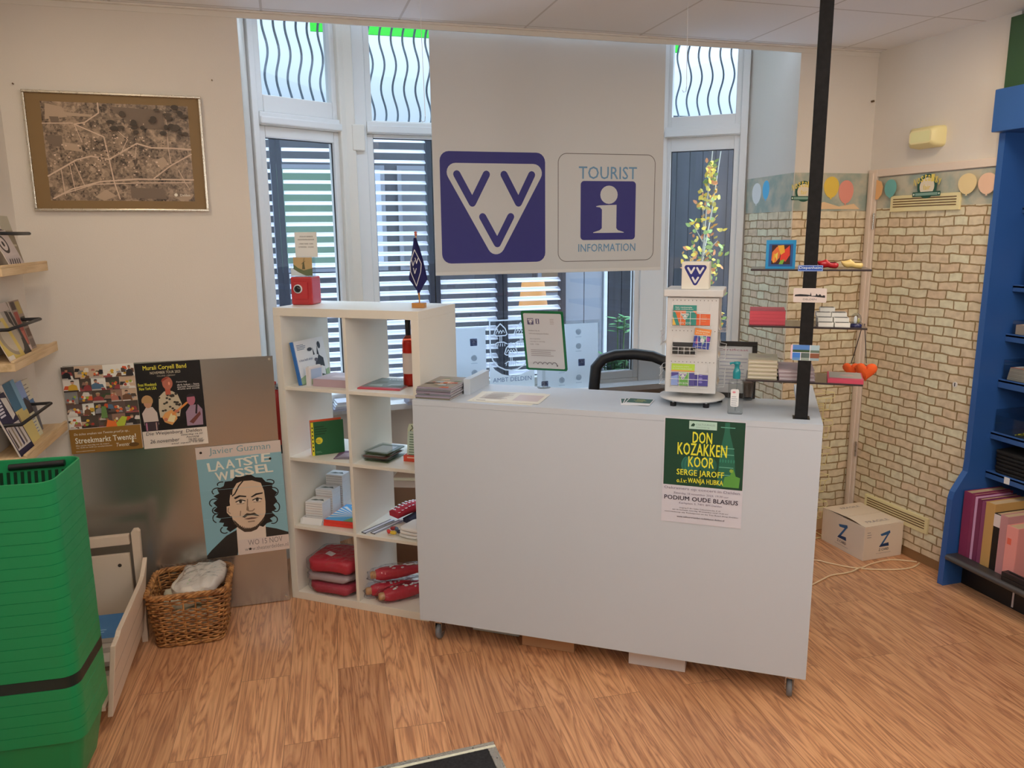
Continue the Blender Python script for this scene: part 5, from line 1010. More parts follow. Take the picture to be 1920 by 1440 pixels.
def crest(b, w, h):
    Wt = (.86, .88, .90)
    b.poly([(0, 0), (.29, 0), (.29, .165), (.25, .135), (.19, .112), (.14, .11), (.08, .125), (.035, .155), (.0, .20)], Wt, 'translucent')
    b.text('AMBT DELDEN', .02, .098-.02, .25, .026, P('#7c86a0', 1.1), 0, 'translucent')
    out = [(.008, .455), (.272, .455), (.272, .27), (.258, .215), (.225, .175), (.18, .152), (.14, .146), (.10, .152), (.055, .175), (.022, .215), (.008, .27), (.008, .455)]
    b.line(out, .008, Wt, 'translucent')
    for cx, cy in ((.075, .31), (.205, .31), (.14, .19)):
        b.line([(cx, cy+.125), (cx-.03, cy+.095), (cx-.042, cy+.06), (cx-.03, cy+.052), (cx+.03, cy+.052), (cx+.042, cy+.06), (cx+.03, cy+.095), (cx, cy+.125)], .006, Wt, 'translucent')
        for q in (-.018, 0, .016): b.line([(cx+q-.012, cy+.065), (cx+q, cy+.085), (cx+q+.01, cy+.07)], .004, Wt, 'translucent')
        b.line([(cx-.004, cy+.05), (cx-.004, cy+.012)], .004, Wt, 'translucent'); b.line([(cx+.006, cy+.05), (cx+.006, cy+.012)], .004, Wt, 'translucent'); b.line([(cx-.04, cy), (cx-.02, cy+.012), (cx+.02, cy+.012), (cx+.042, cy)], .006, Wt, 'translucent')
        for q in range(5): b.line([(cx-.03+q*.014, cy+.004), (cx-.034+q*.015, cy-.012)], .004, Wt, 'translucent')
o = empty('window_crest', 'white etched shield crest with trees over a town name in the window', 'window sticker', (1.145, 4.472, .829), (R(88), 0, a2)); b = MB(); b.dz = .00006; b.box(-.004, .296, 0, .47, -.004, -.001, WHITE, 'clear'); b.build('clear_plate', o); b = MB(); b.dz = .00006; crest(b, .29, .46); b.build('crest_print', o)
for n, (x, y, h) in enumerate([(.62, 4.42, .085), (.20, 4.39, .05)]):
    for k in range(4):
        o = empty('paper_pile', ['lowest', 'second', 'third', 'topmost'][k]+' ream of white papers on the window sill behind the %s shelf cubes' % ['right', 'left'][n], 'papers', (x+.006*k, y, .8285+k*h/4), (0, 0, a2+.05*(k % 2)), 'paper piles on the sill'); b = MB(); b.box(0, .20, -.06, .06, 0, h/4-.001, P(['#8f8f9c', '#a8a8b2', '#c9ccd2', '#b8b8c0'][k], 1.4), 'paper'); b.build('ream', o)
for (x, y, z, sx, sy, sz, lb) in [(.66, 4.15, 0, .36, .28, .44, 'brown cardboard box on the floor behind the shelf unit')]:
    o = empty('cardboard_box', lb, 'box', (x, y, z), (0, 0, KA+.25)); b = MB(); b.box(-sx/2, sx/2, -sy/2, sy/2, 0, sz, P('#7d5f48', 1.35), 'paper'); b.build('carton', o, bevel=.002); b = MB(); b.box(-sx/2-.0005, sx/2+.0005, -.025, .025, sz-.06, sz+.0008, P('#a08a6c', 1.3), 'g'); b.build('tape', o)
rt = empty('fire_extinguisher', 'red cylinder with a black foot half hidden between metal board and shelf unit', 'fire extinguisher', (-.092, 3.90, .74)); b = MB(); b.lathe([(.0, .03), (.034, .03), (.036, .05), (.036, .27), (.028, .305), (.012, .32), (.0, .32)], (0, 0, 0), P('#b0302a', 1.4), 'g', 24); b.build('cylinder', rt); b = MB(); b.lathe([(.036, 0), (.037, .04), (.035, .045)], (0, 0, 0), BLACK, 'p', 24); b.build('foot_ring', rt); b = MB(); b.cyl((0, 0, .32), (0, 0, .35), .014, (.5, .5, .5), 'metal', 12); b.tube([(0, 0, .345), (.0, -.04, .36)], .007, P('#b0302a', 1.4), 'g', 8); b.tube([(.012, -.01, .33), (.045, -.02, .30), (.042, -.03, .20), (.04, -.025, .1)], .006, BLACK, 'p', 8); b.build('valve', rt); b = MB(); b.box(-.04, -.0365, -.02, .02, .2, .28, (.5, .5, .5), 'metal'); b.build('wall_bracket', rt)
# ================================================================== framed aerial photograph
o = empty('framed_picture', 'framed sepia aerial photograph of a town on the left back wall', 'picture', (-1.008, Yw-.002, 1.915), (R(90), R(.35), 0)); FW, FH = .690, .488
b = MB(); b.box(.006, FW-.006, .006, FH-.006, .002, .008, P('#6f5836', 1.5), 'paper'); b.build('mount', o)
b = MB(); GD = (.62, .58, .50)
for x0, x1, y0, y1 in ((0, FW, 0, .010), (0, FW, FH-.010, FH), (0, .010, .010, FH-.010), (FW-.010, FW, .010, FH-.010)): b.box(x0, x1, y0, y1, 0, .020, GD, 'metal')
b.build('frame', o, bevel=.002)
b = MB(); b.z0 = .008; b.dz = .00008; x0, x1, y0, y1 = .064, .634, .044, .446; b.rect(x0, x1, y0, y1, WHITE, 'aerial'); X = lambda t: x0+t*(x1-x0); Y = lambda t: y0+t*(y1-y0); rc = P('#b09a86', 1.5); dk = P('#3f342a', 1.1)
for pts, w_ in (([(0, .25), (.2, .42), (.30, .46), (.42, .43), (.62, .60), (.72, .56), (.86, .56), (1, .55)], .006), ([(.02, .02), (.15, .12), (.35, .20), (.6, .23), (1, .23)], .006), ([(.05, .05), (.3, .17), (.6, .19), (.98, .20)], .004), ([(.38, 1), (.38, .9), (.28, .80), (.21, .78), (.40, .66), (.42, .45), (.44, .2), (.47, .02)], .005), ([(.21, .78), (.25, .6)], .003), ([(.09, .33), (.10, .05)], .003), ([(.15, .38), (.17, .1)], .003), ([(.18, .40), (.24, .14)], .003), ([(.84, .93), (.84, .56), (.85, .4)], .003), ([(1, .5), (.85, .38), (.72, .24)], .005), ([(.5, .48), (.56, .64), (.5, .72)], .003), ([(.62, .6), (.60, .44)], .003), ([(0, .78), (.2, .79)], .004), ([(.9, .33), (.94, .2), (.96, .15)], .003)):
    b.line([(X(p), Y(q)) for p, q in pts], w_, rc)
for q in ([(.03, .98), (.14, .95), (.17, .85), (.02, .82)], [(.15, .9), (.34, .88), (.33, .86), (.17, .86)], [(.1, .6), (.24, .57), (.25, .5), (.13, .52)], [(.73, .42), (.8, .47), (.83, .40), (.78, .33)], [(.86, .04), (1, .08), (.97, .02), (.9, 0)], [(.3, .04), (.38, .12), (.45, .05), (.36, .0)]): b.poly([(X(p), Y(r_)) for p, r_ in q], P('#9c8772', 1.4))
for q in ([(.45, .97), (.82, .95), (.83, .75), (.62, .76), (.52, .88)], [(.05, .85), (.11, .85), (.11, .79), (.06, .79)], [(.55, .14), (.78, .13), (.8, .02), (.55, .03)], [(.02, .66), (.12, .66), (.12, .55), (.03, .55)]): b.poly([(X(p), Y(r_)) for p, r_ in q], P('#6a5a4c', 1.3))
rnd = random.Random(12)
for k in range(150):
    p = rnd.gauss(.45, .2); q = .5+rnd.gauss(0, .14)+(p-.45)*.15
    if 0 < p < 1 and 0 < q < 1: b.rect(X(p), X(p)+rnd.uniform(.003, .008), Y(q), Y(q)+rnd.uniform(.003, .006), rnd.choice([rc, dk, P('#c0ab98', 1.5)]))
for k in range(26):
    p, q = rnd.uniform(.46, 1), rnd.uniform(.72, 1); b.ell(X(p)*.98, Y(q)*.985, rnd.uniform(.008, .02), rnd.uniform(.006, .012), rnd.choice([dk, P('#4c4034', 1.1)]), n=9)
b.text('Delden', X(.90), Y(.05), .04, .010, P('#c9bcae', 1.6), .01); b.ell(X(.87), Y(.065), .007, .007, P('#c9bcae', 1.6)); b.build('aerial_print', o)
b = MB(); b.box(.010, FW-.010, .010, FH-.010, .0235, .0245, WHITE, 'clear')
for x, z, lb in ((-1.032, 2.425, 'small dark nail left of the framed picture'), (-.262, 2.47, 'small dark nail right of the framed picture')):
    o = empty('nail', lb, 'nail', (x, Yw-.001, z)); b = MB(); b.cyl((0, 0, 0), (0, -.012, 0), .003, P('#6a5a48'), 'metal', 8); b.build('pin', o)
o = empty('nail', 'small dark nail in the back wall right of the pole, near the corner', 'nail', (3.19, Yw-.001, 2.50)); b = MB(); b.cyl((0, 0, 0), (0, -.016, 0), .006, P('#6a5a48'), 'metal', 8); b.build('pin', o)

# ================================================================== steel notice board and its posters
YB = Yw-.006
rt = empty('notice_board', 'large brushed steel magnetic board fixed low on the left back wall', 'board', (-.98, YB, .004), (R(90), 0, 0))
b = MB(); b.box(0, .888, 0, 1.241, 0, .004, WHITE, 'steel'); b.build('steel_sheet', rt)
b = MB()
for x, y in ((.016, 1.226), (.872, 1.226), (.016, .02), (.872, .02), (.44, 1.226)): b.cyl((x, y, .004), (x, y, .007), .006, (.7, .68, .62), 'metal', 12)
b.build('screw', rt)
def poster(lb, x, z, w_, h_, art, roll=0, off=.006):
    o = empty('poster', lb, 'poster', (x, YB-off, z), (R(90), R(roll), 0)); b = MB(); b.dz = .00005; b.box(0, w_, 0, h_, -.0005, 0, P('#c6bdb2', 1.5), 'paper'); art(b, w_, h_); b.build('sheet', o); return o
def market(b, w, h):
    rnd = random.Random(21); rows, cols = 5, 5; y0 = h*.285; hh = (h-y0)/rows; tile = ['#c9c4bc', '#8a6a5a', '#3a3430', '#d8d4cc', '#5a4a44', '#7a7a78', '#b8a088', '#4a4038']; fig = ['#c09a30', '#2a2628', '#8a3a3c', '#4a6a84', '#3a4a30', '#a86858', '#1c1c20', '#6a4a34', '#c8542c', '#8a8a90']
    for r in range(rows):
        cuts = [0]+sorted(rnd.uniform(.12, .88)*.1+(c_+1)/5-.05 for c_ in range(4))+[1]
        for c_ in range(cols):
            xx, x1 = cuts[c_]*w, cuts[c_+1]*w; ww = x1-xx; yy = y0+r*hh; b.rect(xx, x1, yy, yy+hh, P(rnd.choice(tile), 1.3)); kd = rnd.random()
            px_ = lambda t: xx+ww*min(1, max(0, t)); py_ = lambda t: yy+hh*min(1, max(0, t))
            for q in range(5):
                a_, b_, s_ = rnd.random(), rnd.random()*.7, rnd.uniform(.12, .32); b.poly([(px_(a_-s_), py_(b_-s_*.4)), (px_(a_+s_), py_(b_-s_*.5)), (px_(a_+s_*.7), py_(b_+s_*.6)), (px_(a_-s_*.5), py_(b_+s_*.7))], P(rnd.choice(tile+fig), 1.2))
            if kd < .62:
                cx = px_(rnd.uniform(.3, .7)); f = P(rnd.choice(fig), 1.25); sh_ = rnd.uniform(.8, 1.15); hy_ = rnd.uniform(.58, .74)
                b.poly([(max(xx, cx-ww*.34*sh_), yy+.001), (min(x1, cx+ww*.34*sh_), yy+.001), (min(x1, cx+ww*.27*sh_), py_(hy_-.25)), (cx, py_(hy_-.1)), (max(xx, cx-ww*.27*sh_), py_(hy_-.25))], f)
                b.ell(cx, py_(hy_), ww*.11, hh*.14, P(rnd.choice(['#a87a60', '#9a6c54', '#b89078']), 1.3), n=10); b.poly(arc(cx, py_(hy_+.04), ww*.13, hh*.13, 10, 170, 7), P(rnd.choice(['#3a2c24', '#7a6448', '#2a2420', '#a89878']), 1.1))
            else:
                for q in range(4): b.ell(px_(rnd.uniform(.2, .8)), py_(rnd.uniform(.2, .6)), ww*.10, hh*.11, P(rnd.choice(['#c8a02c', '#c25a30', '#8aa03a', '#d0c4a8', '#9a3a30', '#c89a30']), 1.35), n=9)
            b.rect(xx, xx+ww*rnd.uniform(.3, 1), yy, yy+hh*rnd.uniform(.06, .2), P(rnd.choice(['#c9c4bc', '#6a4a3a', '#a8a098', '#8a4a48', '#3a2c28']), 1.3))
    b.poly([(w*.62, y0), (w*.78, y0), (w*.83, y0+hh*.7), (w*.76, y0+hh*.8)], P('#9aa834', 1.5)); b.poly([(w*.52, y0), (w*.68, y0), (w*.66, y0+hh*.4), (w*.55, y0+hh*.6)], P('#d8642a', 1.5)); b.poly([(w*.47, y0+hh*.75), (w*.56, y0+hh*.75), (w*.55, y0+hh*1.7), (w*.49, y0+hh*1.7)], P('#5a7a44', 1.4))
    b.rect(0, w, 0, y0, P('#7d5a22', 1.45)); WT = P('#d8ccb4', 1.6)
    b.text('De échte smaken van Twente proef je op...', w*.06, y0-.032, w*.78, .014, WT, .0, slant=.15); b.text('Streekmarkt Twente!', w*.07, y0-.066, w*.85, .026, WT, .025); b.text('Elke eerste zaterdag van de maand', w*.07, y0-.081, w*.46, .008, WT); b.text('van 10.00 tot 16.00 uur streekproducten', w*.07, y0-.091, w*.5, .008, WT); b.text('Twente', w*.62, .018, w*.2, .017, WT, .0, slant=.2); b.poly([(w*.85, .03), (w*.87, .058), (w*.89, .03)], WT); b.poly(arc(w*.88, .022, .022, .010, 0, 340, 14), P('#5a3f18', 1.3)); b.text('www.streekmarkttwente.nl', w*.06, .008, w*.26, .005, WT)
poster('market poster with a photo mosaic over a brown band, left on the steel board', -.980, .847, .292, .396, market, -.6)
def band(b, w, h):
    y0 = h*.205; b.rect(0, w, y0, h, P('#0e0c0e', 1.2)); YT = P('#e0b83c', 1.6); sk = P('#b06a50', 1.4); Wt = P('#c9c0ba', 1.5)
    b.text('Murali Coryell Band', w*.12, h*.905, w*.66, .026, YT, .02); b.text('NOVEMBER TOUR 2023', w*.22, h*.868, w*.46, .012, P('#b5ab98', 1.5), .01); b.text('HOLLAND / GERMANY', w*.32, h*.835, w*.28, .007, P('#a39a8c', 1.4)); b.text('From Woodstock', w*.02, h*.735, w*.28, .014, P('#e0cc3c', 1.6), .02); b.text('New York USA', w*.03, h*.69, w*.26, .014, P('#e0cc3c', 1.6), .02); b.text('Featuring', w*.60, h*.748, w*.16, .008, Wt, 0, slant=.2)
    for i, t in enumerate(('Bob Fridzema - toetsen', 'Martijn - bas', 'Maarten - drums')): b.text(['dirk lukas - bass', 'marten hammond', 'drums and vocals'][i], w*.61, h*(.715-.024*i), w*.34, .008, Wt, .01)
    # centre guitarist
    b.poly([(w*.30, y0+.06), (w*.60, y0+.06), (w*.65, h*.50), (w*.60, h*.62), (w*.52, h*.66), (w*.40, h*.66), (w*.31, h*.60), (w*.29, h*.45)], P('#b0a48c', 1.4)); rnd = random.Random(3)
    for k in range(34): b.ell(w*rnd.uniform(.31, .62), h*rnd.uniform(.38, .63), .006, .005, P('#3a342c', 1.1), n=7)
    b.poly([(w*.42, h*.62), (w*.50, h*.62), (w*.50, h*.70), (w*.42, h*.70)], P('#a8523c', 1.4)); b.poly(arc(w*.465, h*.755, .022, .030, 0, 345, 22), P('#ac6450', 1.25)); b.poly(arc(w*.455, h*.775, .022, .020, 60, 185, 10), P('#8a3a2c', 1.3)); b.ell(w*.49, h*.75, .004, .008, P('#d08a70', 1.4))
    # seated drummer left and bass player right
    b.poly([(w*.05, y0+.03), (w*.27, y0+.03), (w*.26, h*.42), (w*.20, h*.49), (w*.10, h*.49), (w*.03, h*.42)], P('#b5a8a0', 1.45)); b.ell(w*.135, h*.545, .018, .026, P('#b08468', 1.4)); b.poly(arc(w*.13, h*.565, .024, .026, -30, 200, 14), P('#a88458', 1.4)); b.poly([(w*.06, y0+.002), (w*.25, y0+.002), (w*.27, y0+.045), (w*.05, y0+.045)], P('#3a2c34', 1.2)); b.rect(w*.07, w*.09, y0+.004, y0+.04, P('#a86a84', 1.4)); b.rect(w*.22, w*.235, y0+.004, y0+.04, P('#a88a84', 1.4))
    b.poly([(w*.70, y0+.012), (w*.95, y0+.012), (w*.96, h*.42), (w*.90, h*.48), (w*.78, h*.48), (w*.70, h*.40)], P('#947a8c', 1.3)); b.ell(w*.80, h*.545, .018, .028, P('#9a5a6a', 1.4)); b.poly(arc(w*.80, h*.56, .020, .022, 20, 165, 10), P('#2a2028', 1.1)); b.poly([(w*.74, y0+.03), (w*.92, h*.40), (w*.93, h*.36), (w*.80, y0+.02)], P('#6a3a34', 1.3)); b.line([(w*.88, h*.48), (w*.86, h*.38)], .008, P('#2a1c24', 1))
    # guitar
    b.poly([(w*.33, h*.36), (w*.36, h*.30), (w*.47, h*.26), (w*.56, h*.33), (w*.55, h*.40), (w*.48, h*.44), (w*.38, h*.41)], P('#c08a50', 1.5)); b.poly([(w*.40, h*.31), (w*.50, h*.29), (w*.54, h*.36), (w*.47, h*.40)], P('#cdbb90', 1.5)); b.line([(w*.50, h*.385), (w*.73, h*.51)], .009, P('#c07a3c', 1.5)); b.ell(w*.56, h*.42, .010, .007, P('#b06a50', 1.4)); b.ell(w*.38, h*.33, .009, .008, P('#b06a50', 1.4))
    K_ = P('#4a464a', 1); b.text('Die Weijenborg  Delden', w*.05, h*.145, w*.86, .020, K_, -.006, slant=.15); b.text('zaterdag 16.30', w*.58, h*.118, w*.34, .010, K_, 0, slant=.2); b.text('26 november', w*.10, h*.060, w*.45, .018, K_, -.004, slant=.15); b.text('Aanvang', w*.66, h*.088, w*.2, .011, K_, 0, slant=.2); b.text('16.00 uur', w*.70, h*.055, w*.22, .012, K_, 0, slant=.1); b.line([(w*.70, h*.047), (w*.94, h*.05)], .0014, K_, rnd=False); b.text('zaal open 15.30', w*.42, h*.022, w*.5, .010, K_, 0, slant=.2)
poster('black band poster with yellow title and guitarist over a white handwritten strip', -.684, .842, .277, .398, band, -.8, .0075)
def face(b, w, h):
    BLc = P('#7aa3ae', 1.4); SKc = P('#bda68e', 1.5); HR = P('#1c1614', 1); b.rect(.0, w, 0, h*.895, BLc); b.rect(.0, w, h*.895, h, P('#b8aca4', 1.5)); TGc = P('#6f9298', 1.3)
    b.text('Javier Guzman', w*.15, h*.915, w*.72, .040, TGc, .0, slant=.05); SU = P('#2a2622', 1.1)
    b.poly([(0, 0), (w*.36, 0), (w*.42, .10), (w*.40, h*.24), (w*.25, h*.19), (w*.06, h*.075), (0, h*.03)], SU); b.poly([(w*.70, 0), (w, 0), (w, h*.155), (w*.86, h*.20), (w*.70, h*.235)], SU); b.poly([(w*.37, 0), (w*.72, 0), (w*.73, h*.26), (w*.38, h*.26)], P('#c4b6a8', 1.5))
    hair = [(.30, .22), (.26, .25), (.28, .27), (.22, .28), (.24, .31), (.18, .32), (.21, .35), (.15, .37), (.19, .40), (.13, .43), (.18, .46), (.14, .50), (.20, .53), (.15, .56), (.22, .58), (.20, .62), (.28, .64), (.30, .68), (.38, .68), (.44, .72), (.52, .71), (.60, .725), (.66, .69), (.74, .68), (.78, .64), (.86, .62), (.85, .57), (.91, .53), (.87, .50), (.90, .45), (.85, .42), (.88, .38), (.82, .36), (.86, .32), (.79, .30), (.82, .27), (.75, .26), (.70, .23), (.5, .3), (.35, .24)]
    b.poly([(x*w, y*h) for x, y in hair], HR)
    for cx, cy, rx, ry, a0, a1 in ((.24, .245, .05, .03, 120, 300), (.165, .36, .05, .04, 60, 250), (.155, .50, .06, .035, 40, 230), (.20, .60, .06, .03, 60, 220), (.83, .285, .05, .035, -120, 70), (.875, .40, .045, .045, -130, 80), (.86, .54, .06, .04, -90, 120), (.82, .63, .06, .025, -60, 110), (.26, .66, .05, .02, 70, 200), (.17, .43, .05, .03, 100, 280)):
        b.line([(x*w, y*h) for x, y in arc(cx, cy, rx, ry, a0, a1, 8)], .005, HR)
    fc = [(.36, .60), (.33, .50), (.335, .40), (.345, .33), (.40, .25), (.47, .205), (.55, .20), (.62, .215), (.70, .28), (.745, .36), (.755, .46), (.75, .56), (.72, .635), (.62, .665), (.50, .668), (.42, .65)]
    b.poly([(x*w, y*h) for x, y in fc], SKc); b.poly([(x*w, y*h) for x, y in [(.335, .46), (.29, .455), (.285, .40), (.32, .365), (.345, .36)]], SKc)
    b.line([(x*w, y*h) for x, y in [(.43, .66), (.37, .60), (.36, .56)]], .008, HR); b.line([(x*w, y*h) for x, y in [(.52, .675), (.46, .63), (.40, .56), (.37, .545)]], .006, HR)
    BD = P('#4a3c30', 1.1); ms = P('#8a7460', 1.3)
    b.poly([(x*w, y*h) for x, y in [(.345, .335), (.40, .25), (.47, .205), (.55, .20), (.62, .215), (.70, .28), (.73, .33), (.69, .295), (.62, .245), (.55, .232), (.47, .238), (.42, .27), (.38, .31)]], BD)
    for k in range(18): a = .36+.35*k/17; yv = .30-.085*math.sin((k+1)/19*PI); b.line([(a*w, yv*h), ((a+.01)*w, (yv+.022)*h)], .003, BD)
    b.poly([(x*w, y*h) for x, y in [(.46, .345), (.52, .375), (.56, .368), (.61, .372), (.67, .335), (.64, .338), (.58, .352), (.53, .352), (.49, .335)]], BD)
    b.poly([(x*w, y*h) for x, y in [(.48, .325), (.57, .332), (.65, .322), (.60, .316), (.53, .316)]], P('#6a4a40', 1.2)); b.line([(w*.53, h*.295), (w*.60, h*.295)], .006, ms)
    for cx, sg in ((.46, 1), (.66, -1)):
        b.poly([(x*w, y*h) for x, y in [(cx-.075, .523+.004*sg), (cx-.01, .545), (cx+.075, .54-.008*sg), (cx+.07, .528-.008*sg), (cx, .53), (cx-.06, .512)]], HR)
        b.ell(cx*w, .484*h, .045*w, .016*h, P('#c9bcae', 1.5)); b.ell(cx*w, .486*h, .018*w, .015*h, P('#3a302a', 1)); b.line([((cx-.055)*w, .487*h), (cx*w, .503*h), ((cx+.055)*w, .489*h)], .005, HR); b.line([((cx-.045)*w, .468*h), ((cx+.04)*w, .466*h)], .003, ms)
    b.line([(x*w, y*h) for x, y in [(.545, .50), (.535, .44), (.525, .405), (.55, .392), (.59, .39), (.615, .405)]], .005, ms); b.poly([(x*w, y*h) for x, y in [(.525, .41), (.55, .392), (.545, .44)]], ms); b.line([(x*w, y*h) for x, y in [(.45, .40), (.44, .36)]], .004, ms); b.line([(x*w, y*h) for x, y in [(.31, .44), (.30, .41), (.325, .39)]], .004, ms)
    Wt = P('#c6c0b4', 1.6)
    rn = random.Random(7)
    for t, y, xs in (('LAATSTE', .785, (.13, .21, .335, .455, .545, .65, .755)), ('WISSEL', .698, (.205, .375, .435, .555, .68, .795))):
        for k, ch in enumerate(t): b.text(ch, w*xs[k], h*(y+.006*k+rn.uniform(-.004, .004)), w*{'W': .15, 'I': .03, 'L': .085, 'T': .085}.get(ch, .10), h*.074, Wt, .035, slant=rn.uniform(-.15, .1))
    b.rect(w*.385, w, 0, h*.137, P('#bdb0a8', 1.5)); b.text('WO 15 NOV', w*.50, h*.077, w*.42, .028, P('#857a78', 1.2), .0); b.text('www.theaterdelden.nl', w*.455, h*.028, w*.53, .020, P('#857a78', 1.2)); b.line([(0, h*.62), (w, h*.60)], .001, P('#8ab0ba', 1.45), rnd=False); b.line([(0, h*.36), (w, h*.345)], .001, P('#8ab0ba', 1.45), rnd=False)
    for x, y in ((.06, .955), (.86, .845), (.52, .045)): b.ell(w*x, h*y, .006, .006, P('#3a3634', 1), 'g')
poster('pale blue theatre poster with a drawn portrait of a curly haired bearded man', -.458, .272, .384, .556, face, -1.0, .009)

# ================================================================== picture ledges on the left wall
def ledge(z, lb):
    rt = empty('picture_ledge', lb, 'shelf', (-1.089, 3.705, z), (0, 0, R(90)), 'light wood picture ledges'); b = MB(); b.box(-.56, 0, -.12, 0, -.034, -.004, WHITE, 'pine'); b.box(-.56, 0, -.12, -.108, -.004, .006, WHITE, 'pine'); b.build('board', rt, bevel=.002)
    b = MB(); b.tube([(-.55, -.002, .118), (-.55, -.112, .118), (-.165, -.112, .118), (-.16, -.106, .118), (-.16, -.002, .118)], .0065, BLACK, 'p', 8); b.build('retaining_rail', rt); return rt
LZ = (1.702, 1.361, 1.010)
for z, lb in zip(LZ, ('uppermost light wood picture ledge with a black rail on the left wall', 'middle light wood picture ledge with a black rail on the left wall', 'lowest light wood picture ledge with a black rail above the green baskets')): ledge(z, lb)
def broch(lb, k, y, w_, h_, art, off=.095, lean=22, th=.003, roll=0, col=None):
    a = R(90-lean); o = empty('brochure', lb, 'brochure', (-1.089+off, y, LZ[k]-.0036), (a, R(roll), R(90)), 'brochures on the wall ledges'); b = MB(); b.dz = .00006; b.box(0, w_, 0, h_, -th, 0, col or P('#b8aca4', 1.45), 'paper'); art(b, w_, h_); b.build('sheet', o)
def ab1(b, w, h): b.rect(0, w, 0, h, P('#a99c98', 1.4)); b.ell(w*.35, h*.4, w*.28, h*.17, P('#3c302c', 1.1)); b.ell(w*.35, h*.4, w*.2, h*.12, P('#b5a8a4', 1.4)); b.ell(w*.35, h*.4, w*.07, h*.05, P('#2c2420', 1)); [b.line([(w*.05, h*(.62+.05*i)), (w*.9, h*(.66+.06*i))], .006, P(['#4a3e3a', '#c4b8b4'][i % 2], 1.3)) for i in range(6)]; [b.line([(w*(.1+.15*i), h*.02), (w*(.2+.15*i), h*.12)], .008, P('#3a2e28', 1)) for i in range(5)]
def ab2(b, w, h): b.rect(0, w, 0, h, P('#7a6f5c', 1.4)); b.rect(w*.1, w*.9, h*.38, h*.42, P('#a09682', 1.4)); b.rect(0, w, h*.7, h, P('#9a9482', 1.4))
def ab3(b, w, h): b.rect(0, w, 0, h, P('#b09a50', 1.5)); b.poly(arc(w*.75, h*.42, w*.62, h*.36, 90, 270, 14), P('#8a7c68', 1.4)); b.poly(arc(w*.8, h*.42, w*.5, h*.3, 90, 270, 14), P('#a89c88', 1.4)); b.rect(0, w, h*.78, h, P('#b0a494', 1.4)); b.line([(0, h*.7), (w*.7, h*.76)], .008, P('#c09a30', 1.5)); b.rect(0, w*.35, 0, h*.1, P('#c4bcb0', 1.5))
def ab4(b, w, h): b.rect(0, w, 0, h, P('#8f867c', 1.4)); b.poly([(w*.4, 0), (w, 0), (w, h*.8), (w*.55, h*.85)], P('#37302a', 1.1)); b.poly(arc(w*.4, h*.35, w*.36, h*.3, 0, 345, 16), P('#9a8e7e', 1.4)); b.rect(w*.75, w*.82, h*.3, h*.9, P('#8a8078', 1.3)); b.rect(0, w, h*.85, h, P('#a89a90', 1.4))
def ab5(b, w, h):
    b.rect(0, w, 0, h, P('#857468', 1.4)); b.rect(w*.12, w*.48, h*.12, h*.78, P('#8a3f34', 1.4)); b.rect(w*.14, w*.4, h*.14, h*.4, P('#a85a4c', 1.4)); b.rect(w*.1, w*.5, h*.82, h*.98, P('#4a3a34', 1.2)); b.rect(w*.55, w*.95, h*.72, h*.97, P('#94824c', 1.5)); b.rect(w*.55, w*.95, h*.46, h*.66, P('#3a3a2c', 1.2)); b.rect(w*.55, w*.95, h*.25, h*.42, P('#5a4234', 1.3)); b.rect(w*.55, w*.95, h*.04, h*.2, P('#6a5c54', 1.3)); b.rect(w*.08, w*.5, 0, h*.1, P('#b8a4a0', 1.45))
def ab6(b, w, h): b.rect(0, w, 0, h, P('#1e1a3a', 1.2)); b.rect(w*.05, w*.95, h*.1, h*.5, P('#b0a8a4', 1.45)); [b.poly([(w*(.08+.2*i), h*.12), (w*(.2+.2*i), h*.14), (w*(.16+.2*i), h*.48), (w*(.1+.2*i), h*.44)], P(['#4a3e34', '#8a7a64', '#2c2640', '#6a5c50'][i], 1.3)) for i in range(4)]; [b.rect(w*.1, w*(.55-.03*i), h*(.86-.05*i), h*(.89-.05*i), P('#b5b0b8', 1.5)) for i in range(5)]; b.poly([(w*.62, h*.94), (w*.95, h*.9), (w*.92, h*.6), (w*.66, h*.55)], P('#b8b0a8', 1.5))
def ab7(b, w, h): b.rect(0, w, 0, h*.55, P('#b5a468', 1.5)); b.rect(0, w, h*.55, h, P('#38617a', 1.4)); b.rect(w*.68, w, h*.5, h, P('#6a90a8', 1.45)); b.rect(0, w*.2, h*.35, h*.5, P('#8a7a58', 1.3))
def ab8(b, w, h): b.rect(0, w, 0, h, P('#4a5a78', 1.4)); b.rect(0, w, h*.7, h, P('#7a8eb8', 1.45)); b.poly([(0, h*.35), (w*.3, h*.5), (w*.6, h*.72), (w, h*.6), (w, h*.35)], P('#3a3438', 1.2)); b.rect(0, w, 0, h*.42, P('#b8b498', 1.5)); lines(b, w*.1, h*.37, w*.8, 6, h*.055, h*.015, P('#6a7090', 1.3)); b.ell(w*.2, h*.42, w*.12, h*.09, P('#a83a48', 1.5))
def ab9(b, w, h): b.rect(0, w, 0, h, P('#6a6464', 1.35)); b.rect(0, w, h*.55, h, P('#b8b4a4', 1.5)); lines(b, w*.15, h*.92, w*.6, 4, h*.07, h*.02, P('#8a8478', 1.3)); b.poly([(0, 0), (w, h*.05), (w*.8, h*.5), (w*.2, h*.45)], P('#5a5a60', 1.3)); b.rect(w*.1, w*.9, h*.5, h*.62, P('#4a6a90', 1.4))
broch('white and black printed brochure at the left of the uppermost ledge', 0, 3.32, .17, .225, ab1, .098); broch('olive grey brochure at the right of the uppermost ledge, behind the printed one', 0, 3.455, .12, .195, ab2, .072, 12)
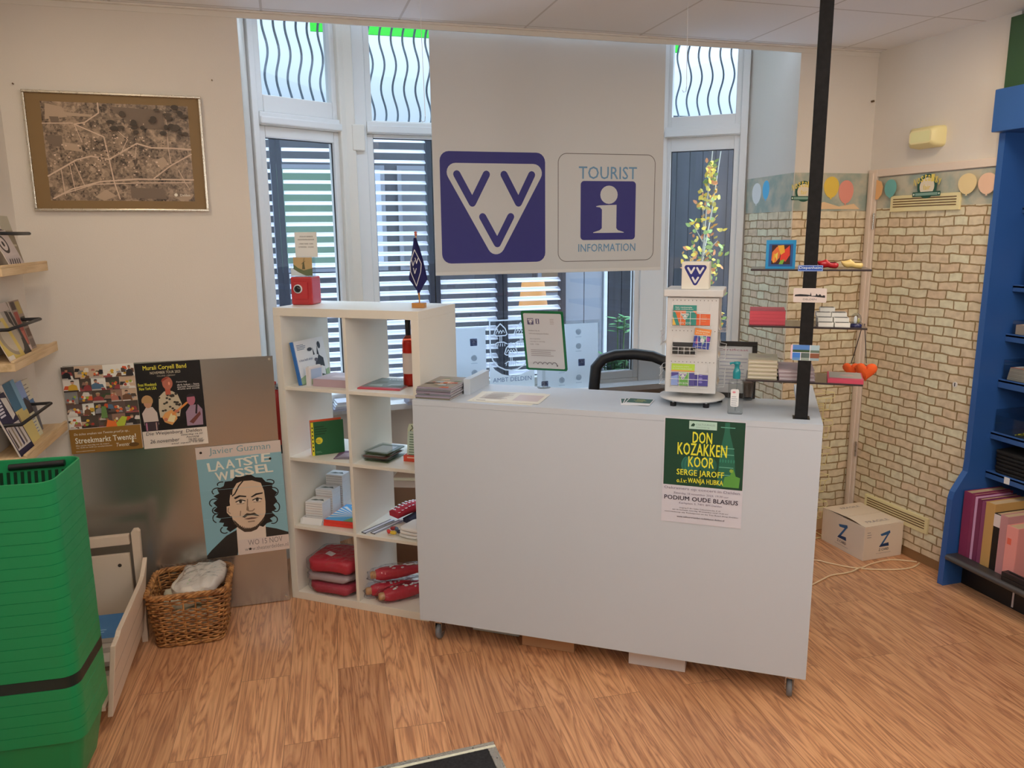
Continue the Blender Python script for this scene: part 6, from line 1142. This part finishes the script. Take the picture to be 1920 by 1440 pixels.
broch('yellow brochure with a curved grey photograph at the left of the middle ledge', 1, 3.185, .17, .205, ab3, .098); broch('grey and black brochure with a round shape in the middle of the middle ledge', 1, 3.325, .15, .21, ab4, .085, 19); broch('brochure of brown and red photo tiles at the right of the middle ledge', 1, 3.475, .125, .205, ab5, .070, 13)
broch('dark blue and white newspaper brochure at the left of the lowest ledge', 2, 3.15, .16, .235, ab6, .100, 20, .006); broch('thick teal and yellow guidebook in the middle of the lowest ledge', 2, 3.325, .13, .255, ab7, .082, 16, .014); broch('landscape brochure with pale text panel right of the guidebook on the lowest ledge', 2, 3.415, .115, .235, ab8, .072, 14, .004); broch('grey brochure with pale top furthest right on the lowest ledge', 2, 3.525, .085, .225, ab9, .052, 9)

# ================================================================== white crate, wicker basket
CWh = P('#b3a391', 1.6)
rt = empty('magazine_crate', 'low white wooden crate with scooped side holding magazines behind the green baskets', 'crate', (-.74, 3.58, 0))
b = MB(); b.box(-.315, -.012, -.020, .0, .10, .425, CWh); o = b.build('end_panel', rt, bevel=.002); b = MB(); b.cyl((-.055, -.021, .375), (-.055, -.0195, .375), .008, P('#3a2c20', .8), 'm', 14); b.build('peg_hole', o)
b = MB(); b.box(-.315, -.004, -.028, .0, .470, .515, CWh); b.build('top_rail', rt, bevel=.003)
for x in (-.335, -.008): b = MB(); b.prism([(x+.012, 0), (x+.036, 0), (x+.048, .525), (x+.040, .535), (x+.022, .535), (x+.014, .525)], -.032, .0, CWh, 'p', 'y'); b.build('post', rt, bevel=.003)
def side(x, lean):
    pts = [(-.032, .060), (-.032, .405), (-.055, .385), (-.10, .345), (-.14, .338), (-.20, .338), (-.40, .345), (-.60, .352), (-.625, .340), (-.70, .340), (-.70, .060)]
    b = MB(); n = len(pts); vs = []
    for dx in (0, .018):
        for y, z in pts: vs.append((x+dx+lean*(z-.06), y, z))
    fs = [tuple(range(n)), tuple(range(n, 2*n))[::-1]]+[((i+1) % n, i, n+i, n+(i+1) % n) for i in range(n)]
    b.add(vs, fs, CWh); o = b.build('side_panel', rt, bevel=.002)
    if lean > 0:
        b = MB()
        for z in (.14, .235): xx = x+.0181+lean*(z-.06); b.add([(xx, -.04, z-.002), (xx+.0004, -.04, z+.002), (xx+.0004, -.695, z+.002), (xx, -.695, z-.002)], [(0, 1, 2, 3)], P('#8a7a68', 1.2))
        b.build('groove', o)
side(-.002, .13); side(-.330, -.06)
b = MB(); b.box(-.31, -.006, -.695, -.03, .085, .10, CWh); b.build('base_board', rt); 
for k, (c, c2, rz, y) in enumerate([('#5a4438', '#8a7a6c', 3, -.42), ('#b8b0a8', '#6a6a68', -4, -.36), ('#a8a098', '#2a2c30', 5, -.32), ('#3a6ea0', '#8ab0d0', -3, -.25)]):
    o = empty('magazine', ['lowest dark', 'second grey', 'third white and black', 'topmost bright blue'][k]+' magazine lying in the white crate', 'magazine', (-1.02, 3.58+y-.06, .101+.022*k), (0, 0, R(rz)), 'magazines in the white crate'); b = MB(); b.box(0, .26, 0, .22, 0, .020, P('#b0a69c', 1.4), 'm'); b.z0 = .020; b.rect(0, .26, 0, .22, P(c, 1.45)); lines(b, .04, .1, .16, 4, .02, .006, P(c2, 1.5)); b.build('issue', o)
# wicker
WK = (-.520, 3.602)
rt = empty('wicker_basket', 'brown woven willow basket on the floor beside the white crate', 'basket', (WK[0], WK[1], 0), (0, 0, R(-1.5)))
def wl(t): k = t; return (.140+.030*k, .138+.018*k)
def loop(hx_, hy, r, n=100):
    q = rrect(-hx_, hx_, -hy, hy, r, 6); L_ = [0]
    for i in range(len(q)): a, c_ = q[i], q[(i+1) % len(q)]; L_.append(L_[-1]+math.hypot(c_[0]-a[0], c_[1]-a[1]))
    o_ = []
    for k in range(n):
        d = L_[-1]*k/n; i = max(j for j in range(len(q)) if L_[j] <= d+1e-9); f = (d-L_[i])/max(1e-9, L_[i+1]-L_[i]); a, c_ = q[i], q[(i+1) % len(q)]; o_.append((a[0]+(c_[0]-a[0])*f, a[1]+(c_[1]-a[1])*f))
    return o_
b = MB(); HB = .235; rows = 19; NW = 92
b.prism(rrect(-.136, .136, -.134, .134, .04, 6), .004, .012, WHITE, 'wicker')
for r in range(rows):
    t = (r+.5)/rows; hx_, hy = wl(t); q = loop(hx_, hy, .05, NW); pts = []
    for k, (x, y) in enumerate(q):
        s_ = .0065*math.sin(PI*k/2+PI*(r % 2)+.6); l_ = math.hypot(x, y); pts.append((x+x/l_*s_, y+y/l_*s_, .010+t*(HB-.02)+.0012*math.sin(k*1.7+r)))
    if .78 < t < .90:
        idx = [k for k in range(NW) if not (q[k][1] < -hy*.97 and -.045 < q[k][0] < .055)]
        # open hand hold at the front: split the ring there
        j = max(range(len(idx)), key=lambda i_: (idx[i_]-idx[i_-1]) % NW); seq = idx[j:]+idx[:j]; b.tube([pts[k] for k in seq], .0046, WHITE, 'wicker', 5)
    else: b.tube(pts, .0046, WHITE, 'wicker', 5, closed=True)
b.build('woven_body', rt)
b = MB()
for k in range(0, NW, 4):
    p = []
    for t in (0, .33, .66, 1): hx_, hy = wl(t); x, y = loop(hx_-.001, hy-.001, .05, NW)[k]; p.append((x, y, .006+t*HB))
    b.tube(p, .0042, WHITE, 'wicker', 5)
b.build('stakes', rt)
b = MB(); hx_, hy = wl(1.02); q = loop(hx_, hy, .055, 140)
for s3 in range(4):
    pts = []
    for k, (x, y) in enumerate(q): a = 2*PI*k/11.666+s3*PI/2; l_ = math.hypot(x, y); pts.append((x+x/l_*.0085*math.cos(a), y+y/l_*.0085*math.cos(a), HB+.009+.0085*math.sin(a)))
    b.tube(pts, .0062, WHITE, 'wicker', 6, closed=True)
b.build('braided_rim', rt); b = MB(); hx_, hy = wl(.02); q = loop(hx_+.004, hy+.004, .05, 120)
for s3 in range(2):
    pts = []
    for k, (x, y) in enumerate(q): a = 2*PI*k/12+s3*PI; l_ = math.hypot(x, y); pts.append((x+x/l_*.005*math.cos(a), y+y/l_*.005*math.cos(a), .011+.005*math.sin(a)))
    b.tube(pts, .005, WHITE, 'wicker', 5, closed=True)
b.build('braided_foot', rt)
for k, (x, y, z, rx_, ry_, rz_, c, lb) in enumerate([(-.01, -.005, .078, .112, .108, .055, '#c9bfae', 'cream plastic carrier bags packed at the bottom of the wicker basket'), (-.015, .025, .168, .108, .105, .030, '#cfc6b2', 'white folded carrier bag in the wicker basket, upper left'), (.040, .02, .236, .108, .124, .034, '#c9c0b4', 'clear pack of white bags with green print on top of the wicker basket')]):
    o = empty('bag_pack', lb, 'bag', (WK[0]+x, WK[1]+y, z), (R([0, -3, 7][k]), R([0, -4, -7][k]), R([0, 8, -14][k])), 'bags in the wicker basket'); b = MB(); b.blob((0, 0, 0), (rx_, ry_, rz_), P(c, 1.5), 'p', .55, .06, 40, 16, seed=k+5, fold=.14); b.build('bags', o)
    if k == 2:
        b = MB()
        for j in range(3): b.blob((-.055+j*.014, .02-.03*j, .024), (.006, .07, .005), P('#a3b88a', 1.5), 'p', .9, .2, 10, 6, seed=j)
        b.build('green_print', o); b = MB(); b.blob((.02, .01, .004), (rx_*.98, ry_*1.02, rz_*1.15), WHITE, 'bag', .5, .08, 40, 16, seed=9); b.build('clear_wrap', o)

# ================================================================== stack of green shopping baskets
GS = (-.888, 2.640); BW_, BD_ = .187, .148
GRN = (.004, .265, .085)
def basket_mesh(col, handles, name):
    b = MB(); n = 6; RL = lambda hx_, hy, r, z: [(x, y, z) for x, y in rrect(-hx_, hx_, -hy, hy, r, n)]
    b.loft([RL(BW_, BD_, .045, -.0368), RL(BW_, BD_, .045, -.0012)], col, 'p', True, False, False)
    b.loft([RL(BW_, BD_, .045, -.0012), RL(BW_-.002, BD_-.002, .044, 0), RL(BW_-.005, BD_-.005, .042, 0), RL(BW_-.006, BD_-.006, .042, -.003), RL(BW_-.0065, BD_-.0065, .04, -.034)], col, 'p', True, False, False)
    b.loft([RL(BW_-.0005, BD_-.0005, .045, -.0368), RL(BW_-.003, BD_-.003, .045, -.0368)], col, 'p', False, False, False)
    b.loft([RL(BW_-.006, BD_-.006, .042, -.004), RL(BW_-.046, BD_-.040, .035, -.215)], col, 'p', True, False, True); return b
zt = 1.092; PITCH_ = .0372; NB = 23
gm = basket_mesh(GRN, 1, 'b')
def slots():
    out = []
    for side, nn, x00 in (('y', 15, -.145), ('x', 11, -.105)):
        for s_ in (-1, 1):
            b = MB(); z0, z1 = -.040, -.080
            f = lambda z: (BD_-.006-(z+.004)/(-.211)*.034 if side == 'y' else BW_-.006-(z+.004)/(-.211)*.040)-.0012
            for k in range(nn):
                x0 = x00+k*.0205; x1 = x0+.010
                if side == 'y': q = [(x0, s_*f(z1), z1), (x1, s_*f(z1), z1), (x1, s_*f(z0), z0), (x0, s_*f(z0), z0)]
                else: q = [(s_*f(z1), x0, z1), (s_*f(z1), x1, z1), (s_*f(z0), x1, z0), (s_*f(z0), x0, z0)]
                b.add(q, [(0, 1, 2, 3)], P('#06301a', 1))
            out.append(b)
    return out
proto = None
for k in range(NB):
    z = zt-k*PITCH_; blk = (k == 17)
    jx, jy = (0, 0) if k in (0,) else (random.uniform(-.0004, .0004), random.uniform(-.0004, .0004))
    loc = (GS[0]+jx, GS[1]+jy, z)
    lb = ('empty topmost green plastic shopping basket of the stack' if k == 0 else 'black plastic shopping basket in the green stack' if blk else 'lowest green plastic shopping basket of the stack, on the floor' if k == NB-1 else
          ORD[k]+' green plastic shopping basket from the top of the stack' if k < 17 else ORD[k-17]+' green plastic shopping basket below the black one in the stack')
    grp = 'nested green shopping baskets %s the black one' % ('above' if k < 17 else 'below')
    if k == 0:
        o = empty('shopping_basket', lb, 'basket', loc, (0, 0, R(-4)), grp); gm.build('tub', o); [b_.build('slot_row', o) for b_ in slots()]
        for s_ in (1, -1): b = MB(); y = s_*(BD_-.019); b.tube([(-.03, y, -.022), (.135, y, -.017)], .0105, BLACK, 'p', 10); b.build('handle', o)
    elif blk: o = basket_mesh(P('#15231f', 1.1), 0, 'b').build('shopping_basket'); tag(o, lb, 'basket', None, None, loc, (0, 0, R(-4)))
    elif proto is None: proto = o = gm.build('shopping_basket'); tag(o, lb, 'basket', grp, None, loc, (0, 0, R(-4)))
    else: o = proto.copy(); COL.objects.link(o); tag(o, lb, 'basket', grp, None, loc, (0, 0, R(-4)))
zl = zt-(NB-1)*PITCH_-.2155

# ================================================================== blue shelving on the right
BU = P('#28508c', 1.4); BU2 = P('#2f5288', 1.35)
rt = empty('shelving_unit', 'blue wall shelving with black base along the right wall', 'shelving', (0, 0, 0))
pf = [(3.130, .0), (3.140, .46), (3.150, .50), (3.200, .575), (3.218, .60), (3.222, .65), (3.228, 2.235), (3.74, 2.235), (3.74, 0)]
b = MB(); b.prism(pf, 2.935, 2.968, BU, 'p', 'y'); b.build('end_panel', rt, bevel=.004)
b = MB(); b.box(3.76, 3.785, 1.2, 2.935, .0, 2.235, P('#1a3058', 1.2)); b.build('back_panel', rt)
b = MB(); b.box(3.178, 3.76, 1.2, 2.97, 2.236, 2.425, BU); b.build('header', rt, bevel=.004)
b = MB(); b.box(3.215, 3.76, 1.2, 2.960, 2.4255, 2.735, P('#2c4a2c', 1.3)); b.build('header_sign', rt, bevel=.002)
for z, x0, zt_ in ((1.895, 3.375, .026), (1.528, 3.37, .030), (1.290, 3.36, .035), (1.066, 3.345, .040), (.800, 3.335, .035), (.598, 3.330, .035)):
    b = MB(); b.box(x0, 3.76, 1.2, 2.934, z-.012, z, BU2); b.box(x0, x0+.012, 1.2, 2.934, z-zt_, z+.004, BU2); b.build('shelf', rt, bevel=.002)
    if z == .598: o_ = rt.children[-1]; b = MB(); b.box(x0-.0012, x0-.0002, 2.795, 2.825, z-.033, z+.001, P('#c9c9cc', 1.5), 'paper'); b.build('price_tag', [c for c in rt.children if c.name.startswith('shelf')][-1])
b = MB(); b.box(3.142, 3.76, 1.2, 2.934, .142, .172, P('#3a3634', 1.1)); b.cyl((3.142, 1.2, .157), (3.142, 2.934, .157), .0148, P('#4a4644', 1.1), 'p', 12); b.build('base_shelf', rt)
b = MB(); b.box(3.25, 3.76, 1.2, 2.934, 0, .141, (.008, .007, .007)); b.build('plinth', rt)
b = MB(); b.box(3.246, 3.2495, 2.632, 2.640, .01, .135, P('#b8b0b0', 1.5), 'paper'); b.build('hanging_tag', rt)
# books standing on the base shelf: spine towards the room
def sbook(lb, y, t, h, d, col, x=3.20, pages=None, extra=None, cat='book', z=.1725):
    o = empty('book', lb, cat, (x, y, z), (0, 0, R(-90)), 'books on the base shelf'); b = MB(); pc_ = pages or P('#b09878', 1.4)
    b.box(0, t, 0, .004, 0, h, col, 'paper'); b.box(0, .003, .004, d, 0, h, col, 'paper'); b.box(t-.003, t, .004, d, 0, h, col, 'paper'); b.build('cover', o, bevel=.001); b = MB(); b.box(.003, t-.003, .004, d-.004, .003, h-.004, pc_, 'm'); b.build('pages', o)
    if extra: extra(o, t, h)
PUR = P('#7a2c4c', 1.5)
sbook('thick purple book at the far end of the base shelf', 2.925, .045, .335, .24, PUR); sbook('second purple book on the base shelf, touching the first', 2.879, .018, .332, .24, P('#7d3050', 1.45)); sbook('thin pale lilac book on the base shelf', 2.858, .014, .325, .22, P('#b58aa8', 1.5)); sbook('dark mauve book right of the thin lilac one on the base shelf', 2.843, .024, .322, .24, P('#6a2a48', 1.45)); sbook('mauve book left of the tan one on the base shelf', 2.817, .024, .318, .24, P('#7a3c5c', 1.45)); sbook('tall tan book on the base shelf', 2.791, .050, .325, .24, P('#a8844e', 1.5), 3.195)
def wl_(o, t, h): b = MB(); b.box(-.0004, t+.0004, -.0012, -.0001, h-.065, h-.004, P('#c4b8b4', 1.5), 'paper'); b.build('white_label', o)
sbook('black spined book with a white label on the base shelf', 2.739, .036, .285, .24, P('#1c1410', 1.1), 3.195, None, wl_); sbook('dusty rose book right of the black one on the base shelf', 2.701, .040, .290, .24, P('#a8787a', 1.45), 3.19)
def pk_(o, t, h): b = MB(); b.box(.01, .03, -.0012, -.0001, h-.09, h-.06, P('#e05a48', 1.6), 'paper'); b.build('red_mark', o)
sbook('salmon pink book at the right of the base shelf', 2.659, .060, .255, .2, P('#d9837c', 1.5), 3.185, None, pk_)
for k in range(2):
    o = empty('flat_picture', ['lower', 'upper'][k]+' flat black frame lying at the front of the base shelf', 'frame', (3.143, 2.625, .1725+k*.022), (0, 0, R(-90)), 'black frames on the base shelf'); b = MB()
    b.box(0, .32, 0, .018, 0, .02, BLACK); b.box(0, .32, .03, .04, 0, .02, BLACK); b.box(0, .018, .018, .03, 0, .02, BLACK); b.box(.302, .32, .018, .03, 0, .02, BLACK); b.build('frame', o, bevel=.001); b = MB(); b.box(.018, .302, .018, .03, .004, .010, P('#b8a078', 1.4), 'paper'); b.build('mount', o)
# bins and stock on the upper shelves
def bin_(lb, y, z, w_, d, h, x):
    o = empty('display_bin', lb, 'bin', (x, y, z+.0006), (0, 0, R(-90))); b = MB(); CP = WHITE; t = .003
    b.box(0, w_, 0, d, 0, t, CP, 'clear'); b.box(0, t, 0, d, t, h, CP, 'clear'); b.box(w_-t, w_, 0, d, t, h, CP, 'clear'); b.box(t, w_-t, 0, t, t, h*.75, CP, 'clear'); b.box(t, w_-t, d-t, d, t, h, CP, 'clear'); b.build('clear_tray', o); return o
bin_('clear tray of postcards on the shelf level with the middle of the door', 2.925, 1.066, .30, .22, .10, 3.360)
for k in range(7):
    o = empty('postcard_pack', ['lowest', 'second', 'third', 'fourth', 'fifth', 'sixth', 'topmost cream and red'][k]+' postcard pack in the clear tray of the fourth shelf', 'cards', (3.366, 2.905-.002*k, 1.070+k*.0088), (0, 0, R(-90)), 'postcard packs in the clear tray'); b = MB(); b.box(0, .12, 0, .17, 0, .0082, P(['#a8a090', '#b0a898'][k % 2], 1.4), 'paper'); b.z0 = .0082
    if k == 6: b.rect(0, .12, 0, .17, P('#c8a888', 1.5)); b.rect(0, .12, 0, .012, P('#c04a3c', 1.5)); b.rect(.02, .09, .03, .14, P('#8a7a50', 1.4)); b.rect(0, .03, .02, .16, P('#e0d4c0', 1.6)); b.ell(.09, .14, .02, .016, P('#d8343c', 1.5))
    b.build('cards', o)
for k in range(4):
    o = empty('postcard_pack', ['lowest', 'second', 'third', 'topmost'][k]+' card pack of the right hand pile in the clear tray of the fourth shelf', 'cards', (3.366, 2.77, 1.070+k*.012), (0, 0, R(-90)), 'postcard packs in the clear tray'); b = MB(); b.box(0, .12, 0, .17, 0, .0115, P('#a89c84', 1.4), 'paper'); b.z0 = .0115; b.rect(0, .12, 0, .17, P('#8a8460', 1.4)); b.rect(.01, .11, .02, .06, P('#d8c8b0', 1.5)); b.build('cards', o)
bin_('clear plastic tray with yellow green pencils below the postcard tray', 2.928, .800, .36, .24, .115, 3.349)
rnd = random.Random(31)
for k in range(10):
    o = empty('pencil', ['yellow green', 'olive', 'bright yellow'][k % 3]+' pencil in the loose bundle in the clear tray', 'pencil', (3.36+.002*k, 2.82-.007*k, .809+.003*k), (R(90), 0, R(rnd.uniform(-88, -66))), 'pencils in the clear tray'); b = MB(); b.cyl((0, 0, 0), (0, 0, -.15), .0032, P(['#a8a83a', '#6a6a30', '#d0c040'][k % 3], 1.5), 'g', 6); b.build('stick', o); o.rotation_euler = (R(86), 0, R(rnd.uniform(-100, -72)))
o = empty('leaflet', 'pink leaflet at the right of the pencil tray', 'leaflet', (3.358, 2.72, .808), (0, 0, R(-84))); b = MB(); b.box(0, .12, 0, .16, 0, .004, P('#c89a94', 1.5), 'paper'); b.z0 = .004; b.ell(.06, .06, .02, .012, P('#8a4a4c', 1.3)); b.build('sheet', o)
for k in range(6):
    o = empty('folded_garment', ['lowest', 'second', 'third', 'fourth', 'fifth', 'topmost'][k]+' folded black garment of the pile on the shelf above the books', 'garment', (3.48, 2.77, .599+.009+k*.0195), (0, 0, R(1.5*(k % 3-1))), 'folded black garments'); b = MB(); b.blob((0, 0, 0), (.14, .15, .0105), (.009, .008, .008), 'cloth', .3, .02, 36, 12, seed=k); b.build('fabric', o)
bin_('clear tray on the third shelf from the top of the blue shelving', 2.915, 1.290, .28, .2, .07, 3.375)
for k in range(4):
    o = empty('card_pack', ['lowest', 'second', 'third', 'topmost orange edged'][k]+' card pack in the clear tray, third blue shelf', 'cards', (3.38, 2.90, 1.294+k*.0115), (0, 0, R(-90)), 'card packs on the third blue shelf'); b = MB(); b.box(0, .15, 0, .15, 0, .011, P('#b8a898', 1.45), 'paper'); b.z0 = .011; b.rect(0, .15, 0, .15, P('#d0b898' if k == 3 else '#b8a898', 1.5)); b.rect(0, .15, 0, .008, P('#c8602c', 1.5)); b.build('cards', o)
o = empty('packet', 'grey packet standing on the second shelf of the blue shelving', 'packet', (3.40, 2.90, 1.5285), (0, 0, R(-90))); b = MB(); b.box(0, .12, 0, .03, 0, .19, P('#7a7a80', 1.4), 'clear'); b.box(.004, .116, .004, .026, .002, .16, P('#6a6c74', 1.3), 'paper'); b.build('wrap', o)

# ================================================================== right corner: lamp, box, rack, cable; floor mat
def Wp(s, d, z): return W(s, d, z)
o = empty('emergency_light', 'small cream rounded emergency lamp high on the wall above the door', 'lamp', W(.308, .0005, 2.210), (0, 0, WA)); b = MB(); LC = P('#d6b98a', 1.6); b.loft([[(x, y, z) for x, z in rrect(-.0, .184, 0, .106, .022, 4)] for y in (0,)]+[[(x, y, z) for x, z in rrect(.004, .180, .004, .102, .022, 4)] for y in (-.055,)]+[[(x, y, z) for x, z in rrect(.024, .162, .020, .088, .020, 4)] for y in (-.076,)], LC, 'p'); b.build('housing', o); b = MB(); b.T = Matrix.Translation((0, -.0762, 0)) @ Matrix.Rotation(R(90), 4, 'X'); b.rect(.034, .152, .028, .08, P('#d0c090', 1.6), 'g'); b.build('lens', o)
ZB = 2.952, 3.303
o = empty('cardboard_box', 'white printed cardboard box with blue letters on its sides, on the floor by the door', 'box', (ZB[0], ZB[1], 0), (0, 0, R(2))); WBX = P('#b8a896', 1.85); wz, dz_, hz = .268, .335, .195
b = MB(); b.box(0, wz, 0, dz_, 0, hz, WBX, 'paper'); b.build('carton', o, bevel=.003); b = MB(); b.prism([(0.002, 0), (wz, 0), (wz, dz_*.47), (.002, dz_*.50)], hz+.0006, hz+.004, WBX, 'paper'); b.prism([(-.002, dz_*.51), (wz, dz_*.48), (wz, dz_), (-.002, dz_)], hz+.0006, hz+.0045, WBX, 'paper'); b.build('flap', o)
b = MB(); b.prism([(.0, .03), (.0, .30), (.012, .22), (.018, .14), (.010, .08)], hz+.0047, hz+.0052, P('#4a3826', .8), 'm'); b.build('torn_gap', o)
def zl_(b, x, y, k):
    ZC = P('#2f5a86', 1.3); ZD = P('#1f3c66', 1.2); b.poly([(x-.030*k, y+.03*k), (x+.034*k, y+.045*k), (x+.038*k, y+.030*k), (x+.02*k, y+.022*k), (x-.022*k, y+.018*k)], ZC); b.poly([(x+.034*k, y+.03*k), (x+.016*k, y+.022*k), (x-.034*k, y-.045*k), (x-.016*k, y-.043*k)], ZC); b.poly([(x-.034*k, y-.045*k), (x-.02*k, y-.03*k), (x+.03*k, y-.025*k), (x+.034*k, y-.045*k)], ZD); b.text('Z-CARD', x, y-.068*k, .068*k, .014*k, P('#5a5050', 1), .01, al='c'); b.text('the original folded guide', x, y-.085*k, .10*k, .007*k, P('#8a7c74', 1.2), 0, al='c')
b = MB(); b.T = Matrix.Translation((0, -.0004, 0)) @ Matrix.Rotation(R(90), 4, 'X'); zl_(b, wz*.52, .115, 1.0); lines(b, .018, .165, .03, 3, .014, .004, P('#9a8c80', 1.3)); b.build('front_print', o)
b = MB(); b.T = Matrix.Translation((-.0004, 0, 0)) @ Matrix.Rotation(R(-90), 4, 'Z') @ Matrix.Rotation(R(90), 4, 'X'); zl_(b, -dz_*.5, .115, 1.05); b.build('side_print', o)
b = MB(); b.z0 = hz+.0045; b.text('FRAGILE', .06, .045, .15, .026, P('#8a7c7c', 1.2), .0); b.build('top_print', o); b = MB(); b.z0 = hz+.005; b.text('FRAGILE', .08, .27, .13, .022, P('#8a7c7c', 1.2)); b.build('top_print', o)
# wire rack
WC = P('#d8b888', 1.6)
rt = empty('wire_rack', 'cream wire leaflet rack standing behind the right end of the counter', 'rack', (2.86, 3.70, 0)); b = MB()
for x in (-.14, .0, .115): b.tube([(x, .04, 0), (x, .04, .80)], .0032, WC, 'p', 6)
for k in range(7): z = .10+k*.115; b.tube([(-.14, .04, z), (.115, .04, z)], .0026, WC, 'p', 6)
b.tube([(-.14, .04, .80), (-.06, .0, .82), (.115, .04, .80)], .003, WC, 'p', 6); b.build('back_grid', rt)
for k in range(5):
    z = .12+.165*k; b = MB()
    for x in (-.12, .10): b.tube([(x, .04, z+.10), (x+.028, -.03, z+.10), (x+.030, -.035, z+.075), (x+.008, -.032, z+.065), (x, -.028, z), (x, .04, z-.005)], .0024, WC, 'p', 6)
    for zz, xx in ((z+.10, .028), (z+.068, .010), (z, 0)): b.tube([(-.12+xx, -.031, zz), (.10+xx, -.031, zz)], .0024, WC, 'p', 6)
    for q in range(4): xq = -.09+q*.055; b.tube([(xq, -.031, z+.066), (xq, -.028, z), (xq, .04, z)], .0018, WC, 'p', 5)
    b.build('pocket', rt)
b = MB(); b.tube([(-.14, .04, .006), (-.14, -.05, .006), (.115, -.05, .006), (.115, .04, .006)], .004, WC, 'p', 6); b.build('foot', rt)
for k, pts in enumerate([[(2.55, 3.44), (2.707, 3.39), (2.76, 3.33), (2.839, 3.245), (2.95, 3.185), (3.065, 3.152), (3.16, 3.155), (3.235, 3.19)], [(2.36, 3.09), (2.51, 3.139), (2.60, 3.175), (2.673, 3.20), (2.76, 3.20), (2.852, 3.215), (2.95, 3.25), (3.05, 3.268), (3.13, 3.262), (3.235, 3.195)]]):
    o = empty('cable', ['cream cable curving over the floor before the printed box, upper strand at left', 'cream cable looping over the floor before the printed box, lower strand at left'][k], 'cable', (0, 0, 0), (0, 0, 0), 'floor cables'); b = MB(); out_ = []
    for i in range(len(pts)-1):
        p0, p1, p2, p3 = pts[max(0, i-1)], pts[i], pts[i+1], pts[min(len(pts)-1, i+2)]
        for j in range(6):
            t = j/6; out_.append(tuple(.5*((2*p1[a])+(-p0[a]+p2[a])*t+(2*p0[a]-5*p1[a]+4*p2[a]-p3[a])*t*t+(-p0[a]+3*p1[a]-3*p2[a]+p3[a])*t**3) for a in (0, 1)))
    n_ = len(out_); b.tube([(x, y, .0042+(.0085*math.exp(-((x-2.852)/.03)**2) if k else 0)) for x, y in out_], .0042, P('#d2b08c', 1.5), 'p', 8); b.build('cord', o)
# door mat in its metal frame
rt = empty('floor_mat', 'black floor mat in an aluminium frame at the bottom of the picture', 'mat', (.560, 2.381, 0), (0, 0, R(1.5))); AL = (.72, .70, .64)
e1 = math.atan2(2.388-2.404, .203-.606)
rt.location = (.606, 2.404, 0.0); rt.rotation_euler = (0, 0, e1-PI)
b = MB(); T_ = .0305
for x0, x1, y0, y1 in ((-1.0, 0, -T_, 0), (-T_, 0, -1.0, -T_)):
    b.box(x0, x1, y0, y1, 0, .006, AL, 'metal')
    if x0 == -1.0: b.box(x0, x1, y0, y0+.012, .006, .0075, P('#d6cfb4', 1.5)); b.box(x0, x1, -.006, 0, .006, .0075, AL, 'metal')
    else: b.box(x0, x0+.010, y0, y1, .006, .0075, AL, 'metal'); b.box(-.006, 0, y0, y1, .006, .0075, AL, 'metal')
b.build('metal_frame', rt, bevel=.001); b = MB()
for x, y in ((-.02, -.09), (-.08, -.012), (-.24, -.012), (-.40, -.012)): b.cyl((x if y != -.09 else -.014, y, .006), (x if y != -.09 else -.014, y, .0078), .0032, (.3, .3, .28), 'metal', 10)
b.build('screw', rt); b = MB(); b.box(-1.0, -T_, -1.0, -T_, 0, .005, BLACK, 'carpet'); b.build('mat_pile', rt)
